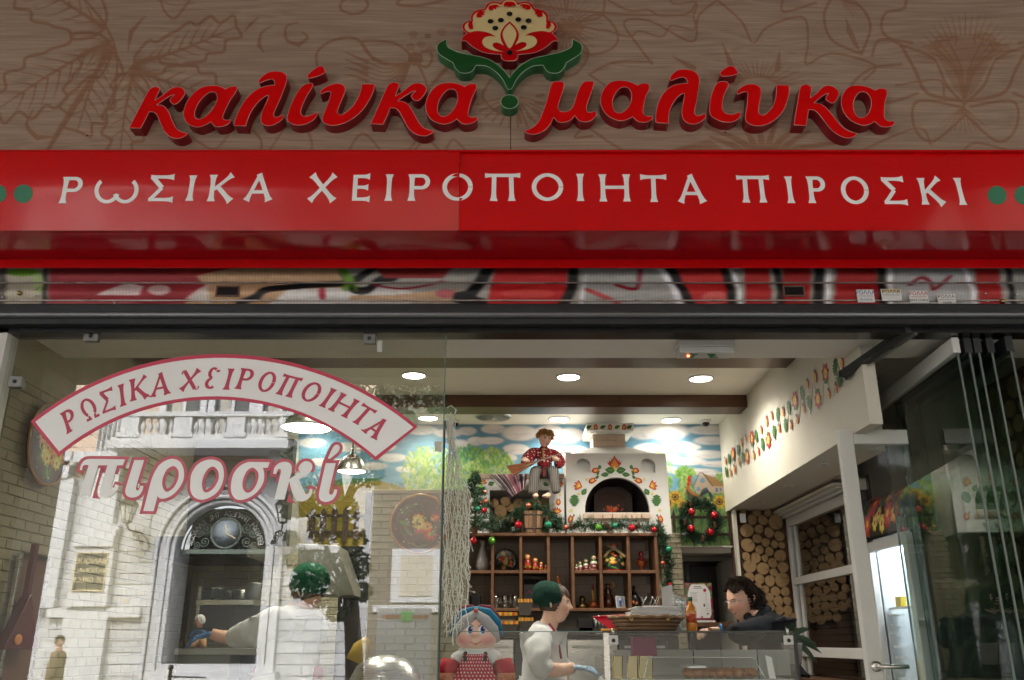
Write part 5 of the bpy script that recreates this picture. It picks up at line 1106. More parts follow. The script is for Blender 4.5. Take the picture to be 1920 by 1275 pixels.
class Flt:
    def vec(s, xs, ys): X = a.x+.006+(b.x-a.x-.012)*xs/80; Zz = a.z-.006-(a.z-az-.012)*ys/44; return np.stack([X[None, :]+0*Zz[:, None], np.zeros((len(ys), len(xs)))+OY+.2385, Zz[:, None]+0*X[None, :]], -1).astype(np.float32)
mE = mat('ember_screen', attr=True, rough=.2); 
_p = mE.node_tree.nodes['Principled BSDF']; _a = [n for n in mE.node_tree.nodes if n.type == 'ATTRIBUTE'][0]; mE.node_tree.links.new(_a.outputs['Color'], _p.inputs['Emission Color']); _p.inputs['Emission Strength'].default_value = .06
c.sheet('screen', Flt(), mE, fp)
# hearth bricks
M_hb = mat('hearth_brick', (.56, .43, .33), .8, var=.12, bump=.2)
for k in range(7):
    a = pt(1094+k*18.2, 962, OY-.03); b = pt(1094+k*18.2+17.4, 972, OY-.03); box('brick', M_hb, a.x, b.x, OY-.03, OY-.0005, b.z, a.z, ov, .003)
# chimney
a = pt(1112, 838, 6.25); b = pt(1172, 815, 6.25)
box('chimney', M_ow, a.x, b.x, 6.256, 6.5, a.z-.03, b.z+.05, ov); 
for j in range(2):
    xs_ = [0, .32, .66, 1] if j == 0 else [0, .16, .50, .80, 1]
    for k in range(len(xs_)-1): box('brick', M_hb, a.x+(b.x-a.x)*xs_[k]+.0015, a.x+(b.x-a.x)*xs_[k+1]-.0015, 6.246, 6.2555, a.z+(b.z-a.z)*j/2+.0015, a.z+(b.z-a.z)*(j+1)/2-.0015, ov)
a2 = pt(1100, 807, 6.15); b2 = pt(1188, 793, 6.15)
box('chimney_cap', M_ow, a2.x, b2.x, 6.15, 6.52, a2.z, b2.z, ov, .003); box('chimney_collar', M_ow, a2.x+.03, b2.x-.03, 6.19, 6.5, a.z+(b.z-a.z)*1.02, a2.z-.0005, ov)
m = MB(); q0 = pt(1075, 851, 6.2); q1 = pt(1235, 851, 6.2)
m.add([(q0.x, 6.17, L0.z), (q1.x, 6.17, L0.z), (q1.x, 6.5, L0.z), (q0.x, 6.5, L0.z), (a.x, 6.25, a.z), (b.x, 6.25, a.z), (b.x, 6.5, a.z), (a.x, 6.5, a.z)], [(0, 1, 5, 4), (1, 2, 6, 5), (2, 3, 7, 6), (3, 0, 4, 7)]); m.obj('shoulder', M_ow, ov)
# painted flowers: thin paint layers on the plaster
cols = {'R': mat('folk_red', (.42, .02, .02), .6), 'O': mat('folk_orange', (.62, .22, .03), .6), 'Y': mat('folk_yellow', (.72, .50, .08), .6), 'G': mat('folk_green', (.035, .13, .025), .6), 'g': mat('folk_light_green', (.12, .26, .05), .6), 'P': mat('folk_pale', (.62, .58, .30), .6)}
class Folk:
    def __init__(s, fn, mir=1): s.b = {k: ([], []) for k in cols}; s.fn = fn; s.n = 0
    def p(s, k, pts, smooth=True, sc=1):
        q = smooth_outline(pts, 3) if smooth else [Vector((p[0], p[1])) for p in pts]
        s.n += 1; v, f = s.b[k]; b_ = len(v); v += [s.fn(p.x, p.y, s.n*.00006) for p in q]; f.append(tuple(range(b_, b_+len(q))))
    def done(s, parent, nm='painted_flowers'):
        for k, (v, f) in s.b.items():
            if f: o = MB().add(v, f).obj(nm, cols[k], parent); o['kind'] = 'stuff'
    def leaf(s, x, y, a, l, w, k='G'):
        ca, sa = math.cos(R(a)), math.sin(R(a)); T = lambda u, v: (x+u*ca-v*sa, y+u*sa+v*ca)
        s.p(k, [(*T(0, 0), 1), T(l*.3, w*.5), T(l*.65, w*.45), (*T(l, 0), 1), T(l*.65, -w*.45), T(l*.3, -w*.5)]); s.p('g', [(*T(l*.1, 0), 1), T(l*.5, w*.12), (*T(l*.9, 0), 1), T(l*.5, -w*.04)])
    def lobed(s, x, y, a, l, w, k='G', n=5):
        ca, sa = math.cos(R(a)), math.sin(R(a)); T = lambda u, v: (x+u*ca-v*sa, y+u*sa+v*ca); pts = []
        for i in range(n): u = l*(.1+.75*i/n); e = w*.5*math.sin(math.pi*(.15+.75*i/n)); pts += [(*T(u, e*.7), 1), (*T(u+l*.13, e*1.25), 1)]
        pts.append((*T(l, 0), 1))
        for i in reversed(range(n)): u = l*(.1+.75*i/n); e = w*.5*math.sin(math.pi*(.15+.75*i/n)); pts += [(*T(u+l*.13, -e*1.25), 1), (*T(u, -e*.7), 1)]
        s.p(k, pts, False)
    def tulip(s, x, y, a, r, n=5, kk='ROY'):
        ca, sa = math.cos(R(a)), math.sin(R(a)); T = lambda u, v: (x+u*ca-v*sa, y+u*sa+v*ca)
        for j, (k, q) in enumerate(zip(kk, (1, .72, .36))):
            pts = [(*T(-r*.55*q, 0), 1)]
            for i in range(n):
                t = -1.25+2.5*(i+.5)/n; t0 = -1.25+2.5*i/n; pts += [T(r*.62*q*math.cos(t0), r*.85*q*math.sin(t0)), (*T(r*q*math.cos(t)*1.05, r*q*math.sin(t)), 1)]
            pts.append(T(r*.62*q*math.cos(1.25), r*.85*q*math.sin(1.25))); s.p(k, pts)
    def bud(s, x, y, a, r):
        ca, sa = math.cos(R(a)), math.sin(R(a)); T = lambda u, v, q=1: (x+u*q*ca-v*q*sa, y+u*q*sa+v*q*ca)
        for k, q in (('R', 1), ('O', .62), ('Y', .34)): s.p(k, [T(-r, 0, q), T(-r*.3, r*.65, q), (*T(r*1.05, r*.35, q), 1), T(r*.6, 0, q), (*T(r*1.05, -r*.35, q), 1), T(-r*.3, -r*.65, q)])
    def daisy(s, x, y, r):
        s.p('P', [(x+r*(1 if i % 2 else .6)*math.cos(i*.628), y+r*(1 if i % 2 else .6)*math.sin(i*.628)) for i in range(10)]); s.p('Y', [(x+r*.3*math.cos(i), y+r*.3*math.sin(i)) for i in range(6)])
def page_fn(Y): return lambda x, y, e: tuple(pt(x, y, Y-.0008-e))
fk = Folk(page_fn(OY)); 
fk.tulip(1152, 873, -90, 15, 7, 'ROY'); fk.p('R', [(1141, 871, 1), (1147, 864), (1152, 853, 1), (1157, 864), (1164, 871, 1), (1152, 880)]); fk.p('O', [(1145, 872, 1), (1152, 860, 1), (1160, 872, 1), (1152, 882)]); fk.p('Y', [(1150, 880), (1152, 873), (1155, 880), (1152, 884)])
for s_ in (1, -1):
    X = lambda v: 1154+s_*(v-1154)
    D = lambda a_: a_ if s_ > 0 else 180-a_
    fk.leaf(X(1155), 883, D(-8), 19, 12); fk.leaf(X(1166), 889, D(6), 16, 8); fk.bud(X(1191), 882, D(180+10), 8); fk.leaf(X(1184), 880, D(-95), 9, 6); fk.leaf(X(1186), 883, D(75), 9, 5)
    fk.bud(X(1197), 901, D(205), 8); fk.leaf(X(1191), 898, D(-130), 9, 5); fk.daisy(X(1208), 899, 4); fk.tulip(X(1222), 911, D(-20), 11, 4, 'ROY'); fk.leaf(X(1217), 928, D(-125), 15, 9); fk.daisy(X(1223), 926, 4)
    fk.lobed(X(1231), 951, D(-90), 24, 17); fk.daisy(X(1237), 957, 4.5); fk.bud(X(1238), 973, D(250), 8); fk.leaf(X(1233), 964, D(120), 5, 3)
fk.done(ov)
fk = Folk(page_fn(6.15)); 
for x_, k_ in ((1105, 0), (1117, 1), (1131, 0), (1144, 1), (1158, 0), (1170, 1), (1181, 0)):
    if k_: fk.bud(x_, 801, 90, 6)
    else: fk.leaf(x_-6, 803, -25, 12, 6)
fk.done(ov)
# left wing of the oven with the log store
lwg = thing('log_store', 'low white oven wing with a brick top and a niche full of cut logs', 'log store', pt(970, 998, OY))
a = pt(880, 898, OY); b = pt(1059, 1002, OY); n0_ = pt(918, 919, OY); n1_ = pt(1031, 1000, OY)
box('side_wall', M_ow, a.x, n0_.x, OY, OY+.3, b.z, a.z, lwg); box('side_wall', M_ow, n1_.x, b.x, OY, OY+.3, b.z, a.z, lwg); box('lintel', M_ow, n0_.x, n1_.x, OY+.0003, OY+.3, n0_.z, a.z, lwg)
box('niche_back', mat('grey_plaster', (.22, .22, .23), .8), n0_.x-.05, n1_.x+.05, OY+.301, OY+.31, b.z, a.z, lwg)
for k in range(5):
    p = pt(888+k*34.2, 898, OY-.012); q = pt(888+k*34.2+33.4, 888, OY-.012); box('brick', M_hb, p.x, q.x, OY-.012, OY+.3, a.z+.0005, q.z, lwg, .003)
fk = Folk(page_fn(OY)); fk.tulip(904, 905, -60, 9, 4); fk.leaf(915, 909, -20, 13, 8); fk.leaf(1018, 906, 20, 12, 7); fk.tulip(1049, 910, -90, 9, 4); fk.daisy(1050, 927, 4); fk.bud(1047, 941, -90, 7); fk.daisy(1037, 947, 4); fk.tulip(1044, 960, -80, 10, 5, 'ROY'); fk.lobed(1046, 990, -90, 16, 12); fk.done(lwg)
for i, (x, y, r_) in enumerate(((926, 943, 9), (948, 940, 9), (939, 958, 11.5), (972, 943, 9), (957, 951, 8), (1003, 942, 9), (1019, 941, 9), (927, 976, 9), (1030, 958, 8), (969, 962, 8), (985, 955, 9), (947, 978, 9), (1012, 960, 10))): 
    p = pt(x, y, OY+.04); put_log(lwg, p.x, OY+.04+rnd.uniform(0, .02), p.z, r_/F*OY*1.02, 0, i)
# ================================================================ FLOWERS on the right wall
def ptwall(px, py):
    return ptx(px, py, 1.58)
fw = thing('flower_frieze', 'band of painted red flowers and green leaves along the right wall', 'painted frieze', ptwall(1470, 780))
def wfn(ox, oy):     # local (u along the wall towards the entrance, v down) in mm around a page point
    c0 = ptwall(ox, oy)
    return lambda x, y, e: (1.58-.0008-e, c0.y-x*.00145, c0.z-y*.0009)
z7 = lambda x, y: (1340+x/3.75, 640+y/3.75)
FR = [(780, 230, 'T'), (840, 190, 'L'), (895, 150, 'B'), (855, 330, 'b'), (805, 370, 'b'), (728, 400, 't'), (710, 250, 'B'), (657, 300, 'b'), (620, 365, 'L'), (672, 430, 'L'), (567, 420, 'T'), (628, 475, 'b'), (524, 470, 'L'), (582, 550, 'b'), (500, 595, 'L'), (540, 590, 'b'), (484, 495, 'b'), (443, 520, 'L'), (405, 525, 'b'), (370, 565, 'B'), (458, 615, 'b'), (421, 640, 'L'), (383, 690, 't'), (333, 625, 'b'), (302, 665, 'L'), (268, 685, 'T'), (343, 725, 'L'), (314, 775, 'b'), (281, 800, 'b'), (235, 805, 't'), (225, 685, 'b'), (195, 715, 'b'), (171, 770, 'L'), (137, 795, 'T'), (204, 820, 'L'), (176, 850, 'b'), (147, 900, 'B'), (109, 830, 'L'), (118, 925, 'b'), (82, 840, 'b'), (93, 920, 'L'), (890, 270, 'L')]
allf = Folk(None)
for x, y, k in FR:
    px, py = z7(x, y); allf.fn = wfn(px, py)
    if k in 'Tt':
        up = -1 if k == 'T' else 1
        for kk, q in (('R', 1), ('Y', .55)):
            pts = [];
            for i in range(14): t = 2*math.pi*i/14; r_ = (62 if i % 2 == 0 else 44)*q; pts.append((r_*.62*math.cos(t), r_*math.sin(t)+up*6*q, 1))
            allf.p(kk, pts, True)
        allf.p('G', [(-22, -up*40), (0, -up*28), (22, -up*40), (0, -up*58)]); 
        for i in range(5): allf.p('R', [(-8+4*i+2*math.cos(t), -12+6*i+3*math.sin(t)) for t in (0, 1.57, 3.14, 4.7)], False)
    elif k == 'L': allf.lobed(0, 52, -88+rnd.uniform(-10, 10), 104, 44); allf.p('g', [(-2, 48), (2, 0), (4, -40), (0, 0)])
    else:
        s_ = 1.15 if k == 'B' else .9; allf.p('R', [(14*s_*math.cos(t)+6, 34*s_*math.sin(t)) for t in np.arange(0, 6.2, .7)]); allf.p('Y', [(-4+10*s_*math.cos(t), 4+24*s_*math.sin(t)) for t in np.arange(0, 6.2, .7)]); allf.p('G', [(-10, -30*s_), (0, -22*s_), (12, -32*s_), (0, -42*s_)]); allf.p('R', [(-4+3*math.cos(t), 4+6*math.sin(t)) for t in np.arange(0, 6.2, 1.2)])
allf.done(fw, 'painted_flowers')
M_tend = mat('tendril_paint', (.25, .28, .20), .7)
for i in range(10):
    px, py = z7(110+i*82, 880-i*68); c0 = ptwall(px, py); MB().tube([(1.5795, c0.y-.07*math.cos(t/2), c0.z+.07*math.sin(t)) for t in np.linspace(0, 5, 14)], .0012, 4).obj('tendril', M_tend, fw)
# ================================================================ SHELF UNIT
SY = 5.85; SB = 6.12
su = thing('shelf_unit', 'wide brown wooden shelf unit under the oven with open square bays', 'shelves', pt(1050, 1142, SY))
zs = [pt(1000, y, SY).z for y in (1002, 1072, 1143)]; th = .019
xv = [pt(x, 1050, SY).x for x in (866, 923.5, 976.5, 1028.5, 1074, 1126.5, 1179, 1231.5)]
box('top_board', M_shelf, xv[0], xv[-1]+.012, SY-.006, SB, zs[0]-th/2, zs[0]+th/2, su, .002)
box('bottom_board', M_shelf, xv[0], xv[-1]+.012, SY, SB, zs[2]-th/2, zs[2]+th/2, su, .002)
for i, x in enumerate(xv): box('divider', M_shelf, x-.0095, x+.0095, SY+.001, SB-.001, zs[2]+th/2 if i < 7 else Z-.5, zs[0]-th/2, su, .002)
for i in (0, 1, 2, 4, 5, 6): box('shelf_board', M_shelf, xv[i]+.0095, xv[i+1]-.0095, SY+.003, SB-.002, zs[1]-th/2, zs[1]+th/2, su, .002)
M_bt = mat('taupe_tile', (.42, .36, .30), .6, var=.10, bump=.05)
bs_ = thing('tiled_splashback', 'taupe brick tile splashback behind the shelf unit', 'tiled wall', (0, SB, FL))
box('backing', mat('taupe_joint', (.26, .22, .18), .8), xv[0]-.5, xv[-1]+.03, SB+.011, SB+.03, FL, zs[0], bs_)
m = MB(); tri = 0
for j in range(26):
    z_ = Z-.45+j*.055; x_ = xv[0]-.2-(.07 if j % 2 else 0)
    while x_ < xv[-1]-.05: m.box(x_, min(x_+.134, xv[-1]+.02), SB+.006, SB+.0105, z_, min(z_+.0525, zs[0]-.001)); x_ += .137
    if z_+.11 > zs[0]: break
o = m.obj('tiles', M_bt, bs_); o['kind'] = 'stuff'
zc = Z-.02
box('worktop', mat('dark_worktop', (.03, .028, .028), .3), -.62, 1.0, 5.50, SB+.005, Z+.045, Z+.085)
bc_ = thing('under_counter_fridge', 'row of steel doored fridges under the dark worktop', 'fridge', (-.6, 5.55, FL))
for k in range(5):
    x_ = -.60+k*.31; box('door', M_steel if k % 2 else mat('grey_door', (.10, .105, .11), .4), x_, x_+.30, 5.54, 5.56, FL+.1, Z+.02, bc_, .004); box('handle', M_alu, x_+.03, x_+.27, 5.52, 5.535, Z-.03, Z-.015, bc_, .003); box('sticker', M_white, x_+.10, x_+.16, 5.536, 5.5395, Z-.14, Z-.07, bc_)
box('carcass', M_black, -.62, 1.0, 5.561, 6.1, FL, Z+.044, bc_)
prop(bpy.data.objects['worktop'], 'dark worktop running below the shelf unit', 'worktop')
# -- things on the shelves
M_cer = mat('grey_ceramic', (.40, .38, .38), .2, coat=.6); M_brs = mat('old_brass', (.20, .13, .05), .35, .9); M_amb = mat('amber_lacquer', (.40, .08, .01), .12, coat=.8); M_dkr = mat('brown_glaze', (.09, .018, .010), .12, coat=.8)
M_skin2 = mat('doll_skin', (.70, .48, .36), .45)
def onshelf(px, row, Y=5.98):       # stands on shelf board row at page column px
    z_ = zs[row]+th/2; a, b, c_ = _ray(px, (1072, 1072, 1143)[row]); return Vector((pt(px, (1002, 1072, 1143)[row], Y).x, Y, z_+.0005))
p = onshelf(904, 1); t = thing('jug', 'pale ceramic jug with a tall handle, far left on the upper shelf', 'jug', p)
MB().lathe(p, [(.035, 0), (.045, .03), (.042, .07), (.026, .12), (.016, .16), (.020, .185), (.024, .20)], 20).obj('body', M_cer, t); MB().tube([p+Vector((.02, 0, .16)), p+Vector((.06, 0, .15)), p+Vector((.075, 0, .09)), p+Vector((.045, 0, .04))], .006, 8).obj('handle', M_cer, t); MB().ball(p+Vector((-.01, 0, .205)), .013).obj('stopper', M_brs, t)
def painted_disc(name, label, cat, ctr, r_, nrm, seed, bgc, rim, n=70, tilt=0):
    """round lacquered tray painted with flowers"""
    t = thing(name, label, cat, ctr)
    c = Canvas(-1, -1, 1, 1, 2/n, bgc); rs = random.Random(seed)
    for k in range(26):
        a = rs.uniform(0, 6.28); q = rs.uniform(.2, .85); c.line([(q*math.cos(a), q*math.sin(a)), (q*math.cos(a+.4), q*math.sin(a+.4)), ((q-.1)*math.cos(a+.7), (q-.1)*math.sin(a+.7))], .035, (70, 110, 40), .9)
    for k in range(18):
        a = rs.uniform(0, 6.28); q = rs.uniform(.0, .74); khok(c, q*math.cos(a), q*math.sin(a), rs.uniform(.12, .24), rs.choice('rryog'), rs.uniform(0, 6))
    for k in range(60):
        a = rs.uniform(0, 6.28); q = rs.uniform(.1, .88); c.ell(q*math.cos(a), q*math.sin(a), .02, .02, rs.choice(((200, 50, 30), (230, 190, 60), (240, 230, 200))), .9)
    u = Vector((0, 0, 1)).cross(nrm).normalized(); v = nrm.cross(u)
    class D:
        def vec(s, xs, ys):
            X, Yy = np.meshgrid(xs, ys); m_ = np.maximum(np.abs(X), np.abs(Yy)); h = np.hypot(X, Yy)+1e-9; f = m_/h; X2, Y2 = X*f, Yy*f
            return (np.array(ctr)[None, None]+X2[..., None]*r_*np.array(u)-Y2[..., None]*r_*np.array(v)+(X2**2+Y2**2)[..., None]**2*.006*np.array(nrm)).astype(np.float32)
    # remap colours to the disc positions
    X, Yy = np.meshgrid(c.x, c.y); m_ = np.maximum(np.abs(X), np.abs(Yy)); h = np.hypot(X, Yy)+1e-9; f = m_/h; ix = np.clip(((X*f+1)/2*(c.nx-1)).round().astype(int), 0, c.nx-1); iy = np.clip(((Yy*f+1)/2*(c.ny-1)).round().astype(int), 0, c.ny-1); c.a = c.a[iy, ix]
    c.sheet('painted_face', D(), M_paintg, t)
    ring = [Vector(ctr)+u*(r_*math.cos(a))+v*(r_*math.sin(a))+nrm*.006 for a in np.linspace(0, 2*math.pi, 49)[:-1]]
    MB().tube(ring, .006, 6, closed=True).obj('rim', rim, t)
    back = [(Vector(ctr)-nrm*.006)+u*(r_*math.cos(a))+v*(r_*math.sin(a)) for a in np.linspace(0, 2*math.pi, 49)[:-1]]
    MB().add(back, [tuple(range(48))]).obj('back', M_black, t); return t
p = onshelf(948, 1, 6.0); painted_disc('decorative_plate', 'small black plate with painted flowers standing on the upper shelf', 'plate', (p.x, 6.02, p.z+.077), .072, Vector((0, -1, .12)).normalized(), 4, (26, 22, 22), M_darkmetal, 40)
M_rim = mat('gold_red_rim', (.42, .17, .03), .3, coat=.5)
painted_disc('lacquer_tray', 'large round lacquered tray with painted flowers on the brick pillar', 'tray', pt(787, 982, 4.875), .158, Vector((0, -1, 0)), 9, (70, 26, 14), M_rim, 110)
painted_disc('lacquer_tray', 'dark red lacquered tray hanging on the far left brick wall', 'tray', ptx(93, 832, -2.095), .185, Vector((1, 0, 0)), 15, (80, 26, 12), M_rim, 60)
def matryoshka(p, h, kd, label, grp):
    t = thing('nesting_doll', label, 'nesting doll', p, grp)
    c = Canvas(0, 0, 24, 30, 1, (150, 24, 24) if kd == 'r' else (226, 222, 205)); X, Yy = np.meshgrid(c.x, c.y)      # x = angle, y from top
    a_, b_, sk = ((206, 110, 20), (150, 24, 24), (232, 190, 150)) if kd == 'r' else ((70, 120, 60), (228, 222, 206), (236, 200, 176))
    c.a[Yy < 11] = a_; c.ell(18, 6, 2.6, 3.4, sk); c.line([(15.5, 3.6), (18, 2.6), (20.5, 3.6)], 1.4, (196, 150, 50) if kd == 'r' else (120, 70, 30)); c.ell(17.2, 5.6, .5, .5, (30, 30, 40)); c.ell(18.8, 5.6, .5, .5, (30, 30, 40)); c.ell(18, 7.8, .8, .4, (190, 40, 40))
    c.a[(Yy >= 11) & (Yy < 13)] = (190, 30, 30) if kd == 'r' else (90, 140, 70)
    if kd == 'r': c.ell(18, 20, 4, 5, (60, 90, 40)); c.ell(18, 19, 2.5, 2.5, (220, 60, 40)); c.ell(15, 23, 1.5, 1.5, (230, 190, 60)); c.ell(21, 23, 1.5, 1.5, (230, 190, 60)); c.ell(8, 20, 3, 4, (60, 90, 40))
    else: c.poly([(0, 17), (24, 17), (24, 27), (0, 27)], (150, 40, 60)); c.ell(18, 21, 3, 3, (60, 90, 50)); c.ell(18, 21, 1.6, 1.6, (230, 190, 180)); c.ell(10, 21, 2, 2, (230, 200, 190))
    c.a[Yy >= 27.5] = (190, 26, 26)
    ys_ = np.array([0, .03, .08, .16, .24, .32, .37, .42, .5, .6, .72, .84, .93, .985, 1.0]); rr = np.array([.02, .09, .15, .19, .195, .17, .15, .17, .215, .24, .25, .235, .205, .18, .0])
    class Dl:
        def vec(s, xs, ys):
            v = ys/30; rad = np.interp(v, ys_, rr)*h; th_ = xs/24*2*math.pi; 
            return np.stack([p[0]+rad[:, None]*np.cos(th_)[None], p[1]+rad[:, None]*np.sin(th_)[None], p[2]+h*(1-v)[:, None]+0*xs[None]], -1).astype(np.float32)
    o = c.sheet('body', Dl(), M_paintg, t); o.data.polygons.foreach_set('use_smooth', [True]*len(o.data.polygons)); return t
for px, h, w in ((989, .112, 'tallest'), (1004, .086, 'second tallest'), (1015, .060, 'third'), (1023.5, .042, 'smallest')): matryoshka(onshelf(px, 1, 5.93), h, 'r', '%s of the red and gold nesting dolls on the upper shelf' % w, 'red nesting dolls')
for px, h, w in ((1081, .045, 'smallest, leftmost'), (1088, .062, 'second from the left'), (1099, .080, 'third from the left'), (1107, .040, 'tiny one before the tallest'), (1114, .106, 'tallest, rightmost')): matryoshka(onshelf(px, 1, 5.93), h, 'w', '%s of the white and green nesting dolls on the shelf' % w, 'white nesting dolls')
# tea cosy doll
p = onshelf(1152, 1, 5.95); t = thing('tea_cosy_doll', 'black floral tea cosy doll with arms spread in a top right bay', 'doll', p)
c = Canvas(0, 0, 40, 24, .8, (24, 26, 20)); rs = random.Random(8)
for k in range(34): khok(c, rs.uniform(0, 40), rs.uniform(0, 24), rs.uniform(1.6, 3), rs.choice('ygyro'), rs.uniform(0, 6))
class Cos:
    def vec(s, xs, ys):
        v = ys/24; rad = .072*np.sqrt(np.clip(1-(1-v)**2.4, .02, 1)); th_ = xs/40*2*math.pi; return np.stack([p[0]+rad[:, None]*np.cos(th_)[None], p[1]+.6*rad[:, None]*np.sin(th_)[None], p[2]+.012+.125*(1-v)[:, None]+0*xs[None]], -1).astype(np.float32)
c.sheet('skirt', Cos(), M_paint, t); MB().lathe(p, [(.068, 0), (.070, .012)], 24, 1, .6).obj('base', mat('red_cloth', (.42, .02, .02), .8), t)
MB().ball(p+Vector((0, -.005, .155)), .024).obj('head', mat('linen', (.42, .32, .24), .9), t); MB().lathe(p+Vector((0, 0, .16)), [(.03, 0), (.028, .014), (.014, .024), (.0001, .026)], 16).obj('kerchief', mat('kerchief', (.40, .10, .05), .8), t)
for s_ in (-1, 1): MB().tube([p+Vector((s_*.012, -.01, .138)), p+Vector((s_*.045, -.02, .115)), p+Vector((s_*.072, -.03, .088))], [.009, .011, .009], 8).obj('arm', mat('cream_cloth', (.62, .50, .28), .8), t)
MB().ball(p+Vector((-.035, 0, .165)), .016, sx=1.6, sz=.7).obj('bow', mat('khaki_cloth', (.30, .26, .10), .8), t)
# samovar
p = onshelf(1203, 1); t = thing('samovar', 'small red and gold toy samovar in the top right bay', 'samovar', p)
MB().lathe(p, [(.018, 0), (.018, .006), (.008, .014), (.008, .022), (.022, .034), (.031, .052), (.030, .066), (.026, .074)], 20).obj('body', M_amb, t); MB().lathe(p, [(.026, .0745), (.028, .082), (.014, .088), (.009, .10), (.018, .112), (.017, .122), (.006, .132), (.0001, .136)], 18).obj('crown', mat('red_lacquer', (.35, .02, .015), .15, coat=.7), t)
for s_ in (-1, 1): MB().tube([p+Vector((s_*.028, 0, .058)), p+Vector((s_*.044, 0, .064)), p+Vector((s_*.044, 0, .072))], .003, 6).obj('handle', M_amb, t)
MB().tube([p+Vector((0, -.026, .042)), p+Vector((0, -.045, .040)), p+Vector((0, -.047, .028))], .003, 6).obj('tap', M_brs, t)
# oil lamp, bottle, brown jug, picture, dark bottle
p = onshelf(1092, 2); t = thing('oil_lamp', 'old brass oil lamp base on the lower shelf', 'oil lamp', p)
MB().lathe(p, [(.036, 0), (.038, .016), (.030, .026), (.012, .034), (.016, .044), (.020, .060), (.012, .078), (.006, .082)], 20).obj('body', M_brs, t); MB().tube([p+Vector((.033, 0, .018)), p+Vector((.052, 0, .03)), p+Vector((.045, 0, .052)), p+Vector((.028, 0, .04))], .003, 6).obj('handle', M_brs, t)
p = onshelf(1113, 2); t = thing('long_necked_bottle', 'amber round bottle with a long yellow neck on the lower shelf', 'bottle', p)
MB().lathe(p, [(.018, 0), (.032, .016), (.030, .036), (.012, .050)], 20).obj('body', M_amb, t); MB().lathe(p, [(.010, .0505), (.008, .118)], 12).obj('neck', mat('yellow_neck', (.70, .38, .08), .3), t); MB().lathe(p, [(.008, .1185), (.006, .15), (.0001, .162)], 10).obj('stopper', M_amb, t)
p = onshelf(1141, 2); t = thing('brown_jug', 'glazed brown jug holding a wooden spoon', 'jug', p)
MB().lathe(p, [(.028, 0), (.036, .03), (.036, .06), (.024, .088), (.020, .10), (.024, .112), (.015, .13), (.012, .14), (.018, .155), (.0001, .16)], 20).obj('body', M_dkr, t); MB().tube([p+Vector((.012, 0, .10)), p+Vector((.03, 0, .14))], .004, 6).obj('spoon_handle', mat('spoon_wood', (.45, .22, .06), .4), t); MB().ball(p+Vector((.034, 0, .152)), .012, sz=1.5).obj('spoon_bowl', mat('spoon_wood'), t)
p = onshelf(1165, 2, 5.90); t = thing('picture_frame', 'small picture of a blue robed figure leaning on the lower shelf', 'picture', p)
Mx = Matrix.Translation(p) @ Matrix.Rotation(R(14), 4, 'Z') @ Matrix.Rotation(R(-12), 4, 'X')
MB(Mx).box(-.032, .032, 0, .008, 0, .078).obj('frame', mat('pale_frame', (.55, .48, .38), .5), t, .002); MB(Mx).box(-.026, .026, -.0012, -.0004, .006, .072).obj('print', mat('blue_print_pale', (.20, .30, .45), .5), t); MB(Mx).box(-.010, .006, -.0022, -.0015, .012, .045).obj('robe', Mblue, t); MB(Mx).box(.004, .016, -.0026, -.0023, .008, .03).obj('robe', mat('ochre_print', (.5, .3, .08), .5), t); MB(Mx).lathe((-.001, -.0024, .054), [(.008, 0), (.0079, .0004)], 12, axis='y').obj('face', M_skin2, t)
p = onshelf(1190, 2, 5.95); t = thing('painted_bottle', 'black bottle painted with flowers on the lower right shelf', 'bottle', p)
MB().lathe(p, [(.042, 0), (.046, .03), (.040, .065), (.018, .095), (.010, .11), (.010, .14), (.007, .142)], 22).obj('body', M_black, t)
fk = Folk(lambda x, y, e: (p.x+x*.001, p.y-.0475-e*4, p.z+.04-y*.001)); fk.bud(-12, 0, -90, 12); fk.bud(8, 6, -90, 12); fk.leaf(-4, 20, -60, 20, 8); fk.leaf(4, 20, -120, 20, 8); fk.done(t, 'painted_flowers')
# tumblers
M_tum = glassmat('tumbler_glass', (.90, .92, .92), 2.5, .10)
for k, px in enumerate((930, 938, 947, 957, 966)):
    p = onshelf(px, 2, 5.92+.05*(k % 2)); t = thing('tumbler', 'clear glass tumbler in the row on the lower shelf, number %s from the left' % ('one', 'two', 'three', 'four', 'five')[k] if 0 else 'clear glass tumbler, %s in the row on the lower shelf' % ('leftmost', 'second from the left', 'middle one', 'second from the right', 'rightmost')[k], 'tumbler', p, 'tumblers on the lower shelf')
    MB().lathe(p, [(.016, 0), (.022, .085)], 14).obj('wall', M_tum, t); MB().lathe(p, [(.0155, .001), (.0155, .008)], 14).obj('base', M_tum, t)
p = onshelf(891, 2, 5.95); t = thing('black_toaster', 'black appliance in the lower left bay', 'appliance', p); MB().box(p.x-.035, p.x+.035, 5.92, 6.0, p.z, p.z+.085).obj('body', M_black, t, .012); MB().box(p.x-.02, p.x+.02, 5.935, 5.985, p.z+.0855, p.z+.09).obj('lid', M_darkmetal, t)
p = onshelf(1000, 2, 5.93); 
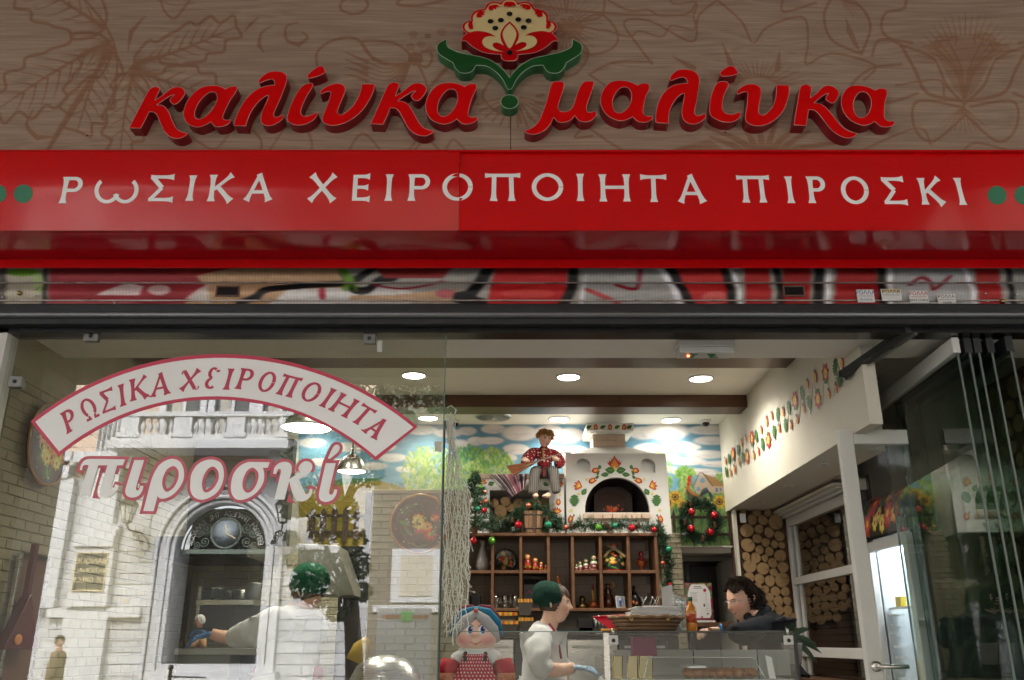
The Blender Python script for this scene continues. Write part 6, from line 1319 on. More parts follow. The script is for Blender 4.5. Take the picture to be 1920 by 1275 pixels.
for k, (dx, lab) in enumerate(((-.025, 'black foil coffee bag with pink script on the lower shelf'), (.05, 'plain black coffee bag behind the worker in the green hat'))):
    t = thing('coffee_bag', lab, 'bag', (p.x+dx, 5.95+.02*k, p.z)); m = MB(); w = .036
    m.add([(p.x+dx-w, 5.93+.02*k, p.z), (p.x+dx+w, 5.93+.02*k, p.z), (p.x+dx+w, 5.98+.02*k, p.z), (p.x+dx-w, 5.98+.02*k, p.z), (p.x+dx-w, 5.935+.02*k, p.z+.15), (p.x+dx+w, 5.935+.02*k, p.z+.15), (p.x+dx+w, 5.965+.02*k, p.z+.15), (p.x+dx-w, 5.965+.02*k, p.z+.15), (p.x+dx-w, 5.95+.02*k, p.z+.185), (p.x+dx+w, 5.95+.02*k, p.z+.185)], [(0, 1, 5, 4), (1, 2, 6, 5), (2, 3, 7, 6), (3, 0, 4, 7), (4, 5, 9, 8), (5, 6, 9), (6, 7, 8, 9), (7, 4, 8)]); m.obj('foil', mat('black_foil', (.03, .03, .035), .3, .2), t)
    if not k:
        text('lettering', 'coffee', .03, mat('pink_script', (.6, .15, .35), .5), (p.x+dx, 5.926, p.z+.10), t); text('lettering', 'Lux', .03, mat('gold_script', (.6, .45, .1), .5), (p.x+dx, 5.926, p.z+.05), t) if 0 else None
# toucan coloured feather ornament in the open bay
p = pt(1046, 1098, 5.95); t = thing('bird_ornament', 'dark brown and orange bird ornament in the open middle bay', 'ornament', p)
MB().tube([p+Vector((.02, 0, -.03)), p+Vector((.012, 0, .0)), p+Vector((-.002, 0, .03)), p+Vector((.0, 0, .052)), p+Vector((.003, 0, .066))], [.008, .014, .014, .008, .001], 10).obj('body', mat('rust_glaze', (.20, .055, .015), .2, coat=.5), t); MB().tube([p+Vector((.012, 0, .02)), p+Vector((.028, 0, -.005)), p+Vector((.03, 0, -.04))], [.006, .008, .002], 8).obj('tail', M_black, t)
box('shelf_post', M_shelf, p.x-.02, p.x+.06, 5.90, 6.05, p.z-.055, p.z-.043, su)
# boxes with a yellow red striped rim on the worktop
def striped_box(x0, x1, y0, y1, Yb, lab, open_=True, nm='paper_box'):
    a = pt(x0, y1, Yb); b = pt(x1, y0, Yb); t = thing(nm, lab, 'box', (a.x, Yb, a.z)); w = b.x-a.x; h = b.z-a.z; m = MB(); e = w*.10
    m.add([(a.x+e, Yb, a.z), (b.x-e, Yb, a.z), (b.x-e, Yb+.08, a.z), (a.x+e, Yb+.08, a.z), (a.x, Yb-.01, b.z-.012), (b.x, Yb-.01, b.z-.012), (b.x, Yb+.1, b.z-.012), (a.x, Yb+.1, b.z-.012)], [(0, 1, 5, 4), (1, 2, 6, 5), (2, 3, 7, 6), (3, 0, 4, 7)]); m.obj('body', mat('kraft_grey', (.16, .14, .12), .8), t)
    n = 9; cs = [(.75, .42, .03), (.7, .1, .02), (.75, .5, .1), (.6, .28, .03)]
    for k in range(n): box('stripe', mat('stripe_%s' % 'abcd'[k*7 % 4], cs[k*7 % 4], .6), a.x+w*k/n+.0003, a.x+w*(k+1)/n-.0003, Yb-.014, Yb-.011, b.z-.02, b.z, t)
    return t
striped_box(971, 998, 1123, 1152, 5.5, 'grey paper tub with a striped yellow rim behind the green hat'); striped_box(926, 970, 1148, 1162, 5.6, 'low striped yellow box left of the grey tub'); striped_box(926, 972, 1164, 1182, 5.5, 'striped yellow box on the worktop beside the rag doll'); striped_box(972, 1000, 1158, 1182, 5.5, 'striped yellow box on the worktop behind the worker'); striped_box(826, 846, 1147, 1160, 5.55, 'striped box seen behind the icicle lights')
# ================================================================ GREENERY: needles, garland, wreath, little tree
M_needle = mat('pine_needles', (.030, .075, .035), .6, var=.45, vs=30)
M_snow = mat('frosted_needles', (.30, .36, .34), .7)
M_cone = mat('pine_cone', (.14, .07, .035), .8, var=.4, vs=60)
def needles(m, pts, rad, n, L=.035, w=.0022, seed=1):
    rs = random.Random(seed); pts = [Vector(p) for p in pts]
    for _ in range(n):
        i = rs.randrange(len(pts)-1); t = rs.random(); p = pts[i].lerp(pts[i+1], t); d = (pts[i+1]-pts[i]).normalized()
        r_ = Vector((rs.gauss(0, 1), rs.gauss(0, 1), rs.gauss(0, 1))).normalized(); q = p+r_*rad*rs.random(); e = (r_*.9+d*.5+Vector((0, 0, .1))).normalized()*L*rs.uniform(.6, 1.1)
        s_ = e.cross(Vector((rs.gauss(0, 1), rs.gauss(0, 1), rs.gauss(0, 1)))).normalized()*w
        m.add([q-s_, q+s_, q+e], [(0, 1, 2)])
BC = {'red': mat('red_bauble', (.48, .008, .02), .14, .6, coat=.5), 'green': mat('green_bauble', (.02, .22, .12), .2, .5, coat=.4), 'lime': mat('lime_bauble', (.10, .32, .03), .16, .5, coat=.5), 'copper': mat('copper_bauble', (.50, .12, .06), .25, .6, coat=.3)}
BG = {'w': 'baubles on the wreath', 's': 'baubles on the shelf garland', 't': 'baubles on the little tree'}
def bauble(px, py, Y, r_, k, lab, g):
    p = pt(px, py, Y); t = thing('bauble', lab, 'bauble', p, BG[g]); MB().ball(p, r_, 18, 12).obj('ball', BC[k], t); MB().lathe(p+Vector((0, 0, r_*.95)), [(r_*.22, 0), (r_*.22, r_*.25), (.0001, r_*.3)], 10).obj('cap', M_brs, t)
def tufts(m, path, rad, n, seed, L=.03, side=.06):
    """short side sprigs along a path, each a spray of needles"""
    rs = random.Random(seed); path = [Vector(p) for p in path]
    for _ in range(n):
        i = rs.randrange(len(path)-1); p = path[i].lerp(path[i+1], rs.random()); d = Vector((rs.gauss(0, 1), rs.gauss(0, .8)-.2, rs.gauss(0, 1))).normalized()
        q = p+d*side*rs.uniform(.5, 1.2); needles(m, [p, p.lerp(q, .5), q], rad, 34, L, .0019, rs.randrange(99999))
def cone(m, p, r_): 
    for k in range(5): m.lathe(p+Vector((0, 0, -r_+k*r_*.42)), [(r_*(.45+.5*math.sin((k+1)*.55)), 0), (r_*.3, r_*.4)], 9)
g = thing('shelf_garland', 'fir garland with baubles along the shelf top and down its right end', 'garland', pt(1050, 985, 5.95))
path = [pt(x, y, 5.93) for x, y in ((880, 992), (905, 985), (940, 983), (975, 988), (1020, 982), (1060, 992), (1090, 984), (1130, 990), (1170, 985), (1210, 990), (1238, 990))]
m = MB(); tufts(m, path, .012, 190, 3, .032, .062); needles(m, path, .02, 2500, .03, seed=8); o = m.obj('needles', M_needle, g); o['kind'] = 'stuff'
path2 = [pt(x, y, 5.88) for x, y in ((1236, 988), (1243, 1015), (1250, 1040), (1251, 1065), (1254, 1090), (1249, 1118), (1244, 1135))]
m = MB(); tufts(m, path2, .012, 90, 5, .032, .05); needles(m, path2, .02, 1500, .03, seed=9); o = m.obj('needles', M_needle, g); o['kind'] = 'stuff'
path3 = [pt(x, y, 5.9) for x, y in ((955, 985), (968, 962), (990, 950), (1015, 956), (1035, 968), (1052, 985))]
m = MB(); tufts(m, path3, .012, 110, 15, .03, .05); needles(m, path3, .015, 1100, .028, seed=29); o = m.obj('needles', M_needle, g); o['kind'] = 'stuff'
m = MB(); tufts(m, path, .01, 30, 13, .03, .06); o = m.obj('frosted_needles', M_snow, g); o['kind'] = 'stuff'
m = MB(); MB.tube(m, path, .006, 6); MB.tube(m, path2, .006, 6); m.obj('wire', M_cone, g)
for px, py in ((960, 975), (1071, 985), (1135, 983), (1198, 984), (1145, 990), (1241, 1033), (1245, 1045), (1248, 1066), (1026, 972)):
    m = MB(); cone(m, pt(px, py, 5.87), .017); m.obj('pine_cone', M_cone, g)
for px, py, r_, k, lab in ((972, 984, .026, 'red', 'shiny red bauble left of the wooden bucket'), (1028, 984, .026, 'green', 'teal bauble right of the wooden bucket'), (991, 948, .019, 'copper', 'copper bauble above the wooden bucket'), (1061, 989, .018, 'copper', 'copper bauble on the garland below the oven edge'),
                           (1122, 989, .024, 'lime', 'lime green bauble under the oven mouth'), (1153, 986, .021, 'green', 'small teal bauble under the oven mouth'), (1185, 990, .025, 'red', 'large red bauble on the garland under the oven'), (1226, 993, .020, 'red', 'red bauble at the right end of the shelf top'),
                           (1254, 1030, .022, 'green', 'teal bauble on the hanging end of the garland'), (1243, 1056, .015, 'copper', 'copper bauble halfway down the hanging garland'), (1256, 1097, .016, 'red', 'red bauble low on the hanging garland'), (922, 1014, .026, 'lime', 'lime bauble hanging over the first shelf bay'), (888, 1014, .024, 'red', 'red bauble hanging beside the icicle lights'), (888, 994, .018, 'copper', 'copper bauble at the left end of the garland')):
    bauble(px, py, 5.83, r_, k, lab, 's')
w = thing('wreath', 'round fir wreath with four red baubles hung before the painted fence', 'wreath', pt(1312, 975, 6.38))
cw = pt(1312, 976, 6.38); ring = [cw+Vector((.118*math.cos(a), 0, .125*math.sin(a))) for a in np.linspace(0, 2*math.pi, 33)]
m = MB(); tufts(m, ring, .012, 230, 23, .034, .055); needles(m, ring, .034, 4200, .03, seed=33); o = m.obj('needles', M_needle, w); o['kind'] = 'stuff'
m = MB(); tufts(m, ring, .01, 24, 24, .03, .05); o = m.obj('frosted_needles', M_snow, w); o['kind'] = 'stuff'
m = MB(); m.tube(ring[:-1], .010, 6, closed=True); m.obj('hoop', M_cone, w)
for px, py in ((1295, 944), (1284, 979), (1340, 984), (1318, 1010)): m = MB(); cone(m, pt(px, py, 6.33), .02); m.obj('pine_cone', M_cone, w)
for px, py, lab in ((1297, 960, 'red bauble at the upper left of the wreath'), (1339, 966, 'red bauble at the upper right of the wreath'), (1296, 991, 'red bauble at the lower left of the wreath'), (1332, 998, 'red bauble at the lower right of the wreath')): bauble(px, py, 6.31, .027, 'red', lab, 'w')
tb = pt(893, 1000, 5.75); tt = pt(890, 882, 5.75)
tr_ = thing('christmas_tree', 'small artificial fir tree with baubles beside the icicle lights', 'christmas tree', tb)
m = MB(); m.tube([tb, tt], [.008, .003], 6); m.obj('trunk', M_cone, tr_)
m = MB(); rs = random.Random(4)
for k in range(120):
    u = rs.random()**.8; p = tb.lerp(tt, .08+.9*(1-u)); a = rs.uniform(0, 6.28); l = .02+.14*u; q = p+Vector((math.cos(a)*l, math.sin(a)*l, -.02*u)); needles(m, [p, p.lerp(q, .5), q], .009, 60, .026, .002, rs.randrange(9999))
o = m.obj('foliage', M_needle, tr_); o['kind'] = 'stuff'
for px, py, k, lab, r_ in ((901, 913, 'lime', 'green bauble near the top of the little tree', .013), (909, 922, 'copper', 'gold bauble on the right of the little tree', .010), (911, 940, 'copper', 'copper bauble halfway up the little tree', .014), (895, 954, 'green', 'teal bauble low on the left of the little tree', .018), (908, 957, 'red', 'red bauble low on the right of the little tree', .018), (902, 942, 'copper', 'small gold bauble in the middle of the little tree', .007)): bauble(px, py, 5.66, r_, k, lab, 't')
# wooden bucket
a = pt(976, 960, 5.92); b = pt(1020, 960, 5.92); z0 = pt(998, 1000, 5.92).z; cx = (a.x+b.x)/2
bk = thing('wooden_bucket', 'small wooden stave bucket among the garland', 'bucket', (cx, 5.92, z0)); r1 = (b.x-a.x)/2; r0 = r1*.82; N = 16
Mst_ = [mat('stave_dark', (.09, .045, .025), .6, var=.2), mat('stave_mid', (.20, .11, .055), .6, var=.2), mat('stave_light', (.28, .17, .09), .6, var=.2)]
for k in range(N):
    a0, a1 = 2*math.pi*(k+.04)/N, 2*math.pi*(k+.96)/N; q = lambda r_, t, z_: (cx+r_*math.cos(t), 5.92+r_*math.sin(t), z_)
    MB().add([q(r0, a0, z0), q(r0, a1, z0), q(r1, a1, a.z), q(r1, a0, a.z), q(r0-.008, a0, z0), q(r0-.008, a1, z0), q(r1-.008, a1, a.z), q(r1-.008, a0, a.z)], [(0, 1, 2, 3), (5, 4, 7, 6), (3, 2, 6, 7), (0, 4, 5, 1), (1, 5, 6, 2), (4, 0, 3, 7)]).obj('stave', Mst_[(k*5) % 3], bk)
for u in (.15, .78): MB().lathe((cx, 5.92, z0+(a.z-z0)*u), [(r0+(r1-r0)*u+.001, 0), (r0+(r1-r0)*u+.003, .004), (r0+(r1-r0)*u+.002, .009)], 24).obj('hoop', M_darkmetal, bk)
MB().lathe((cx, 5.92, z0+.02), [(r0-.01, 0), (.0001, .001)], 16).obj('bottom', Mst_[0], bk)
# ================================================================ ICICLE LIGHTS by the window edge
il = thing('icicle_lights', 'pale tangled curtain of unlit icicle fairy lights hanging at the window edge', 'string lights', pt(855, 765, 3.68))
M_cord = mat('pale_cord', (.74, .74, .66), .5); M_bulb = mat('clear_bulb', (.75, .75, .68), .2)
rs = random.Random(19); bulbs = MB()
for k in range(17):
    X0 = 838+rs.uniform(0, 14); X1 = 832+k*2.9+rs.uniform(-2, 2); yb = rs.uniform(1120, 1215) if k < 13 else rs.uniform(1010, 1180); yt = 772+rs.uniform(0, 20); Yk = 3.66+rs.uniform(0, .06); P = []; n = 46
    for i in range(n+1):
        u = i/n; x = X0+(X1-X0)*min(1, u*2.2)**1.3+2.2*math.sin(u*30+k)+rs.uniform(-1.6, 1.6)*min(1, u*3); P.append(pt(x, yt+(yb-yt)*u, Yk+rs.uniform(-.006, .006)))
    m = MB(); m.tube(P, .0021, 5)
    for i in range(6 if k < 15 else 4, n, 2):
        d = Vector((rs.uniform(-1, 1), rs.uniform(-.5, .5), rs.uniform(-1.2, .1))).normalized()*rs.uniform(.012, .03); m.tube([P[i], P[i]+d*.6+Vector((0, 0, .003)), P[i]+d], .0011, 4); bulbs.tube([P[i]+d, P[i]+d*1.35], .0022, 5)
    m.obj('strand', M_cord, il)
o = bulbs.obj('bulbs', M_bulb, il); o['kind'] = 'stuff'
MB().tube([pt(838, 765, 3.67), pt(846, 760, 3.67), pt(855, 768, 3.67), pt(852, 780, 3.67)], .003, 6).obj('hook', M_steel, il)
# ================================================================ PEOPLE AND DOLLS
def skin_obj(name, P, E, Rr, m, parent, sub=2, disp=0, root=0, dsc=.12):
    me = bpy.data.meshes.new(name); me.from_pydata([tuple(p) for p in P], E, []); o = link(name, me, m, parent)
    s = o.modifiers.new('skin', 'SKIN'); s.use_smooth_shade = True; s.branch_smoothing = .6
    lay_ = me.skin_vertices[0].data if me.skin_vertices else None
    if lay_ is None:
        bm = bmesh.new(); bm.from_mesh(me); bm.verts.layers.skin.verify(); bm.to_mesh(me); bm.free(); lay_ = me.skin_vertices[0].data
    for i, r_ in enumerate(Rr): lay_[i].radius = r_ if hasattr(r_, '__len__') else (r_, r_); lay_[i].use_root = (i == root)
    sb = o.modifiers.new('sub', 'SUBSURF'); sb.levels = sub; sb.render_levels = sub
    if disp:
        tx = bpy.data.textures.get('folds') or bpy.data.textures.new('folds', 'CLOUDS'); tx.noise_scale = dsc; tx.noise_depth = 2
        d = o.modifiers.new('folds', 'DISPLACE'); d.texture = tx; d.strength = disp; d.texture_coords = 'GLOBAL'
    return o
def head_mesh(M, skin, s=1.0, smile=0, lip=(170, 70, 66), eye=(60, 44, 34), brow=(70, 50, 38), nose=1.0, bigeyes=0, cheeks=0):
    NT, NZ = 96, 76; th_ = np.linspace(-math.pi, math.pi, NT, endpoint=False); v = np.linspace(-1, 1, NZ); T, V = np.meshgrid(th_, v)
    Hh, Wd, Dp = .122, .076, .094; zz_ = V*Hh; prof = np.sqrt(np.clip(1-np.abs(V)**2.3, 0, 1))
    low = np.clip(-V, 0, 1); w_ = Wd*prof*(1-.30*low**1.6); fr = np.cos(T); dp = np.where(fr > 0, Dp*prof*(1-.04*low), Dp*1.03*np.sqrt(np.clip(1-np.abs(V*1.0)**2.3, 0, 1))*(1-.42*low**1.1))
    y = dp*np.sign(fr)*np.abs(fr)**.85; x = w_*np.sin(T)
    g = lambda tc_, ts, vc, vs_: np.exp(-((T-tc_)/ts)**2-((V-vc)/vs_)**2)
    # chin, nose, brow, sockets, lips
    y += .012*g(0, .35, -.83, .16)+.006*g(0, .5, -.35, .3); y += nose*(.021*g(0, .13, -.18, .11)+.012*g(0, .10, .0, .18)+.005*(g(.16, .09, -.24, .06)+g(-.16, .09, -.24, .06)))
    y += .004*g(0, .7, .22, .10)-.008*(g(.40, .2, .07, .10)+g(-.40, .2, .07, .10)); y += .005*g(0, .22, -.46, .06)+.004*g(0, .18, -.56, .05)-.004*g(0, .3, -.51, .02)
    x += .004*np.sign(T)*(g(.75, .35, -.15, .25)+g(-.75, .35, -.15, .25))
    co = np.stack([x, -y, zz_], -1).reshape(-1, 3)*s
    C = np.zeros((NZ, NT, 3))+np.array(skin, float); m_ = lambda a, c_: C.__iadd__(a[..., None]*(np.array(c_, float)-C))
    nz = nrs.rand(NZ, NT)[..., None]*6-3; C += nz
    m_(.35*(g(.6, .3, -.25, .2)+g(-.6, .3, -.25, .2)), (216, 120, 105)) if not cheeks else m_(.7*(g(.55, .25, -.3, .18)+g(-.55, .25, -.3, .18)), (226, 110, 110)); m_(.25*g(0, .15, -.2, .1), (214, 120, 100))
    def patch(tc_, ts, vc, vs_, c_, al=1, curve=0):
        V2 = V-curve*(T-tc_)**2; d = np.sqrt(((T-tc_)/ts)**2+((V2-vc)/vs_)**2); m_(np.clip((1.25-d)/.5, 0, 1)*al, c_)
    patch(0, .28+.10*smile, -.50, .032, lip, .9, .5*smile+.1); patch(0, .24, -.505, .008, (70, 24, 24), .8, .5*smile+.1)
    if smile > .8: patch(0, .22, -.50, .018, (225, 215, 205), .9, .6)
    e = .10 if not bigeyes else .17
    for s_ in (-1, 1):
        patch(s_*.40, e*1.35, .07, e*.36, (232, 228, 222)); patch(s_*.40+(.04 if bigeyes else 0), e*.55, .07, e*.36, eye); patch(s_*.40, e*.25, .07, e*.2, (10, 10, 12))
        patch(s_*.40, e*1.5, .115 if not bigeyes else .14, .012, (50, 32, 26), .8, -.4); patch(s_*.42, .19, .215, .020, brow, .85, -.8)
        patch(s_*.10, .035, -.25, .02, (90, 40, 34), .7)
    V3 = [M @ Vector(p) for p in co]; F_ = []
    for j in range(NZ-1):
        for i in range(NT): F_.append((j*NT+i, j*NT+(i+1) % NT, (j+1)*NT+(i+1) % NT, (j+1)*NT+i))
    return V3, F_, lin(np.clip(C, 0, 255)).reshape(-1, 3)
def ear(M, s_, s=1.0):
    m = MB(M); m.tube([Vector((s_*.076, .012, -.03))*s, Vector((s_*.083, .018, -.008))*s, Vector((s_*.086, .024, .018))*s, Vector((s_*.080, .02, .03))*s, Vector((s_*.076, .006, .012))*s], [.006*s, .009*s, .010*s, .008*s, .005*s], 8); return m
def body_obj(name, M, skin, s, parent, neck=None, extra=None, **k):
    V_, F_, C_ = head_mesh(M, skin, s, **k); V_ = list(V_); F_ = list(F_); C_ = [tuple(c_) for c_ in C_]; sk = tuple(lin(skin))
    parts_ = [ear(M, -1, s), ear(M, 1, s)]
    if neck: m = MB(); m.tube([Vector(q) for q in neck[0]], neck[1], 16); parts_.append(m)
    if extra: parts_ += extra
    for m in parts_:
        b_ = len(V_); V_ += [Vector(v) for v in m.v]; F_ += [tuple(i+b_ for i in f) for f in m.f]; C_ += [sk]*len(m.v)
    me = bpy.data.meshes.new(name); me.from_pydata([tuple(v) for v in V_], [], F_); at_ = me.color_attributes.new('Col', 'FLOAT_COLOR', 'POINT'); at_.data.foreach_set('color', [q for c_ in C_ for q in (*c_, 1)])
    return link(name, me, M_skin, parent, True)
def hair_obj(name, M, s, m, parent, line=.42, side=1.15, low=-.35, thick=.012, rough=.004, seed=1, cap=False):
    """shell over the skull, open over the face"""
    NT, NZ = 64, 40; rs = np.random.RandomState(seed); V_ = []; keep = {}; F_ = []; ph = rs.rand(6)*6.28
    for j in range(NZ):
        v = -1+2*j/(NZ-1)
        for i in range(NT):
            t = -math.pi+2*math.pi*i/NT; pr = math.sqrt(max(0, 1-abs(v)**2.3)); fr = math.cos(t); Wd, Dp = .076+thick, .094+thick; lowf = max(0, -v)
            r_ = 1+rough/.09*(math.sin(9*t+ph[0]+4*v)+.6*math.sin(17*t+ph[1]-3*v)+.5*math.sin(29*t+ph[2])); x = Wd*pr*math.sin(t)*r_; y = Dp*pr*(1 if fr > 0 else 1.03*(1-.25*lowf))*math.copysign(abs(fr)**.85, fr)*r_
            V_.append(M @ (Vector((x, -y, v*(.122+thick)*1.0))*s)); keep[(j, i)] = v > (line-.12*math.sin(3*t+ph[3]) if abs(t) < side*.8 else line+(low-line)*min(1, (abs(t)-side*.8)/(.5)))
    for j in range(NZ-1):
        for i in range(NT):
            if keep[(j, i)] or keep[(j+1, i)]: F_.append((j*NT+i, j*NT+(i+1) % NT, (j+1)*NT+(i+1) % NT, (j+1)*NT+i))
    me = bpy.data.meshes.new(name); me.from_pydata([tuple(v) for v in V_], [], F_); o = link(name, me, m, parent, True); sd_ = o.modifiers.new('solid', 'SOLIDIFY'); sd_.thickness = .006*s; return o
def hand_obj(name, P, d, n, m, parent, s=1.0, curl=.5, side=1):
    """palm and five fingers; P wrist, d pointing direction, n back-of-hand normal"""
    P = Vector(P); d = Vector(d).normalized(); n = Vector(n); n = (n-d*n.dot(d)).normalized(); x = d.cross(n)*side
    pts = [P, P+d*.045*s, P+d*.085*s]; E = [(0, 1), (1, 2)]; Rr = [(.020*s, .018*s), (.034*s, .015*s), (.030*s, .013*s)]
    for k, (u, l) in enumerate(((-.030, .062), (-.010, .072), (.011, .068), (.031, .052))):
        a = P+d*.078*s+x*u*s; c1_ = curl*.5; b = len(pts); pts += [a, a+(d*math.cos(c1_)-n*math.sin(c1_))*l*.42*s, a+(d*math.cos(c1_)-n*math.sin(c1_))*l*.42*s+(d*math.cos(c1_*2.4)-n*math.sin(c1_*2.4))*l*.34*s, a+(d*math.cos(c1_)-n*math.sin(c1_))*l*.42*s+(d*math.cos(c1_*2.4)-n*math.sin(c1_*2.4))*l*.34*s+(d*math.cos(c1_*3.4)-n*math.sin(c1_*3.4))*l*.26*s]
        E += [(2, b), (b, b+1), (b+1, b+2), (b+2, b+3)]; Rr += [.0095*s, .009*s, .0085*s, .007*s]
    a = P+d*.025*s-x*.028*s; b = len(pts); pts += [a, a+(d*.7-x*.55-n*.35).normalized()*.032*s, a+(d*.7-x*.55-n*.35).normalized()*.032*s+(d*.95-x*.2-n*.4).normalized()*.028*s]; E += [(1, b), (b, b+1), (b+1, b+2)]; Rr += [.012*s, .0105*s, .008*s]
    return skin_obj(name, pts, E, Rr, m, parent, 1)
M_coatw = mat('white_cotton', (.66, .66, .66), .85, var=.05, bump=1, bs=13, stretch=(1, 1, .55))
M_coatb = mat('dark_coat', (.020, .021, .024), .9, spec=.2, var=.2, bump=1, bs=14)
M_hatg = mat('green_cap_cloth', (.010, .040, .028), .85, spec=.2, var=.25, vs=14, bump=1, bs=22)
M_hairb = mat('dark_hair', (.020, .012, .009), .8, spec=.15, var=.5, vs=60, stretch=(1, 1, .2)); M_hairm = mat('brown_hair', (.075, .042, .026), .5, var=.4, vs=60)
M_apr = mat('maroon_strap', (.22, .015, .03), .7); M_glove = mat('blue_glove', (.35, .50, .66), .55, var=.08); M_skinp = mat('plain_skin', (.66, .44, .33), .5, sub=.05)
def oriented(c0, yaw, pitch=0, roll=0): return Matrix.Translation(c0) @ Matrix.Rotation(R(yaw), 4, 'Z') @ Matrix.Rotation(R(pitch), 4, 'X') @ Matrix.Rotation(R(roll), 4, 'Y')
# ---- counter worker in profile, facing right
YW = 5.15; hc = pt(1040, 1132, YW)
pw = thing('person', 'shop worker in a white coat and green cap, in profile behind the glass counter', 'person', (hc.x, YW, FL), 'people')
Mh = oriented(hc, 83, 4)
q = lambda x, y, dy=0: pt(x, y, YW+dy)
body_obj('body', Mh, (236, 192, 168), .86, pw, neck=([q(1036, 1146), q(1031, 1165), q(1020, 1188), q(1012, 1215, -.1), q(1014, 1254, -.17), q(1040, 1256, -.17), q(1060, 1255, -.2), q(1076, 1252, -.22)], [.046, .048, .055, .04, .036, .036, .032, .027]))
hair_obj('hair', Mh, .87, M_hairm, pw, line=.45, side=1.3, low=-.35, thick=.007)
def cap(M, s, m, parent, rx=.118, ry=.13, rz=.095, c0=(0, .045, .055), n=40):
    NT, NZ = 44, 22; rs = np.random.RandomState(2); V_ = []
    for j in range(NZ):
        v = -.75+1.75*j/(NZ-1); pr = math.sqrt(max(0, 1-min(1, abs(v))**2.2))
        for i in range(NT):
            t = 2*math.pi*i/NT; r_ = 1+.028*math.sin(7*t+2*v)+.02*math.sin(13*t+4*v)+.012*math.sin(23*t); V_.append(M @ (Vector((c0[0]+rx*pr*math.cos(t)*r_, c0[1]+ry*pr*math.sin(t)*r_, c0[2]+rz*v*(1+.03*math.sin(5*t))))*s))
    F_ = [(j*NT+i, j*NT+(i+1) % NT, (j+1)*NT+(i+1) % NT, (j+1)*NT+i) for j in range(NZ-1) for i in range(NT)]
    me = bpy.data.meshes.new('cap'); me.from_pydata([tuple(v) for v in V_], [], F_); return link('cap', me, m, parent, True)
cap(Mh @ Matrix.Rotation(R(12), 4, 'X'), .89, M_hatg, pw, rx=.104, ry=.112, rz=.094, c0=(0, .046, .034))
P = [q(1020, 1236), q(1019, 1204), q(1021, 1184), q(1026, 1171), q(1020, 1275), q(1018, 1330), q(1008, 1196, -.15), q(1006, 1228, -.19), q(1012, 1254, -.19), q(1036, 1257, -.18), q(1028, 1196, .16), q(1040, 1230, .16), q(1062, 1252, .05)]
E = [(0, 1), (1, 2), (2, 3), (0, 4), (4, 5), (2, 6), (6, 7), (7, 8), (8, 9), (2, 10), (10, 11), (11, 12)]
skin_obj('coat', P, E, [(.15, .13), (.158, .128), (.125, .10), (.068, .064), (.155, .145), (.16, .15), .082, .075, .062, .055, .075, .062, .045], M_coatw, pw, 3, .05, dsc=.06)
hand_obj('gloved_hand', q(1074, 1252, -.22), (1, .1, -.05), (0, -.3, 1), M_glove, pw, 1.0, .5)
MB().tube([q(1030, 1170, -.065), q(1040, 1183, -.105), q(1047, 1205, -.125), q(1052, 1235, -.12)], .007, 8).obj('apron_strap', M_apr, pw)
m = MB(); m.lathe(q(1043, 1262, -.03), [(.10, -.12), (.115, 0), (.07, .09), (.001, .13)], 20, .62, .9); m.obj('apron', mat('ochre_print_cloth', (.50, .25, .08), .8, var=.5, vs=40), pw)
# ---- customer in the dark coat, facing left, smiling
YC = 5.15; hc = pt(1392, 1126, YC)
pcu = thing('person', 'smiling customer with glasses, dark hair and dark coat leaning on the counter at right', 'person', (hc.x, YC, FL), 'people')
Mh = oriented(hc, -66, 14, 0); q = lambda x, y, dy=0: pt(x, y, YC+dy)
body_obj('body', Mh, (236, 188, 164), .92, pcu, neck=([q(1400, 1138), q(1412, 1156), q(1424, 1172)], [.046, .050, .06]), smile=1)
hair_obj('hair', Mh, .95, M_hairb, pcu, line=.60, side=1.55, low=-.4, thick=.010, rough=.006, seed=5)
hm = MB(Mh); rs = random.Random(14)
for k in range(700):
    t_ = rs.uniform(-2.9, 2.9); t_ = math.copysign(max(abs(t_), rs.choice((0, 1.35, 1.6))), t_); z0 = rs.uniform(.088, .13) if abs(t_) < 1.3 else rs.uniform(-.05, .13); r0 = math.sqrt(max(.02, 1-(z0/.14)**2)); P_ = []; u0 = Vector((math.sin(t_)*.084*r0, -math.cos(t_)*.102*r0, z0)); tgt = Vector((rs.uniform(-.03, .03), .125+rs.uniform(-.02, .03), rs.uniform(-.07, .03)))
    for i in range(6):
        u = i/5; p = u0.lerp(tgt, u); l = math.hypot(p.x/.086, p.y/.106); l = math.sqrt(l*l+(p.z/.132)**2); p = p*(max(1, 1.0/max(l, .3))*(1+.05*math.sin(u*5+k*.1))); P_.append(p+Vector((rs.uniform(-.002, .002), rs.uniform(-.002, .002), rs.uniform(-.002, .002))))
    hm.tube(P_, [.0014, .0018, .0018, .0018, .0014, .0005], 4)
o = hm.obj('hair_strands', mat('hair_strand', (.022, .013, .009), .85, spec=.1, var=.5, vs=90), pcu); o['kind'] = 'stuff'
MB(Mh).ball((0.0, .112, -.02), .040, 16, 10, sx=1.1, sz=1.3).obj('hair_bun', M_hairb, pcu)
gl = MB(Mh)
for s_ in (-1, 1): gl.tube([Vector((s_*.032+.020*math.cos(a), -.094-.002*math.cos(a), .006+.014*math.sin(a))) for a in np.linspace(0, 2*math.pi, 20)[:-1]], .0011, 5, closed=True); gl.tube([Vector((s_*.052, -.088, .010)), Vector((s_*.078, 0, .012))], .0012, 5)
gl.tube([Vector((-.012, -.096, .008)), Vector((0, -.100, .012)), Vector((.012, -.096, .008))], .0011, 5); gl.obj('glasses', M_steel, pcu)
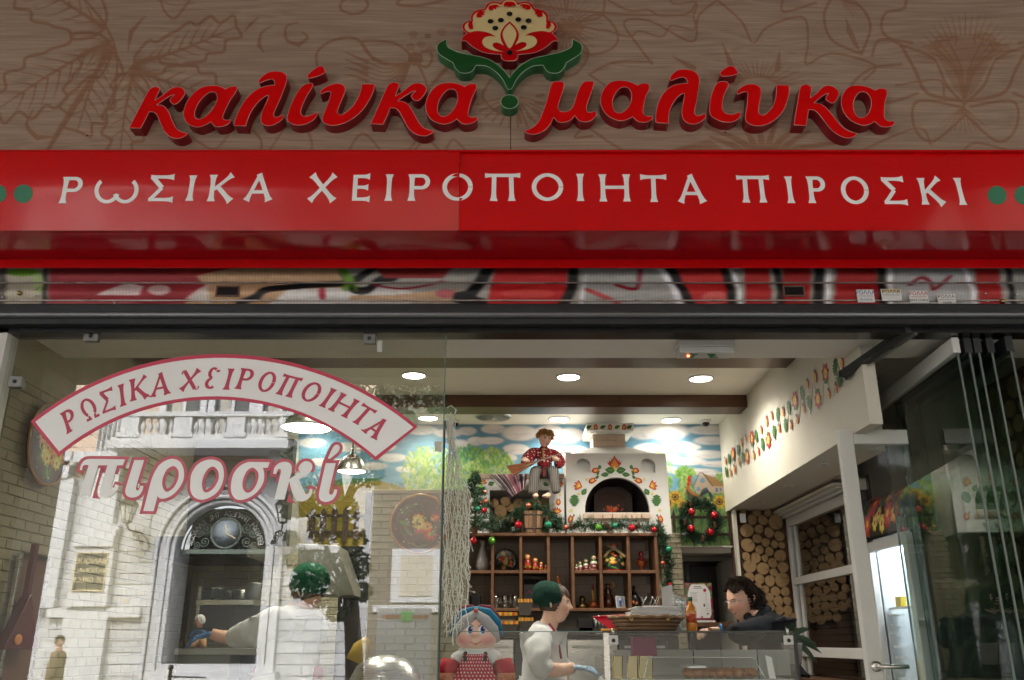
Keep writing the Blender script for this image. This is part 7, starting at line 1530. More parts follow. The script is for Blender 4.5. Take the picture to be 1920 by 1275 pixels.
P = [q(1446, 1212), q(1444, 1186), q(1434, 1168), q(1424, 1158), q(1450, 1260), q(1412, 1180, -.15), q(1388, 1190, -.24), q(1362, 1181, -.28), q(1464, 1180, .14), q(1474, 1215, .12)]
skin_obj('coat', P, [(0, 1), (1, 2), (2, 3), (0, 4), (2, 5), (5, 6), (6, 7), (1, 8), (8, 9)], [(.17, .15), (.165, .135), (.125, .11), (.08, .075), (.18, .16), .085, .062, .042, .09, .08], M_coatb, pcu, 3, .05, dsc=.06)
MB().tube([q(1402, 1156, -.04), q(1408, 1164, -.08), q(1420, 1162, -.08), q(1432, 1148, .0), q(1440, 1142, .03)], .026, 10).obj('collar', M_coatb, pcu)
hand_obj('hand', q(1350, 1180, -.3), (-1, -.1, -.08), (0, -.25, 1), M_skinp, pcu, .95, .75, side=-1)
MB().tube([q(1352, 1180, -.3)+Vector((0, .024*math.cos(a), .024*math.sin(a))) for a in np.linspace(0, 6.28, 14)[:-1]], .005, 6, closed=True).obj('cuff', mat('blue_cuff', (.05, .2, .5), .7), pcu)
# ---- kitchen worker bending over the counter, seen from behind through the pane
YK = 4.75; hc = pt(576, 1106, YK)
pk = thing('person', 'kitchen worker in white coat and bright green cap reaching left behind the window', 'person', (hc.x, YK, FL), 'people'); Mh = oriented(hc, -125, 14, 8); q = lambda x, y, dy=0: pt(x, y, YK+dy)
body_obj('body', Mh, (226, 176, 150), .9, pk, neck=([q(574, 1115), q(562, 1140), q(525, 1172, -.12), q(460, 1192, -.09), q(430, 1196, -.05), q(412, 1193, -.06), q(396, 1188, -.07)], [.046, .055, .05, .04, .034, .030, .026]))
hair_obj('hair', Mh, .9, M_hairm, pk, line=.4, side=1.2, low=-.4)
cap(Mh @ Matrix.Rotation(R(-18), 4, 'X'), .9, mat('bright_green_cap', (.004, .085, .038), .85, spec=.2, var=.2, bump=1, bs=22), pk, rx=.108, ry=.118, rz=.10, c0=(0, .02, .055))
P = [q(540, 1225), q(542, 1190), q(552, 1168), q(566, 1145), q(538, 1262), q(530, 1165, -.16), q(490, 1180, -.14), q(455, 1192, -.1), q(424, 1196, -.06), q(590, 1170, .1), q(596, 1215, .08)]
skin_obj('coat', P, [(0, 1), (1, 2), (2, 3), (0, 4), (2, 5), (5, 6), (6, 7), (7, 8), (2, 9), (9, 10)], [(.19, .16), (.195, .15), (.15, .12), (.06, .06), (.18, .15), .11, .085, .062, .048, .10, .08], M_coatw, pk, 3, .05, dsc=.07)
hand_obj('gloved_hand', q(398, 1188, -.07), (-1, -.05, -.25), (0, -.3, 1), mat('dark_blue_glove', (.03, .12, .30), .5), pk, 1.0, .6, side=-1)
m = MB(); m.lathe(q(540, 1262, 0), [(.175, -.03), (.178, .0), (.172, .028)], 24, 1, .86); m.obj('apron_tie', mat('crimson_cloth', (.38, .02, .04), .8), pk)
# ---- rag doll grandmother behind the counter glass
YG_ = 4.42; t = thing('rag_doll', 'large grandmother rag doll with blue headscarf, grey hair and polka dot apron', 'doll', pt(893, 1275, YG_)); q = lambda x, y, dy=0: pt(x, y, YG_+dy)
h0 = q(893, 1186); rh = .098
V_, F_, C_ = [], [], []; NT, NZ = 90, 70; fa_ = (236, 196, 176)
c = Canvas(-math.pi, -1, math.pi, 1, .035, fa_)
c.ell(.56, -.34, .34, .2, (232, 150, 150), .8, 0, .9); c.ell(-.56, -.34, .34, .2, (232, 150, 150), .8, 0, .9); c.ell(0, -.12, .2, .12, (238, 180, 160), .8, 0, .6)
for s_ in (-1, 1):
    c.ell(s_*.30+.02, .12, .17, .20, (240, 242, 246), 1, 0, .2); c.ell(s_*.30+.05, .11, .11, .17, (40, 80, 170), 1, 0, .2); c.ell(s_*.30+.06, .15, .06, .09, (16, 18, 40), 1, 0, .2); c.ell(s_*.30+.10, .19, .025, .04, (250, 250, 250)); c.line([(s_*.30-.16, .25), (s_*.30, .34), (s_*.30+.18, .27)], .03, (60, 34, 30)); c.line([(s_*.30-.14, .46), (s_*.30, .53), (s_*.30+.16, .48)], .04, (200, 140, 110))
c.line([(-.26, -.42), (-.08, -.50), (.1, -.50), (.26, -.40)], .035, (190, 70, 70)); c.ell(.02, -.52, .10, .045, (214, 90, 100)); c.ell(0, -.08, .13, .09, (240, 190, 170), .9, 0, .5)
class RagHead:
    def vec(s, xs, ys):
        T, V_ = np.meshgrid(xs, ys); pr = np.sqrt(np.clip(1-np.abs(V_)**2.2, 0, 1)); rr = rh*pr*(1+.10*np.exp(-((V_+.35)/.35)**2)); x = rr*np.sin(T); y = rr*.92*np.cos(T)+.022*np.exp(-(T/.22)**2-((V_+.08)/.12)**2)+.008*(np.exp(-((T-.6)/.3)**2-((V_+.33)/.25)**2)+np.exp(-((T+.6)/.3)**2-((V_+.33)/.25)**2))
        return np.stack([h0.x+x, h0.y-y, h0.z+V_*rh*1.02], -1).astype(np.float32)
o = c.sheet('head', RagHead(), mat('felt_face', attr=True, rough=.85), t); o.data.polygons.foreach_set('use_smooth', [True]*len(o.data.polygons))
Mhair = mat('grey_wool', (.42, .42, .43), .8, bump=.4, bs=80, stretch=(1, 1, 6))
for s_ in (-1, 1): MB().tube([h0+Vector((s_*.004, -.070, .083)), h0+Vector((s_*.045, -.083, .055)), h0+Vector((s_*.085, -.055, .012)), h0+Vector((s_*.102, -.01, -.035))], [.020, .026, .024, .014], 12).obj('hair_roll', Mhair, t)
Msc = mat('blue_scarf', (.01, .17, .30), .7, var=.2, vs=30); Msc2 = mat('patterned_scarf', (.20, .03, .05), .8, var=.6, vs=60)
MB().lathe(h0+Vector((0, .025, .02)), [(.108, -.055), (.116, -.01), (.110, .04), (.085, .078), (.04, .098), (.0001, .102)], 28, 1.02, .9).obj('headscarf', Msc, t)
for s_ in (-1, 1):
    MB().tube([h0+Vector((s_*.006, -.060, .106)), h0+Vector((s_*.06, -.058, .090)), h0+Vector((s_*.104, -.03, .045)), h0+Vector((s_*.118, 0, -.01))], [.013, .020, .018, .012], 10).obj('scarf_fold', Msc, t)
    MB().tube([h0+Vector((s_*.012, -.052, .118)), h0+Vector((s_*.062, -.035, .110)), h0+Vector((s_*.102, -.005, .07))], [.008, .016, .014], 10).obj('scarf_border', Msc2, t)
MB().ball(h0+Vector((0, -.085, .098)), .011).obj('scarf_knot', mat('coral_bead', (.5, .12, .08), .4), t)
Mbl = mat('white_blouse', (.72, .72, .72), .85, bump=.1)
skin_obj('blouse', [q(893, 1222), q(893, 1240), q(893, 1275), q(893, 1310), q(862, 1228, -.02), q(850, 1245, -.03), q(924, 1228, -.02), q(936, 1243, -.03)], [(0, 1), (1, 2), (2, 3), (0, 4), (4, 5), (0, 6), (6, 7)], [(.075, .055), (.095, .07), (.105, .08), (.11, .08), .052, .05, .052, .05], Mbl, t, 2, .01)
MB().lathe(q(893, 1217, 0), [(.075, -.015), (.085, .0), (.07, .012), (.04, .016)], 26, 1, .8).obj('collar', Mbl, t)
Mrs = mat('red_felt', (.42, .012, .03), .85)
for s_, x_ in ((-1, 846), (1, 941)):
    MB().tube([q(x_, 1238, -.03), q(x_+s_*3, 1252, -.035), q(x_+s_*4, 1264, -.035)], [.045, .052, .050], 14).obj('sleeve', Mrs, t)
    MB().lathe(q(x_+s_*4, 1268, -.035), [(.053, -.02), (.055, 0), (.051, .016)], 20).obj('cuff_band', mat('patterned_cuff', (.45, .16, .08), .8, var=.6, vs=90), t)
c = Canvas(0, 0, 60, 70, .8, (168, 30, 54))
for j in range(14):
    for i in range(12): c.ell(i*5.4+(2.7 if j % 2 else 0), j*5.2+2, 1.0, 1.0, (240, 225, 230))
class Ap:
    def vec(s, xs, ys):
        u = xs/60*2-1; v = ys/70; hw = .055+.062*np.clip(v*1.3, 0, 1)[:, None]; X = u[None]*hw; return np.stack([h0.x+X, np.zeros_like(X)+YG_-.096+.30*X**2*4-.01*v[:, None], q(893, 1226).z-v[:, None]*.20+0*X], -1).astype(np.float32)
c.sheet('apron', Ap(), mat('polka_cloth', attr=True, rough=.85), t)
for s_ in (-1, 1): MB().tube([h0+Vector((s_*.044, -.10, -.125)), h0+Vector((s_*.050, -.085, -.10)), h0+Vector((s_*.045, -.05, -.09))], .009, 8).obj('apron_strap', mat('polka_cloth'), t)
# ---- musician doll on the log store
YM = 6.05; t = thing('musician_doll', 'barefoot boy doll in polka dot shirt playing a balalaika on the brick ledge', 'doll', pt(1020, 888, YM)); q = lambda x, y, dy=0: pt(x, y, YM+dy)
hc = q(1022, 823, -.06); Mh = oriented(hc, 14, 12, 6)
body_obj('head', Mh, (236, 190, 166), .52, t, smile=.6, bigeyes=1, nose=.6, neck=([q(1021, 835, -.05), q(1020, 842, -.04)], [.022, .026]))
MB(Mh).tube([Vector((.0, 0, 0))]*1+[Vector((0, 0, .001))], .001, 3) 
hm = MB(); rs = random.Random(6)
for k in range(230):
    a = rs.uniform(0, 6.28); u = rs.random(); z_ = .014+.053*u; r_ = .046*math.sqrt(max(.05, 1-(u*.92)**2)); 
    if math.sin(a) < -.35 and u < .35: continue
    p = Mh @ Vector((r_*math.cos(a), r_*1.12*math.sin(a)+.004, z_)); d = (Mh.to_3x3() @ Vector((math.cos(a)*.6, math.sin(a)*.6, rs.uniform(-1, .2)))).normalized(); hm.tube([p, p+d*.012, p+d*.022+Vector((rs.uniform(-.006, .006), 0, 0))], [.006, .0055, .002], 5)
o = hm.obj('hair', mat('straw_hair', (.36, .17, .045), .7, var=.3, vs=80), t)
c = Canvas(0, 0, 44, 30, .6, (120, 18, 24)); rs = random.Random(2)
for j in range(6):
    for i in range(9): c.ell(i*5+(2.5 if j % 2 else 0)+rs.uniform(-.6, .6), j*5.2+1.5, 1.15, 1.3, (232, 205, 200))
Mpk = bpy.data.materials.new('polka_shirt'); Mpk.use_nodes = True; nn = Mpk.node_tree.nodes; kk = Mpk.node_tree.links; pp = nn['Principled BSDF']; pp.inputs['Roughness'].default_value = .8
tc = nn.new('ShaderNodeTexCoord'); vo = nn.new('ShaderNodeTexVoronoi'); vo.inputs['Scale'].default_value = 46; vo.inputs['Randomness'].default_value = .45; kk.new(tc.outputs['Object'], vo.inputs['Vector'])
cp = nn.new('ShaderNodeMath'); cp.operation = 'LESS_THAN'; cp.inputs[1].default_value = .30; kk.new(vo.outputs['Distance'], cp.inputs[0]); mx = nn.new('ShaderNodeMix'); mx.data_type = 'RGBA'; mx.inputs[6].default_value = (.24, .008, .014, 1); mx.inputs[7].default_value = (.72, .52, .48, 1); kk.new(cp.outputs[0], mx.inputs[0]); kk.new(mx.outputs[2], pp.inputs['Base Color'])
skin_obj('shirt', [q(1022, 886), q(1021, 862), q(1020, 845), q(1001, 848), q(988, 862, -.06), q(984, 872, -.13), q(1042, 848), q(1052, 866, -.04), q(1045, 872, -.12)], [(0, 1), (1, 2), (2, 3), (3, 4), (4, 5), (2, 6), (6, 7), (7, 8)], [(.092, .065), (.086, .06), (.062, .046), .050, .045, .030, .050, .047, .030], Mpk, t, 2, .01)
MB().lathe(q(1020, 841, -.045), [(.030, -.004), (.028, .012)], 18).obj('collar', mat('red_trim_cloth', (.20, .01, .015), .8), t)
box('placket', mat('gold_braid', (.30, .18, .06), .7), *(lambda a_: (a_.x-.006, a_.x+.006))(q(1018, 860)), YM-.112, YM-.106, q(1018, 868).z, q(1018, 846).z, t)
Mstr = bpy.data.materials.new('striped_trousers'); Mstr.use_nodes = True; nn = Mstr.node_tree.nodes; kk = Mstr.node_tree.links; pp = nn['Principled BSDF']; pp.inputs['Roughness'].default_value = .85
tc = nn.new('ShaderNodeTexCoord'); sp_ = nn.new('ShaderNodeSeparateXYZ'); kk.new(tc.outputs['Object'], sp_.inputs[0]); m1 = nn.new('ShaderNodeMath'); m1.operation = 'MULTIPLY'; m1.inputs[1].default_value = 75; kk.new(sp_.outputs[0], m1.inputs[0]); m2 = nn.new('ShaderNodeMath'); m2.operation = 'FRACT'; kk.new(m1.outputs[0], m2.inputs[0])
m3 = nn.new('ShaderNodeMath'); m3.operation = 'LESS_THAN'; m3.inputs[1].default_value = .4; kk.new(m2.outputs[0], m3.inputs[0]); mx = nn.new('ShaderNodeMix'); mx.data_type = 'RGBA'; mx.inputs[6].default_value = (.16, .14, .12, 1); mx.inputs[7].default_value = (.035, .035, .04, 1); kk.new(m3.outputs[0], mx.inputs[0]); kk.new(mx.outputs[2], pp.inputs['Base Color'])
skin_obj('trousers', [q(1022, 890, -.0), q(1008, 884, -.04), q(1003, 884, -.13), q(1001, 906, -.15), q(998, 930, -.15), q(1034, 884, -.04), q(1038, 884, -.13), q(1040, 905, -.15), q(1044, 927, -.15)], [(0, 1), (1, 2), (2, 3), (3, 4), (0, 5), (5, 6), (6, 7), (7, 8)], [.05, .045, .040, .034, .038, .045, .040, .034, .036], Mstr, t, 2, .006)
for x_, y_, dx in ((1003, 930, .01), (1029, 930, -.03)): 
    a_ = q(x_, y_, -.15); m = MB(); m.tube([a_+Vector((.0, .02, .012)), a_+Vector((dx*.3, -.015, -.002)), a_+Vector((dx, -.045, -.006))], [.018, .019, .013], 12)
    for k in range(5): m.ball(a_+Vector((dx-.012+k*.006, -.055+abs(k-1)*.002, -.008)), .0048-.0004*k, 8, 6)
    m.obj('foot', M_skin2, t)
box('sash', mat('red_trim_cloth'), *(lambda a_: (a_.x-.007, a_.x+.007))(q(1019, 890)), YM-.095, YM-.09, q(1019, 898).z, q(1019, 872).z, t)
MB().ball(q(984, 862, -.145), .020, sx=1.2, sz=.8).obj('hand', M_skin2, t); MB().ball(q(1041, 860, -.155), .020, sx=1, sz=1).obj('hand', M_skin2, t)
for k in range(4):
    a_ = q(981+k*3, 862, -.155); MB().tube([a_, a_+Vector((.008, -.008, -.008)), a_+Vector((.012, -.006, -.018))], [.0055, .005, .004], 6).obj('finger', M_skin2, t); a_ = q(1037+k*3.4, 855+k*1.5, -.17); MB().tube([a_, a_+Vector((-.002, -.006, -.010)), a_+Vector((-.004, 0, -.020))], [.0055, .005, .004], 6).obj('finger', M_skin2, t)
bl = thing('balalaika', 'brown wooden balalaika held by the boy doll', 'balalaika', q(985, 880, -.18)); Mbw = mat('balalaika_wood', (.13, .045, .018), .3, coat=.4, var=.2)
A0, B0_, C0_ = q(949, 873, -.17), q(963, 891, -.21), q(1012, 863, -.17); back = Vector((0, .05, 0)); 
MB().add([A0, B0_, C0_, A0+back, B0_+back, C0_+back*.3], [(0, 1, 2), (5, 4, 3), (0, 3, 4, 1), (1, 4, 5, 2), (2, 5, 3, 0)]).obj('body', Mbw, bl, .002); MB().beam(C0_+Vector((-.02, .01, -.002)), q(1056, 849, -.17), .011, .008).obj('neck', Mbw, bl)
MB().beam(q(1056, 849, -.17), q(1070, 849, -.165), .013, .005).obj('head', M_black, bl)
for k in range(3): MB().tube([q(966+k, 879+k, -.2), q(1056, 848+k*.5, -.18)], .0006, 4).obj('string', M_steel, bl)
# woven rug
c = Canvas(0, 0, 60, 60, .8, (130, 60, 76)); rs = random.Random(3); x_ = 0
while x_ < 60: w_ = rs.choice((1.2, 2, 3, 1.5)); c.poly([(x_, 0), (x_+w_, 0), (x_+w_, 60), (x_, 60)], rs.choice(((150, 70, 92), (60, 50, 62), (130, 128, 126), (170, 110, 120), (40, 34, 40), (120, 60, 74), (150, 146, 140)))); x_ += w_
for k in range(4): c.line([(8+k*15, 0)]+[(8+k*15+(1.2 if i % 2 else -1.2), i*2) for i in range(31)], .7, (220, 210, 215), smooth=False)
a_, b_, c_, d_ = q(921, 890, -.01), q(990, 888, -.01), q(984, 916, -.09), q(960, 932, -.09)
class Rug:
    def vec(s, xs, ys):
        u = (ys/60)[:, None, None]; v = (xs/60)[None, :, None]; A = np.array(a_)*(1-v)+np.array(b_)*v; B = np.array(d_)*(1-v)+np.array(c_)*v; P_ = A*(1-u)+B*u; P_[..., 1] -= .03*np.sin(np.pi*u[..., 0])+.004*np.sin(v[..., 0]*40); return P_.astype(np.float32)
rg = thing('woven_rug', 'striped pink and grey woven rug draped over the brick ledge', 'rug', a_); c.sheet('cloth', Rug(), mat('rug_cloth', attr=True, rough=.95, bump=.3, bs=200), rg)
m = MB()
for k in range(22): p = Vector(a_).lerp(Vector(d_), k/21)+Vector((0, -.02*math.sin(math.pi*k/21), 0)); m.tube([p, p+Vector((-.010, -.003, -.006)), p+Vector((-.008, 0, -.020))], .0013, 4)
m.obj('fringe', mat('dark_fringe', (.06, .03, .04), .9), rg)
# ================================================================ GLASS SERVING COUNTER
YF2 = 4.2; zt = pt(1300, 1187, YF2).z
ct = thing('display_counter', 'glass fronted serving counter with pastries under a clear hood', 'display counter', (.6, YF2, FL))
a = pt(1141, 1190, YF2); b = pt(1488, 1190, YF2); c_ = pt(836, 1185, YF2)
for x0, x1, z1, nm in ((a.x, b.x, zt, 'front_pane'), (c_.x, pt(1130, 1185, YF2).x, zt+.004, 'front_pane')): MB().add([(x0, YF2, .9), (x1, YF2, .9), (x1, YF2, z1), (x0, YF2, z1)], [(0, 1, 2, 3)]).obj(nm, M_glass2, ct)
box('post', M_steel, pt(1131, 1190, YF2).x, pt(1141, 1190, YF2).x, YF2-.012, YF2+.02, .9, zt, ct, .002); box('post', M_darkmetal, b.x, b.x+.012, YF2-.004, YF2+.02, .9, zt, ct)
box('top_glass', mat('smoked_top', (.03, .035, .035), .1, coat=.5), a.x-.01, b.x, YF2+.0, 4.75, zt+.001, zt+.010, ct, .002)
MB().add([(b.x+.006, YF2, .9), (b.x+.006, 4.75, .9), (b.x+.006, 4.75, zt), (b.x+.006, YF2, zt)], [(0, 1, 2, 3)]).obj('end_pane', M_glass2, ct)
box('back_panel', M_steel, a.x, b.x, 4.74, 4.76, .5, zt-.20, ct)
box('edge_strip', mat('edge_green', (.20, .28, .25), .15), c_.x, pt(1130, 1185, YF2).x, YF2-.003, YF2+.003, zt+.0045, zt+.008, ct)
for x_ in (1150, 1478): p = pt(x_, 1200, YF2-.006); box('clamp', M_alu, p.x-.022, p.x+.022, YF2-.014, YF2-.001, p.z-.02, p.z+.02, ct, .003); MB().lathe(p+Vector((0, -.009, -.002)), [(.009, 0), (.008, .003), (.0001, .004)], 12, axis='y').obj('clamp_screw', M_darkmetal, ct); MB().tube([p+Vector((0, 0, .02)), p+Vector((0, 0, .05))], .006, 8).obj('clamp_pin', M_steel, ct)
box('shelf', mat('glass_shelf', (.35, .36, .34), .2), a.x+.01, b.x-.01, YF2+.03, 4.7, pt(1300, 1272, YF2+.1).z-.012, pt(1300, 1272, YF2+.1).z, ct)
zsf = pt(1300, 1272, YF2+.1).z
box('base_front', M_steel, c_.x, b.x, YF2+.0, YF2+.03, FL, .9, ct)
Mgp = [mat('back_door_a', (.46, .46, .44), .35), mat('back_door_b', (.60, .58, .55), .35)]
for k, (x0, x1) in enumerate(((1150, 1214), (1216, 1300), (1302, 1352), (1354, 1420), (1422, 1480))): A, B = pt(x0, 1230, 4.68), pt(x1, 1230, 4.68); box('sliding_back', Mgp[k % 2], A.x, B.x, 4.68+.01*(k % 2), 4.69+.01*(k % 2), zsf, zt-.075, ct, .002)
box('bag_stack', mat('pink_bag', (.30, .04, .12), .6), pt(1185, 1210, 4.6).x, pt(1228, 1210, 4.6).x, 4.55, 4.66, zsf+.09, zt-.012, ct, .004)
box('white_tray', M_white, pt(1288, 1262, 4.3).x, pt(1322, 1262, 4.3).x, 4.26, 4.5, zsf+.045, zsf+.055, ct, .004)
# pastry hood
hA = pt(1215, 1232, YF2+.12); hB = pt(1412, 1232, YF2+.12)
ph = thing('pastry_hood', 'clear acrylic hood over the fried pastries inside the counter', 'hood', (hA.x, YF2+.1, zsf))
MB().add([(hA.x, YF2+.12, hA.z), (hB.x, YF2+.12, hA.z), (hB.x+.03, YF2+.06, zsf+.001), (hA.x-.03, YF2+.06, zsf+.001), (hA.x, YF2+.4, hA.z), (hB.x, YF2+.4, hA.z)], [(0, 1, 2, 3), (0, 4, 5, 1)]).obj('hood', M_glassc, ph)
MB().tube([(hA.x-.03, YF2+.06, zsf+.004), (hA.x, YF2+.12, hA.z), (hB.x, YF2+.12, hA.z), (hB.x+.03, YF2+.06, zsf+.004)], .003, 6).obj('hood_edge', M_steel, ph)
M_bun = mat('fried_dough', (.40, .16, .05), .6, var=.35, vs=40, bump=.6, bs=60); rs = random.Random(4)
for k in range(9):
    x_ = 1290+k*15; p = pt(x_, 1262, YF2+.16); t = thing('fried_pastry', 'brown fried pastry under the hood, %s' % ('leftmost', 'second from the left', 'third from the left', 'fourth from the left', 'middle of the row', 'fourth from the right', 'third from the right', 'second from the right', 'rightmost')[k] if 0 else 'brown fried pastry under the hood, %s' % ('leftmost', 'second from the left', 'third from the left', 'fourth from the left', 'fifth from the left', 'fourth from the right', 'third from the right', 'second from the right', 'rightmost')[k], 'pastry', (p.x, p.y, zsf), 'fried pastries in the counter')
    MB().ball((p.x, p.y+rs.uniform(-.02, .02), zsf+.022), .026, 14, 9, sx=1.1, sy=1.5, sz=.85).obj('dough', M_bun, t)
    cr_ = MB(); 
    for j in range(26): d = Vector((rs.gauss(0, 1), rs.gauss(0, 1), abs(rs.gauss(0, 1)))).normalized(); cr_.ball((p.x+d.x*.027, p.y+d.y*.034, zsf+.024+d.z*.02), rs.uniform(.002, .005), 5, 4)
    o = cr_.obj('crumbs', M_bun, t); o['kind'] = 'stuff'
for k, (x0, x1, lab) in enumerate(((1148, 1166, 'leftmost'), (1176, 1194, 'middle'), (1198, 1222, 'right, largest'))):
    p = pt(x0, 1268, YF2+.1); r_ = pt(x1, 1230, YF2+.16); t = thing('price_holder', 'leaning gold framed price holder inside the counter, %s' % lab, 'price holder', p, 'gold price holders')
    MB().add([(p.x, YF2+.08, zsf), (r_.x-.012, YF2+.08, zsf), (r_.x, YF2+.14, r_.z), (p.x+.012, YF2+.14, r_.z)], [(0, 1, 2, 3)]).obj('card', mat('cream_card', (.70, .60, .34), .4), t)
    MB().tube([(p.x, YF2+.079, zsf), (r_.x-.012, YF2+.079, zsf), (r_.x, YF2+.139, r_.z), (p.x+.012, YF2+.139, r_.z)], .003, 6, closed=True).obj('frame', mat('gold_frame', (.6, .42, .12), .25, 1), t)
t = thing('price_card', 'white price card standing at the right of the pastry hood', 'card', pt(1440, 1270, YF2+.1)); a_ = pt(1440, 1268, YF2+.12); MB().add([(a_.x, YF2+.1, zsf), (a_.x+.03, YF2+.1, zsf), (a_.x+.028, YF2+.13, zsf+.09), (a_.x-.002, YF2+.13, zsf+.10)], [(0, 1, 2, 3)]).obj('card', M_white, t)
# things on the counter
YB = 4.5; zc = zt+.0105
pb = pt(1212, 1176, YB)
bs2 = thing('wicker_basket', 'oval brown wicker basket holding white paper bags on the counter', 'basket', (pb.x, YB, zc)); M_wick = [mat('wicker_dark', (.12, .06, .03), .7, var=.3), mat('wicker_light', (.28, .16, .08), .7, var=.3)]
for k in range(7):
    r_ = .135+.006*k; n = 60; MB().tube([(pb.x+(r_+.004*math.cos(i*math.pi*.5*2+k*math.pi))*math.cos(2*math.pi*i/n), YB+.62*(r_+.004*math.cos(i*math.pi+k*math.pi))*math.sin(2*math.pi*i/n), zc+.006+k*.0085) for i in range(n)], .0048, 5, closed=True).obj('weave', M_wick[k % 2], bs2)
n = 60; MB().tube([(pb.x+.182*math.cos(2*math.pi*i/n), YB+.115*math.sin(2*math.pi*i/n), zc+.066+.003*math.sin(i*1.7)) for i in range(n)], .0075, 6, closed=True).obj('rim', M_wick[1], bs2)
for dx in (-.085, .09): MB().tube([(pb.x+dx+.006*math.cos(a), YB-.105+.004, zc+.062+.014*math.sin(a)) for a in np.linspace(0, 6.28, 12)[:-1]], .0035, 6, closed=True).obj('binding', mat('straw_binding', (.55, .33, .10), .6), bs2)
for k in range(9):
    t = thing('paper_bag', 'flat white paper bag in the basket, %s' % ('bottom one', 'second from the bottom', 'third from the bottom', 'fourth from the bottom', 'fifth from the bottom', 'fourth from the top', 'third from the top', 'second from the top', 'topmost')[k], 'paper bag', (pb.x, YB, zc+.06+.005*k), 'paper bags in the basket')
    MB(Matrix.Translation((pb.x+.03+rs.uniform(-.012, .012), YB, zc+.068+.0055*k)) @ Matrix.Rotation(rs.uniform(-.06, .06), 4, 'Z') @ Matrix.Rotation(R(-1.6+k*.2), 4, 'Y')).box(-.125+.004*k, .125, -.085, .085, -.0018, .0018).obj('paper', mat('white_paper', (.74, .72, .69), .8), t)
t = thing('plastic_tray', 'red plastic tray tilted behind the basket', 'tray', pt(1150, 1165, 4.62)); A = pt(1112, 1157, 4.6); B = pt(1185, 1152, 4.6); C = pt(1192, 1177, 4.55); D_ = pt(1142, 1180, 4.55)
m = MB(); m.add([A, B, C, D_, A+Vector((.012, .06, .0)), B+Vector((0, .06, .0)), C+Vector((0, .05, .01)), D_+Vector((.0, .05, .01))], [(0, 1, 2, 3), (4, 7, 6, 5), (0, 4, 5, 1), (3, 2, 6, 7), (0, 3, 7, 4), (1, 5, 6, 2)]); m.obj('shell', mat('red_plastic', (.55, .008, .03), .35), t, .003)
MB().tube([A, B], .004, 6).obj('lip', mat('red_plastic'), t)
p = pt(1130, 1182, 4.5); t = thing('orange_tongs', 'short orange handled tool lying left of the basket', 'tongs', p); MB().tube([p, p+Vector((.07, 0, 0))], .008, 8).obj('handle', mat('orange_plastic', (.75, .30, .02), .4), t); MB().ball(p, .010).obj('end', mat('orange_plastic'), t)
p = pt(1298, 1184, 4.5); p.z = zc
bottle(p.x, 4.5, p.z, .026, .162, Mora, Mcap, 'bottle of orange juice with a dark green cap on the counter', lbl=mat('red_label', (.50, .07, .02), .4))
t = thing('sign_holder', 'grey acrylic sign holder standing behind the paper bags', 'sign holder', pt(1249, 1170, 4.66)); a_ = pt(1240, 1102, 4.66); b_ = pt(1259, 1096, 4.60); m = MB(); m.add([(a_.x, 4.66, zc), (b_.x, 4.58, zc), (b_.x, 4.58, b_.z), (a_.x, 4.66, a_.z), (a_.x, 4.664, zc), (b_.x, 4.584, zc), (b_.x, 4.584, b_.z), (a_.x, 4.664, a_.z)], [(0, 1, 2, 3), (7, 6, 5, 4), (1, 5, 6, 2), (3, 2, 6, 7)]); m.obj('panel', mat('grey_acrylic', (.32, .32, .32), .2), t)
t = thing('cutlery_stand', 'steel stand with crossing wire whisks behind the basket', 'stand', pt(1220, 1150, 4.75)); a_ = pt(1204, 1148, 4.75); b_ = pt(1240, 1136, 4.75)
box('tub', M_steel, a_.x, b_.x, 4.72, 4.78, zc-.002, b_.z, t)
for x0, x1 in ((1202, 1212), (1208, 1202), (1216, 1224), (1222, 1233), (1232, 1223), (1228, 1236)): MB().tube([pt(x0, 1138, 4.74), pt((x0+x1)/2+1, 1128, 4.74), pt(x1, 1118, 4.74)], .0016, 6).obj('wire', M_steel, t)
for k, x_ in enumerate((1268, 1276, 1284)):
    p = pt(x_, 1165, 4.8); t = thing('plastic_cup_stack', 'tall stack of clear plastic cups behind the juice, %s' % ('left', 'middle', 'right')[k], 'cups', (p.x, 4.8, zc), 'stacks of clear cups'); zt2 = pt(x_, 1116+k*3, 4.8).z
    m = MB(); 
    for j in range(9): z_ = zc+(zt2-zc)*j/9; m.lathe((p.x, 4.8, z_), [(.010, 0), (.014, (zt2-zc)/9*1.6)], 12)
    m.obj('cups', M_tum, t)
t = thing('spoon_jar', 'jar of shiny spoons beside the paper bags', 'jar', pt(1268, 1175, 4.6))
pj = pt(1268, 1178, 4.6); MB().lathe((pj.x, 4.6, zc), [(.022, 0), (.026, .05)], 16).obj('jar', M_tum, t)
for k in range(7): MB().tube([(pj.x+rs.uniform(-.012, .012), 4.6, zc+.02), (pj.x+rs.uniform(-.024, .024), 4.6+rs.uniform(-.01, .01), zc+.09)], [.002, .006], 6).obj('spoon', M_steel, t)
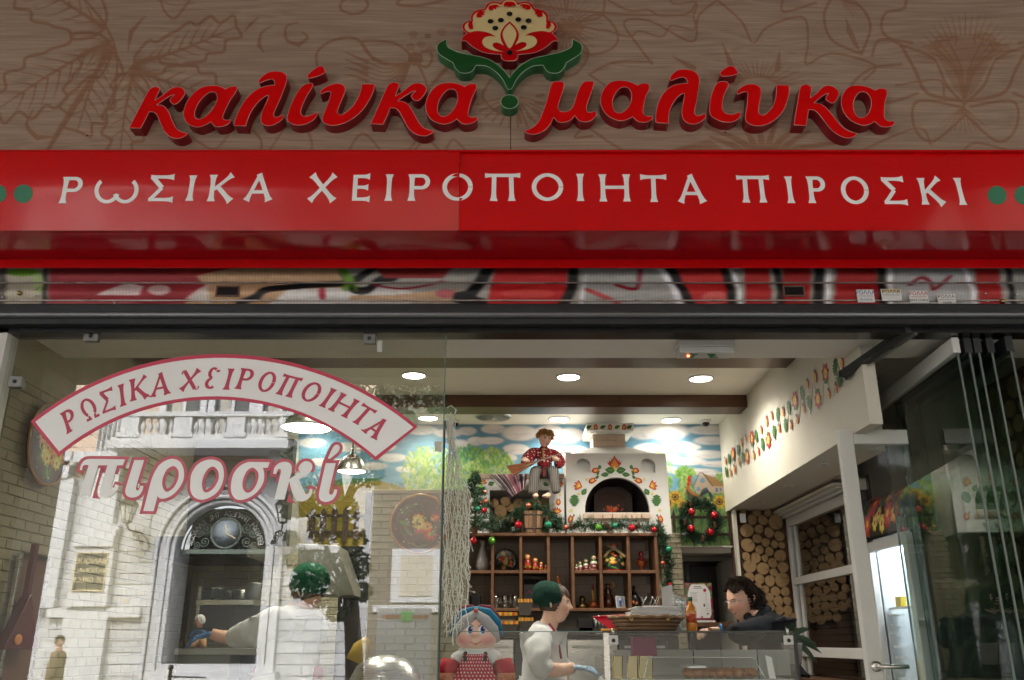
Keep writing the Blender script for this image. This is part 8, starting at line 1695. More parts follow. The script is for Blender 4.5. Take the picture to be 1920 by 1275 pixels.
# menu board
A = pt(1283, 1093, 5.45); B = pt(1339, 1163, 5.45); mb_ = thing('menu_stand', 'printed drinks menu in a clear stand before the dark doorway', 'menu', ((A.x+B.x)/2, 5.45, B.z))
c = Canvas(0, 0, 56, 70, .5, (120, 30, 60)); rs = random.Random(9)
for k in range(60): x_, y_ = rs.choice(((rs.uniform(0, 7), rs.uniform(0, 70)), (rs.uniform(49, 56), rs.uniform(0, 70)), (rs.uniform(0, 56), rs.uniform(0, 5)))); c.ell(x_, y_, rs.uniform(2, 4), rs.uniform(2, 4), rs.choice(((90, 130, 60), (150, 30, 60), (120, 150, 80), (60, 90, 40), (170, 60, 80))))
c.poly([(10, 8), (14, 3), (42, 3), (47, 8), (50, 14), (52, 20), (52, 58), (48, 66), (10, 66), (6, 58), (6, 20), (8, 14)], (226, 222, 220))
for k in range(9): c.line([(11, 18+k*2.2), (24+rs.uniform(-2, 4), 18+k*2.2)], .5, (130, 120, 120)); c.line([(41, 20+k*4), (45, 20+k*4)], .6, (130, 120, 120))
for k in range(8): c.line([(11, 40+k*2.2), (20+rs.uniform(-2, 3), 40+k*2.2)], .5, (130, 120, 120))
c.ell(41, 14, 3.2, 3.2, (180, 30, 60)); c.ell(38, 42, 1.6, 3, (50, 40, 40)); c.ell(44, 58, 2, 1.4, (50, 40, 40)); c.ell(32, 64, 1.8, 2, (190, 30, 50)); c.line([(20, 7), (34, 7)], 1.2, (80, 60, 60)); c.line([(18, 10), (36, 10)], 1, (90, 70, 70))
class Fl2:
    def vec(s, xs, ys): X = A.x+(B.x-A.x)*xs/56; Zz = A.z-(A.z-B.z)*ys/70; return np.stack([X[None, :]+0*Zz[:, None], np.zeros((len(ys), len(xs)))+5.45, Zz[:, None]+0*X[None, :]], -1).astype(np.float32)
c.sheet('print', Fl2(), mat('menu_print', attr=True, rough=.3, coat=.3), mb_); box('foot', M_tum, A.x, B.x, 5.42, 5.48, B.z-.012, B.z-.001, mb_); box('ledge', M_shelf, A.x-.10, B.x+.14, 5.40, 5.62, B.z-.035, B.z-.0125)
prop(bpy.data.objects['ledge'], 'wooden ledge carrying the drinks menu stand', 'ledge')
# coffee gear between counter and shelves
t = thing('coffee_machine', 'black and steel coffee machine on the worktop below the shelves', 'coffee machine', pt(1120, 1190, 5.5)); a_ = pt(1085, 1187, 5.5); b_ = pt(1112, 1158, 5.5)
box('body', M_black, a_.x, b_.x, 5.5, 5.62, a_.z, b_.z, t, .004); 
for k in range(5): p = pt(1116+k*7, 1172-(k % 2)*4, 5.56); MB().lathe((p.x, 5.56, p.z-.05), [(.011, 0), (.012, .085), (.006, .095)], 12).obj('canister', M_steel, t)
pl = pt(1500, 1185, 4.9); t = thing('potted_plant', 'dark leafy plant at the right end of the counter', 'plant', (pl.x, 4.9, zc-.2)); M_lf = mat('dark_leaf', (.03, .06, .03), .45, var=.4)
for k, (dx, dz, l) in enumerate(((.02, .9, .14), (-.2, .8, .13), (.5, .5, .15), (.9, -.1, .16), (.8, -.5, .14), (.35, .8, .12), (-.35, .5, .1), (1, .2, .13))):
    d = Vector((dx, rs.uniform(-.3, .1), dz)).normalized(); P0 = Vector((pl.x-.05, 4.9, pl.z-.03)); n_ = d.cross(Vector((0, 1, 0))).normalized(); m = MB(); vs = []; K_ = 8
    for i in range(K_+1): u = i/K_; c0 = P0+d*l*u+Vector((0, 0, -.06*u*u)); wv = .016*math.sin(math.pi*min(1, u*.95+.05))**.8; vs += [c0-n_*wv, c0+Vector((0, -.003, -.002)), c0+n_*wv]
    m.add(vs, [(i*3+j, i*3+j+1, i*3+j+4, i*3+j+3) for i in range(K_) for j in range(2)], True); m.obj('leaf', M_lf, t)
MB().lathe((pl.x-.05, 4.9, pl.z-.16), [(.04, 0), (.055, .10), (.058, .105)], 16).obj('pot', M_cer, t)
# ================================================================ KITCHEN behind the pane
hd = thing('extractor_hood', 'black and steel extractor hood hanging in the kitchen', 'hood', pt(560, 1030, 5.3))
a_ = pt(325, 1052, 5.6); b_ = pt(492, 1016, 5.6); box('canopy', M_black, a_.x, b_.x, 5.3, 5.98, a_.z, b_.z, hd); box('dark_backdrop', mat('backdrop_grey', (.07, .07, .065), .4, .4), pt(300, 960, 5.8).x, pt(540, 960, 5.8).x, 5.8, 5.9, b_.z+.001, Z+1.30, hd)  # dark sheet above the canopy is added, gives the mirrored fanlight contrast
m = MB(); Pg = [pt(x, y, 5.2) for x, y in ((556, 1113), (665, 1117), (632, 1022), (560, 1020))]; m.prism([(p.x, p.z) for p in Pg], 5.2, 5.55); m.obj('duct', mat('dull_steel', (.26, .25, .22), .4, .6), hd, .003)
box('dark_panel', M_black, pt(640, 1022, 5.58).x, pt(692, 1022, 5.58).x, 5.58, 5.6, FL, pt(640, 1024, 5.58).z, hd)
ks = thing('pot_shelf', 'steel wall shelf with cooking pots in the kitchen', 'shelf', pt(430, 1130, 5.9)); a_ = pt(380, 1136, 5.85); b_ = pt(486, 1126, 5.85); box('board', M_steel, a_.x, b_.x, 5.72, 5.98, a_.z, b_.z, ks, .002); box('bracket', M_steel, a_.x, a_.x+.02, 5.74, 5.98, a_.z-.08, b_.z+.08, ks); box('cupboard', mat('dark_cupboard', (.05, .045, .04), .5), a_.x+.02, pt(520, 1130, 5.8).x, 5.74, 5.99, pt(400, 1180, 5.85).z, a_.z-.002, ks)
for x_, r_, h, lab in ((406, .038, .075, 'tall steel pot at the left of the pot shelf'), (428, .034, .05, 'small steel pan second on the pot shelf'), (450, .050, .06, 'wide steel pot in the middle of the pot shelf'), (474, .045, .10, 'clear lidded tub at the right of the pot shelf')):
    p = pt(x_, 1126, 5.85); t = thing('cooking_pot', lab, 'pot', (p.x, 5.85, b_.z+.001), 'pots on the kitchen shelf'); MB().lathe((p.x, 5.85, b_.z+.001), [(r_, 0), (r_, h), (r_*1.06, h+.002), (r_*1.0, h+.006), (.012, h+.012), (.0001, h+.012)], 22).obj('body', M_steel if x_ != 474 else mat('milky_tub', (.45, .47, .48), .4), t); MB().tube([(p.x+r_, 5.85, b_.z+h*.8), (p.x+r_+.018, 5.85, b_.z+h*.8), (p.x+r_, 5.85, b_.z+h*.6)], .003, 6).obj('handle', M_darkmetal, t)
kc = thing('kitchen_counter', 'dark steel kitchen counter behind the window at left', 'counter', pt(400, 1225, 4.9)); a_ = pt(326, 1228, 4.7); b_ = pt(470, 1222, 4.7); box('top', mat('dull_steel'), a_.x, b_.x+.1, 4.7, 5.4, a_.z, a_.z+.03, kc, .003); box('front', mat('grey_front', (.16, .155, .14), .6), a_.x+.01, pt(430, 1228, 4.7).x, 4.72, 5.4, FL, a_.z-.001, kc); box('inside', M_black, pt(430, 1228, 4.7).x, b_.x+.09, 4.9, 5.4, FL, a_.z-.001, kc)
# seated grandfather doll on the counter
gp = pt(372, 1214, 4.85); gp.z = a_.z+.031; t = thing('grandfather_doll', 'small white haired doll in blue jacket and tan trousers on the kitchen counter', 'doll', gp); s_ = .5
Mh = oriented(gp+Vector((.0, -.02, .135)), -60, 10); body_obj('head', Mh, (214, 160, 136), .24, t, neck=([gp+Vector((0, -.015, .12)), gp+Vector((0, -.01, .105))], [.010, .013])); hair_obj('hair', Mh, .25, mat('white_hair', (.66, .64, .60), .8), t, line=.4, side=1.2, low=-.4)
skin_obj('jacket', [gp+Vector((0, 0, .03)), gp+Vector((0, 0, .07)), gp+Vector((0, -.005, .10)), gp+Vector((-.03, -.03, .075)), gp+Vector((-.045, -.04, .045)), gp+Vector((.03, -.02, .07))], [(0, 1), (1, 2), (2, 3), (3, 4), (2, 5)], [.026, .026, .018, .013, .010, .014], mat('blue_jacket', (.04, .10, .22), .8), t, 2, .004)
skin_obj('trousers', [gp+Vector((.01, 0, .02)), gp+Vector((.03, -.03, .03)), gp+Vector((.045, -.05, -.0)), gp+Vector((-.01, -.03, .03)), gp+Vector((-.02, -.055, .0))], [(0, 1), (1, 2), (0, 3), (3, 4)], [.024, .018, .013, .018, .013], mat('tan_cloth', (.36, .19, .08), .8), t, 2, .003)
p = pt(722, 1300, 4.2); t = thing('mixing_bowl', 'large upturned polished steel bowl at the bottom of the window', 'bowl', p); MB().lathe(p, [(.168, -.02), (.168, .0), (.160, .06), (.130, .115), (.08, .148), (.03, .160), (.0001, .161)], 40).obj('bowl', M_steel, t); MB().lathe(p, [(.172, -.026), (.172, -.018)], 40).obj('rim', M_steel, t)
t = thing('yellow_cloth', 'yellow cloth hanging beside the brick pillar', 'cloth', pt(675, 1215, 4.8)); MB().tube([pt(690, 1198, 4.8), pt(677, 1215, 4.8), pt(666, 1240, 4.8)], [.02, .045, .05], 14).obj('cloth', mat('yellow_cloth', (.50, .33, .03), .85, bump=.2), t)
# board with a balalaika on the left wall
YB_ = ptx(47, 1048, -2.10).y; bb = thing('wall_board', 'brown board in a steel frame on the left brick wall', 'board', ptx(60, 1100, -2.1)); zT = ptx(60, 1046, -2.1).z
ya = ptx(40, 1048, -2.1).y; yb = ptx(88, 1060, -2.1).y; box('panel', mat('brown_board', (.13, .06, .035), .6), -2.108, -2.100, ya, yb, zT-.55, zT, bb); 
for args in ((ya-.02, ya, zT-.56, zT+.012), (yb, yb+.02, zT-.56, zT+.012)): box('frame', M_steel, -2.112, -2.092, *args, bb, .002)
box('frame', M_darkmetal, -2.111, -2.091, ya, yb, zT, zT+.014, bb)
c0 = ptx(38, 1185, -2.06); t = thing('balalaika', 'dark red painted balalaika hanging on the far left wall', 'balalaika', c0); Mrb = mat('maroon_lacquer', (.10, .008, .018), .25, coat=.5)
MB().add([c0+Vector((.02, -.14, -.07)), c0+Vector((.02, .14, -.07)), c0+Vector((.02, .0, .16)), c0+Vector((-.03, -.12, -.06)), c0+Vector((-.03, .12, -.06)), c0+Vector((-.03, .0, .14))], [(0, 1, 2), (5, 4, 3), (0, 3, 4, 1), (1, 4, 5, 2), (2, 5, 3, 0)]).obj('body', Mrb, t, .004); MB().beam(c0+Vector((.0, 0, .13)), c0+Vector((.0, .0, .36)), .03, .02, up=(1, 0, 0)).obj('neck', Mrb, t); MB().ball(c0+Vector((.024, -.05, -.03)), .03, sx=.15, sz=.7).obj('painted_flower', mat('folk_orange'), t)
p = pt(823, 838, 3.9); t = thing('small_wall_lamp', 'small square plaster wall light seen by the window edge', 'wall light', p); MB().box(p.x-.03, p.x+.025, 3.88, 3.90, p.z-.03, p.z+.03).obj('plate', M_alu, t, .003) if 0 else MB().box(p.x-.018, p.x+.014, 3.88, 3.90, p.z-.022, p.z+.022).obj('plate', M_alu, t, .003)
# ================================================================ ACROSS THE STREET (what the window mirrors)
D = 21.0; BY = 2*GY-D
def bp(px, py, d=D): return rp(px, py, d)
bk = thing('bank_building', 'pale marble neoclassical bank with arched entrance and balcony across the street', 'building', (-7, BY, 0))
SK = .0128
def bbox(nm, m, px0, px1, py0, py1, out, parent=bk, bev=0, d0=0, row=None):
    """box on the bank front: page rectangle, standing out (towards the street) by out metres"""
    pm = row or (py0+py1)/2; a = bp(px0, pm); b = bp(px1, pm); z1 = bp(px0, py0).z; z0 = bp(px0, py1).z
    return box(nm, m, a.x, b.x, BY+d0, BY+d0+out, z0, z1, parent, bev)
box('wall', M_stucco, -18, 16, BY-.4, BY-.0, 5.2, 13, bk); 
o_l = bp(322, 1100).x; o_r = bp(494, 1100).x; zs0 = bp(400, 1030).z; cxb = (o_l+o_r)/2; ro = (o_r-o_l)/2
# wall around the arched doorway, cut as one outline
wall = [Vector((-18, 0)), Vector((-18, 5.2)), Vector((16, 5.2)), Vector((16, 0)), Vector((o_r, 0)), Vector((o_r, zs0))]+[Vector((cxb+ro*math.cos(a), zs0+ro*math.sin(a))) for a in np.linspace(0, math.pi, 25)[1:-1]]+[Vector((o_l, zs0)), Vector((o_l, 0))]
me = curve_mesh([wall], .3); me.transform(Matrix.Translation((0, BY-.15+.001, 0)) @ ROT); link('ground_storey', me, M_marble, bk)
# marble courses: every block its own piece, joints left open
def courses(px0, px1, py0, py1, out, nb, row):
    z1 = bp(px0, py0).z; z0 = bp(px0, py1).z; n = max(1, int(round((z1-z0)/.24))); h = (z1-z0)/n; a = bp(px0, row).x; b = bp(px1, row).x
    for j in range(n):
        k = nb+(j % 2); 
        for i in range(k): box('block', M_marble if (i+j) % 3 else M_marble2, a+(b-a)*i/k+.008, a+(b-a)*(i+1)/k-.004, BY+.002, BY+out, z0+j*h+.012, z0+(j+1)*h-.004, bk)
courses(98, 285, 1035, 1290, .06, 2, 1120); courses(515, 700, 1020, 1290, .06, 2, 1120); courses(225, 285, 900, 1034, .06, 1, 970); courses(700, 980, 1140, 1290, .06, 3, 1200)
bbox('base_moulding', M_marble2, 95, 268, 1140, 1158, .20); bbox('base_moulding', M_marble2, 700, 980, 1135, 1148, .16)
# pilaster with plaque
bbox('pilaster_shaft', M_marble2, 172, 226, 875, 985, .22); bbox('pilaster_base', M_marble2, 165, 232, 985, 996, .27); bbox('pilaster_base', M_marble2, 158, 228, 996, 1008, .31); bbox('pilaster_plinth', M_marble2, 150, 224, 1008, 1028, .34, bev=.02)
bbox('pilaster_die', M_marble2, 142, 216, 1028, 1138, .28)
bbox('pilaster_foot', M_marble2, 118, 200, 1158, 1290, .24)
pqr = thing('bank_plaque', 'dark bronze plaque reading Banque Nationale de Grece on the marble pilaster', 'plaque', bp(180, 1075)); pqr.location.y = BY+.3
a_ = bp(150, 1075); b_ = bp(209, 1075); zA = bp(180, 1038).z; zB = bp(180, 1110).z
box('plate', mat('bronze_plate', (.02, .024, .022), .5), a_.x, b_.x, BY+.281, BY+.30, zB, zA, pqr); m = MB()
m.box(a_.x, b_.x, BY+.30, BY+.31, zA-.02, zA); m.box(a_.x, b_.x, BY+.30, BY+.31, zB, zB+.02); m.box(a_.x, a_.x+.02, BY+.30, BY+.3099, zB+.02, zA-.02); m.box(b_.x-.02, b_.x, BY+.30, BY+.3099, zB+.02, zA-.02); Mgold = mat('gilt', (.75, .62, .36), .5); m.obj('frame', Mgold, pqr)
xc = (a_.x+b_.x)/2
for i, (s, sz) in enumerate((('BANQUE', .17), ('NATIONALE', .145), ('DE GRÈCE', .16), ('CENTRALE ADRESSE 1', .05))): text('lettering', s, sz, Mgold, (xc, BY+.305, zA-.20-.21*i), pqr, rot=(math.pi/2, 0, math.pi), depth=.002)
for px in (238, 525): text('house_number', '38', .15, Mgold if px == 238 else M_darkmetal, (bp(px, 1128).x, BY+.066, bp(px, 1128).z), bk, rot=(math.pi/2, 0, math.pi), depth=.002)
# arch mouldings
def ringband(r0, r1, out, m, nm):
    N = 28; o_ = [(cxb+r1*math.cos(a), zs0+r1*math.sin(a)) for a in np.linspace(0, math.pi, N)]; i_ = [(cxb+r0*math.cos(a), zs0+r0*math.sin(a)) for a in np.linspace(math.pi, 0, N)]
    m_ = MB(); V_ = [(x, BY+out, z) for x, z in o_]+[(x, BY+out, z) for x, z in i_[::-1]]+[(x, BY, z) for x, z in o_]+[(x, BY, z) for x, z in i_[::-1]]; Fa = []
    for k in range(N-1): Fa += [(k, k+1, N+k+1, N+k), (k, 2*N+k, 2*N+k+1, k+1), (N+k, N+k+1, 3*N+k+1, 3*N+k)]
    m_.add(V_, Fa, True); m_.obj(nm, m, bk)
    for s_ in (-1, 1): x0, x1 = sorted((cxb+s_*r0, cxb+s_*r1)); box('jamb_moulding', m, x0, x1, BY+.001, BY+out, .3, zs0, bk)
ringband(ro, ro+.10, .10, M_marble2, 'arch_moulding'); ringband(ro+.11, ro+.20, .16, M_marble2, 'arch_moulding'); ringband(ro+.22, ro+.34, .12, M_marble2, 'arch_moulding'); ringband(ro+.36, ro+.42, .2, M_marble2, 'arch_moulding')
Mdk = mat('dark_interior', (.02, .022, .02), .7)
box('door_dark', Mdk, o_l, o_r, BY-.9, BY-.85, 0, zs0+ro, bk); box('reveal', M_marble2, o_l-.02, o_l+.02, BY-.85, BY-.02, 0, zs0, bk); box('reveal', M_marble2, o_r-.02, o_r+.02, BY-.85, BY-.02, 0, zs0, bk)
Miron = mat('grey_green_iron', (.16, .20, .17), .5, .2)
box('transom', Miron, o_l, o_r, BY-.30, BY-.22, zs0-.08, zs0+.02, bk)
ck = thing('bank_clock', 'round clock with gilt hands in the fanlight of the bank entrance', 'clock', (cxb, BY-.2, zs0+.36))
MB().lathe((cxb, BY-.24, zs0+.40), [(.36, 0), (.38, -.03), (.34, -.05), (.33, -.02)], 36, axis='y').obj('rim', Miron, ck); MB().lathe((cxb, BY-.215, zs0+.40), [(.335, 0), (.0001, -.001)], 36, axis='y').obj('dial', mat('clock_dial', (.30, .35, .40), .4), ck)
MB().beam((cxb, BY-.20, zs0+.40), (cxb-.02, BY-.20, zs0+.60), .03, .01, up=(0, 1, 0)).obj('hand', Mgold, ck); MB().beam((cxb, BY-.195, zs0+.40), (cxb+.24, BY-.195, zs0+.27), .022, .01, up=(0, 1, 0)).obj('hand', Mgold, ck)
for s_ in (-1, 1):
    m = MB()
    for (u, v, r_) in ((.50, .20, .12), (.68, .12, .09), (.48, .52, .13), (.64, .40, .10), (.80, .24, .07)):
        m.tube([(cxb+s_*(u+r_*k/16*math.cos(k*.7)), BY-.24, zs0+v+r_*k/16*math.sin(k*.7)) for k in range(18)], .014, 5)
    m.obj('scrollwork', Miron, bk)
MB().tube([(cxb+.92*ro*math.cos(a), BY-.24, zs0+.92*ro*math.sin(a)) for a in np.linspace(0, math.pi, 30)], .02, 6).obj('scroll_frame', Miron, bk)
word = 'ΕΘΝΙΚΗ ΤΡΑΠΕΖΑ ΤΗΣ ΕΛΛΑΔΟΣ'; Mlet = mat('white_letters', (.6, .6, .56), .5)
for i, ch in enumerate(word):
    if ch == ' ': continue
    a = math.pi*(.06+.88*i/(len(word)-1)); r_ = ro*.80      # read from the street: starts at +x side seen from inside the shop
    me = text('letter', ch, .17, Mlet, (0, 0, 0), bk, rot=(math.pi/2, 0, math.pi), depth=.002)
    me.data.transform(Matrix.Translation((cxb+r_*math.cos(a), BY-.22, zs0+r_*math.sin(a))) @ Matrix.Rotation(-(a-math.pi/2), 4, 'Y'))
# steps
for k in range(3): bbox('step', M_marble2, 300-k*8, 516+k*8, 1245+k*14, 1259+k*14+30, .35+.3*k, d0=-.2)
# balcony
bal = thing('balcony', 'marble balcony with turned balusters above the bank entrance', 'balcony', bp(400, 850)); bal.location.y = BY
def bb2(nm, m, px0, px1, py0, py1, out, d0=0, row=820): a = bp(px0, row); b = bp(px1, row); return box(nm, m, a.x, b.x, BY+d0, BY+d0+out, bp(px0, py1).z, bp(px0, py0).z, bal)
bb2('slab', M_marble2, 236, 560, 842, 855, .95); bb2('slab_edge', M_marble2, 240, 556, 834, 841.5, .85)
for x0 in (253, 349, 445, 540): bb2('pedestal', M_marble2, x0, x0+32, 797, 834, .24, .62); bb2('pedestal_base', M_marble2, x0-4, x0+36, 826, 833.8, .28, .60)
bb2('handrail', M_marble2, 249, 576, 788, 796.5, .30, .58); bb2('plinth_rail', M_marble2, 285, 540, 829, 834, .20, .64)
prof = [(.045, 0), (.05, .03), (.03, .06), (.045, .12), (.068, .20), (.06, .27), (.03, .36), (.028, .42), (.045, .45), (.045, .48)]
zb0 = bp(300, 829).z; hb = (bp(300, 796.5).z-zb0)/.48
for x0, x1, n in ((285, 349, 5), (381, 445, 5), (477, 540, 5)):
    for k in range(n): p = bp(x0+(x1-x0)*(k+.5)/n, 815); MB().lathe((p.x, BY+.74, zb0), [(r_, h*hb) for r_, h in prof], 12).obj('baluster', M_marble, bal)
for x0 in (262, 520): bb2('bracket', M_marble2, x0, x0+22, 856, 885, .6)
# windows over the balcony
for k, (x0, x1) in enumerate(((315, 378), (405, 470), (495, 560))):
    wd_ = thing('bank_window', 'tall curtained window over the bank balcony, %s' % ('first from the lamp side', 'middle one', 'nearest the tree')[k], 'window', bp(x0, 760), 'tall windows over the balcony'); a = bp(x0, 770); b = bp(x1, 770); zT_ = bp(x0, 620).z; zB_ = bp(x0, 838).z
    box('glass', mat('dark_pane', (.10, .11, .11), .15), a.x, b.x, BY+.0, BY+.02, zB_, zT_, wd_); box('curtain', mat('pale_curtain', (.42, .40, .35), .8, bump=.3, bs=30, stretch=(6, 1, .2)), a.x+.1, a.x+(b.x-a.x)*.42, BY+.021, BY+.03, zB_, zT_, wd_)
    for q0, q1 in ((a.x-.16, a.x), (b.x, b.x+.16)): box('frame', M_marble2, q0, q1, BY+.001, BY+.14, zB_, zT_+.1, wd_)
    box('mullion', M_marble2, (a.x+b.x)/2-.04, (a.x+b.x)/2+.04, BY+.0205, BY+.07, zB_, zT_, wd_)
# fluted upper pilasters
for x0, x1 in ((196, 247), (575, 620)):
    a = bp(x0, 770); b = bp(x1, 770); zb_ = bp(x0, 852).z; zt_ = 9.; box('pilaster', M_marble2, a.x, b.x, BY, BY+.16, zb_, zt_, bk)
    for k in range(6): xx = a.x+(b.x-a.x)*(k+.5)/6; MB().tube([(xx, BY+.16, zb_+.05), (xx, BY+.16, zt_)], (b.x-a.x)/6*.36, 8).obj('flute', M_marble2, bk)
bbox('pilaster_capital', M_marble2, 150, 245, 852, 872, .34); bbox('cornice', M_marble2, 95, 240, 868, 876, .26)
bbox('corner_pier', M_marble2, 95, 128, 900, 1140, .22); bbox('corner_capital', M_marble2, 98, 140, 850, 900, .26)
for k in range(12): z_ = 5.3+k*.32; box('string_course', mat('dark_joint'), -18, 16, BY+.0005, BY+.004, z_, z_+.012, bk)
# right part: panelled window and white cabinet
box('dim_front', mat('dimmed_stucco', (.17, .15, .12), .85, var=.12), bp(698, 1000).x, 16, BY+.06, BY+.10, .0, 13, bk)  # added dark front, dims the pane's reflection over pillar and mural
bbox('window_surround', M_marble2, 735, 830, 1030, 1130, .14); bbox('window_panel', mat('beige_panel', (.50, .46, .38), .6), 752, 812, 1042, 1118, .02, d0=.141)
cb = thing('white_cabinet', 'white metal cabinet with a green tag in front of the bank wall', 'cabinet', bp(760, 1200)); a = rp(708, 1140, 19); b = rp(806, 1140, 19); y_ = 2*GY-19
box('body', mat('cabinet_grey', (.42, .43, .43), .5), a.x, b.x, y_-.5, y_, 0, rp(760, 1140, 19).z, cb, .01); box('strip', mat('rust_strip', (.30, .12, .08), .6), a.x+.1, b.x-.02, y_+.001, y_+.01, rp(760, 1160, 19).z, rp(760, 1153, 19).z, cb); box('tag', mat('green_tag', (.12, .45, .12), .5), rp(752, 1160, 19).x, rp(772, 1160, 19).x, y_+.011, y_+.015, rp(760, 1166, 19).z, rp(760, 1146, 19).z, cb)
# lanterns
for px, lab in ((240, 'black wall lantern left of the bank entrance as mirrored in the window'), (532, 'black wall lantern right of the bank entrance beside the tree')):
    y_ = BY+.75; p = rp(px, 962, D-.75); L_ = thing('wall_lantern', lab, 'lantern', p, 'wall lanterns of the bank'); s_ = 1 if px < 400 else -1
    MB().lathe(p, [(.10, -.20), (.20, .16)], 8, smooth=False).obj('glass', mat('frosted_glass', (.62, .62, .58), .4), L_)
    MB().lathe(p+Vector((0, 0, .17)), [(.24, 0), (.22, .04), (.15, .10), (.16, .13), (.05, .2), (.0001, .26)], 8, smooth=False).obj('roof', M_black, L_); MB().lathe(p+Vector((0, 0, -.25)), [(.03, 0), (.12, .04)], 8).obj('foot', M_black, L_)
    for k in range(8): t_ = 2*math.pi*k/8; MB().beam(p+Vector((.10*math.cos(t_), .10*math.sin(t_), -.20)), p+Vector((.20*math.cos(t_), .20*math.sin(t_), .16)), .014).obj('bar', M_black, L_)
    m = MB(); m.tube([p+Vector((0, 0, -.25)), p+Vector((s_*.05, -.1, -.38)), p+Vector((s_*.22, -.3, -.40)), p+Vector((s_*.30, -.6, -.55)), p+Vector((s_*.30, -.72, -.7))], .022, 7)
    for (u, v, r_) in ((.12, -.42, .07), (.22, -.52, .08), (.28, -.62, .05)): m.tube([p+Vector((s_*(u+r_*k/14*math.cos(k*.8)), -.3-.02*k*0, v+r_*k/14*math.sin(k*.8))) for k in range(16)], .014, 5)
    m.obj('bracket', M_black, L_)
# tree
tree = thing('street_tree', 'leafy street tree on the pavement in front of the bank', 'tree', rp(668, 1275, 15.5)); tree.location.z = 0
M_tb = mat('tree_bark', (.16, .13, .10), .9, var=.3, bump=.5); M_tl = mat('tree_leaf', (.045, .07, .025), .55, var=.5, vs=3)
tp = [rp(x, y, 15.5) for x, y in ((668, 1330), (664, 1230), (658, 1130), (650, 1050), (640, 960), (630, 860), (625, 760))]; tp[0].z = 0
m = MB(); m.tube(tp, [.17, .15, .13, .11, .09, .06, .03], 10)
for i, (ex, ey, ez) in enumerate(((560, 940, 15), (580, 860, 16), (690, 900, 15.2), (700, 800, 16), (560, 1060, 15.6), (600, 760, 15), (740, 740, 15.5), (600, 1130, 15.1))):
    q = rp(ex, ey, ez); s0 = tp[2+i % 4]; m.tube([s0, s0.lerp(q, .5)+Vector((0, 0, .12)), q], [.06, .035, .012], 6)
m.obj('trunk', M_tb, tree)
rs = random.Random(77); m = MB()
cl = [(560, 870, 34), (600, 850, 36), (560, 940, 30), (590, 930, 34), (640, 960, 34), (610, 990, 34), (660, 1010, 28), (560, 1050, 24), (590, 1060, 32), (640, 1070, 36), (670, 1060, 28), (600, 1110, 30), (640, 1130, 24), (630, 1150, 16), (570, 1100, 26), (690, 880, 34), (650, 850, 36), (640, 800, 36), (690, 790, 32), (740, 740, 36), (790, 730, 36), (820, 750, 26), (700, 730, 36), (620, 740, 34), (760, 790, 22), (545, 1010, 14), (560, 800, 26), (770, 700, 30), (680, 1110, 18), (835, 720, 24), (540, 960, 12)]
for cx_, cy_, r_ in cl:
    for k in range(int(r_*12)):
        a = rs.uniform(0, 6.28); q = r_*rs.random()**.5; p = rp(cx_+q*math.cos(a), cy_+q*math.sin(a), 15.4+rs.gauss(0, .35)); u = Vector((rs.gauss(0, 1), rs.gauss(0, 1), rs.gauss(0, 1))).normalized(); v = u.cross(Vector((rs.gauss(0, 1), rs.gauss(0, 1), rs.gauss(0, 1)))).normalized(); s = rs.uniform(.035, .07); m.add([p-u*s, p+v*s*.45, p+u*s, p-v*s*.45], [(0, 1, 2, 3)])
o = m.obj('foliage', M_tl, tree); o['kind'] = 'stuff'
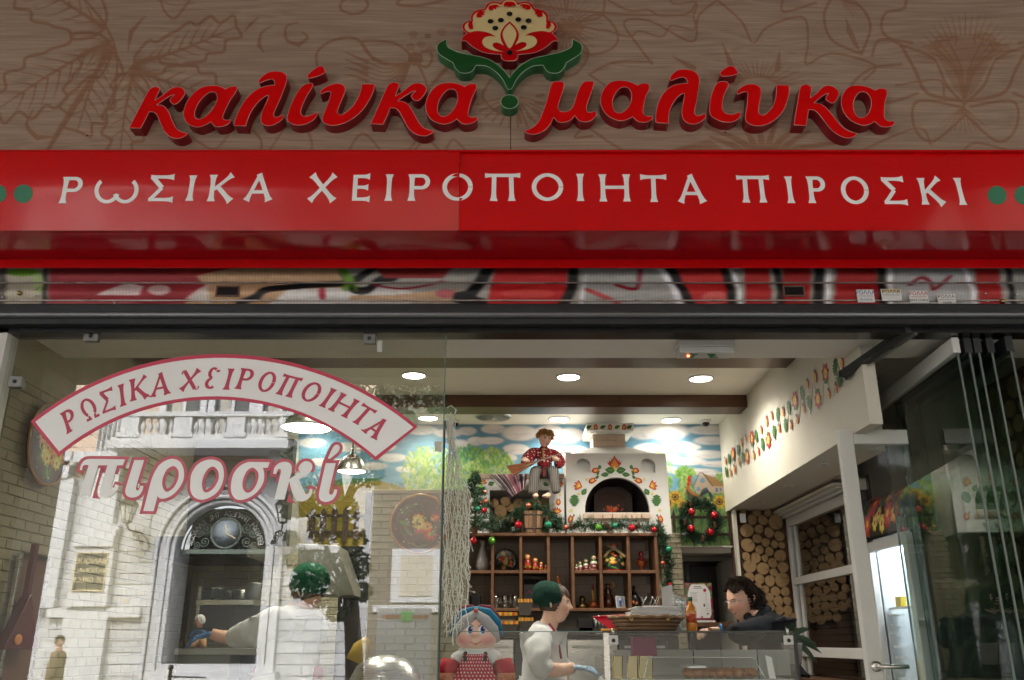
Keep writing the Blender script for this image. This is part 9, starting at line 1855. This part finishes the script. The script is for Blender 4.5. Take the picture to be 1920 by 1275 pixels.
bo = thing('bollard', 'black ball topped bollard before the bank steps', 'bollard', rp(320, 1260, 18)); z_ = bo.location.z; bo.location.z = 0; p = rp(320, 1256, 18); MB().lathe((p.x, p.y, 0), [(.06, 0), (.045, .1), (.035, p.z-.05), (.03, p.z)], 12).obj('post', M_black, bo); MB().ball((p.x, p.y, p.z+.04), .055).obj('ball', M_black, bo); MB().tube([(p.x, p.y, p.z-.12), (p.x+.7, p.y, p.z-.14)], .015, 6).obj('rail', M_black, bo)
# passer-by
d_ = 18.6; h = rp(112, 1203, d_); mn = thing('person', 'man in an open brown jacket walking past the bank', 'person', (h.x, h.y, 0), 'people'); f = .98
Mh = oriented(h, 180-60, 6); body_obj('body', Mh, (196, 150, 124), f, mn, neck=([h+Vector((0, 0, -.08)), h+Vector((.02, 0, -.20))], [.05, .07]), smile=0); hair_obj('hair', Mh, f, M_hairb, mn, line=.42, side=1.2, low=-.3)
q = lambda x, y, z: Vector((h.x+x, h.y+y, h.z+z))
Mbj = mat('brown_jacket', (.16, .115, .06), .8, var=.2, bump=.2); Mtr = mat('dark_trousers', (.05, .05, .055), .9)
skin_obj('jacket', [q(0, 0, -.62), q(0, 0, -.38), q(0, 0, -.20), q(.02, .17, -.26), q(.06, .22, -.52), q(.0, .2, -.78), q(.02, -.17, -.26), q(.0, -.22, -.52), q(-.08, -.2, -.74), q(0, 0, -.82)], [(0, 1), (1, 2), (2, 3), (3, 4), (4, 5), (2, 6), (6, 7), (7, 8), (0, 9)], [(.17, .21), (.16, .21), .09, .09, .07, .055, .09, .07, .055, (.18, .22)], Mbj, mn, 2, .02)
zf0 = h.z
skin_obj('trousers', [q(0, 0, -.84), q(-.08, .09, -1.2), q(-.16, .1, -zf0+.10), q(.08, -.09, -1.2), q(.2, -.1, -zf0+.12)], [(0, 1), (1, 2), (0, 3), (3, 4)], [.15, .085, .06, .085, .06], Mtr, mn, 2)
for x_, y_ in ((-.20, .1), (.16, -.1)): MB().tube([(h.x+x_+.06, h.y+y_, .05), (h.x+x_-.05, h.y+y_, .045), (h.x+x_-.16, h.y+y_, .03)], [.05, .045, .03], 10).obj('shoe', M_black, mn)
for y_, x_, z_ in ((.2, -.0, -.80), (-.2, -.1, -.76)): hand_obj('hand', q(x_, y_, z_), (-.2, 0, -1), (0, 1 if y_ > 0 else -1, 0), M_skinp, mn, 1, .4)
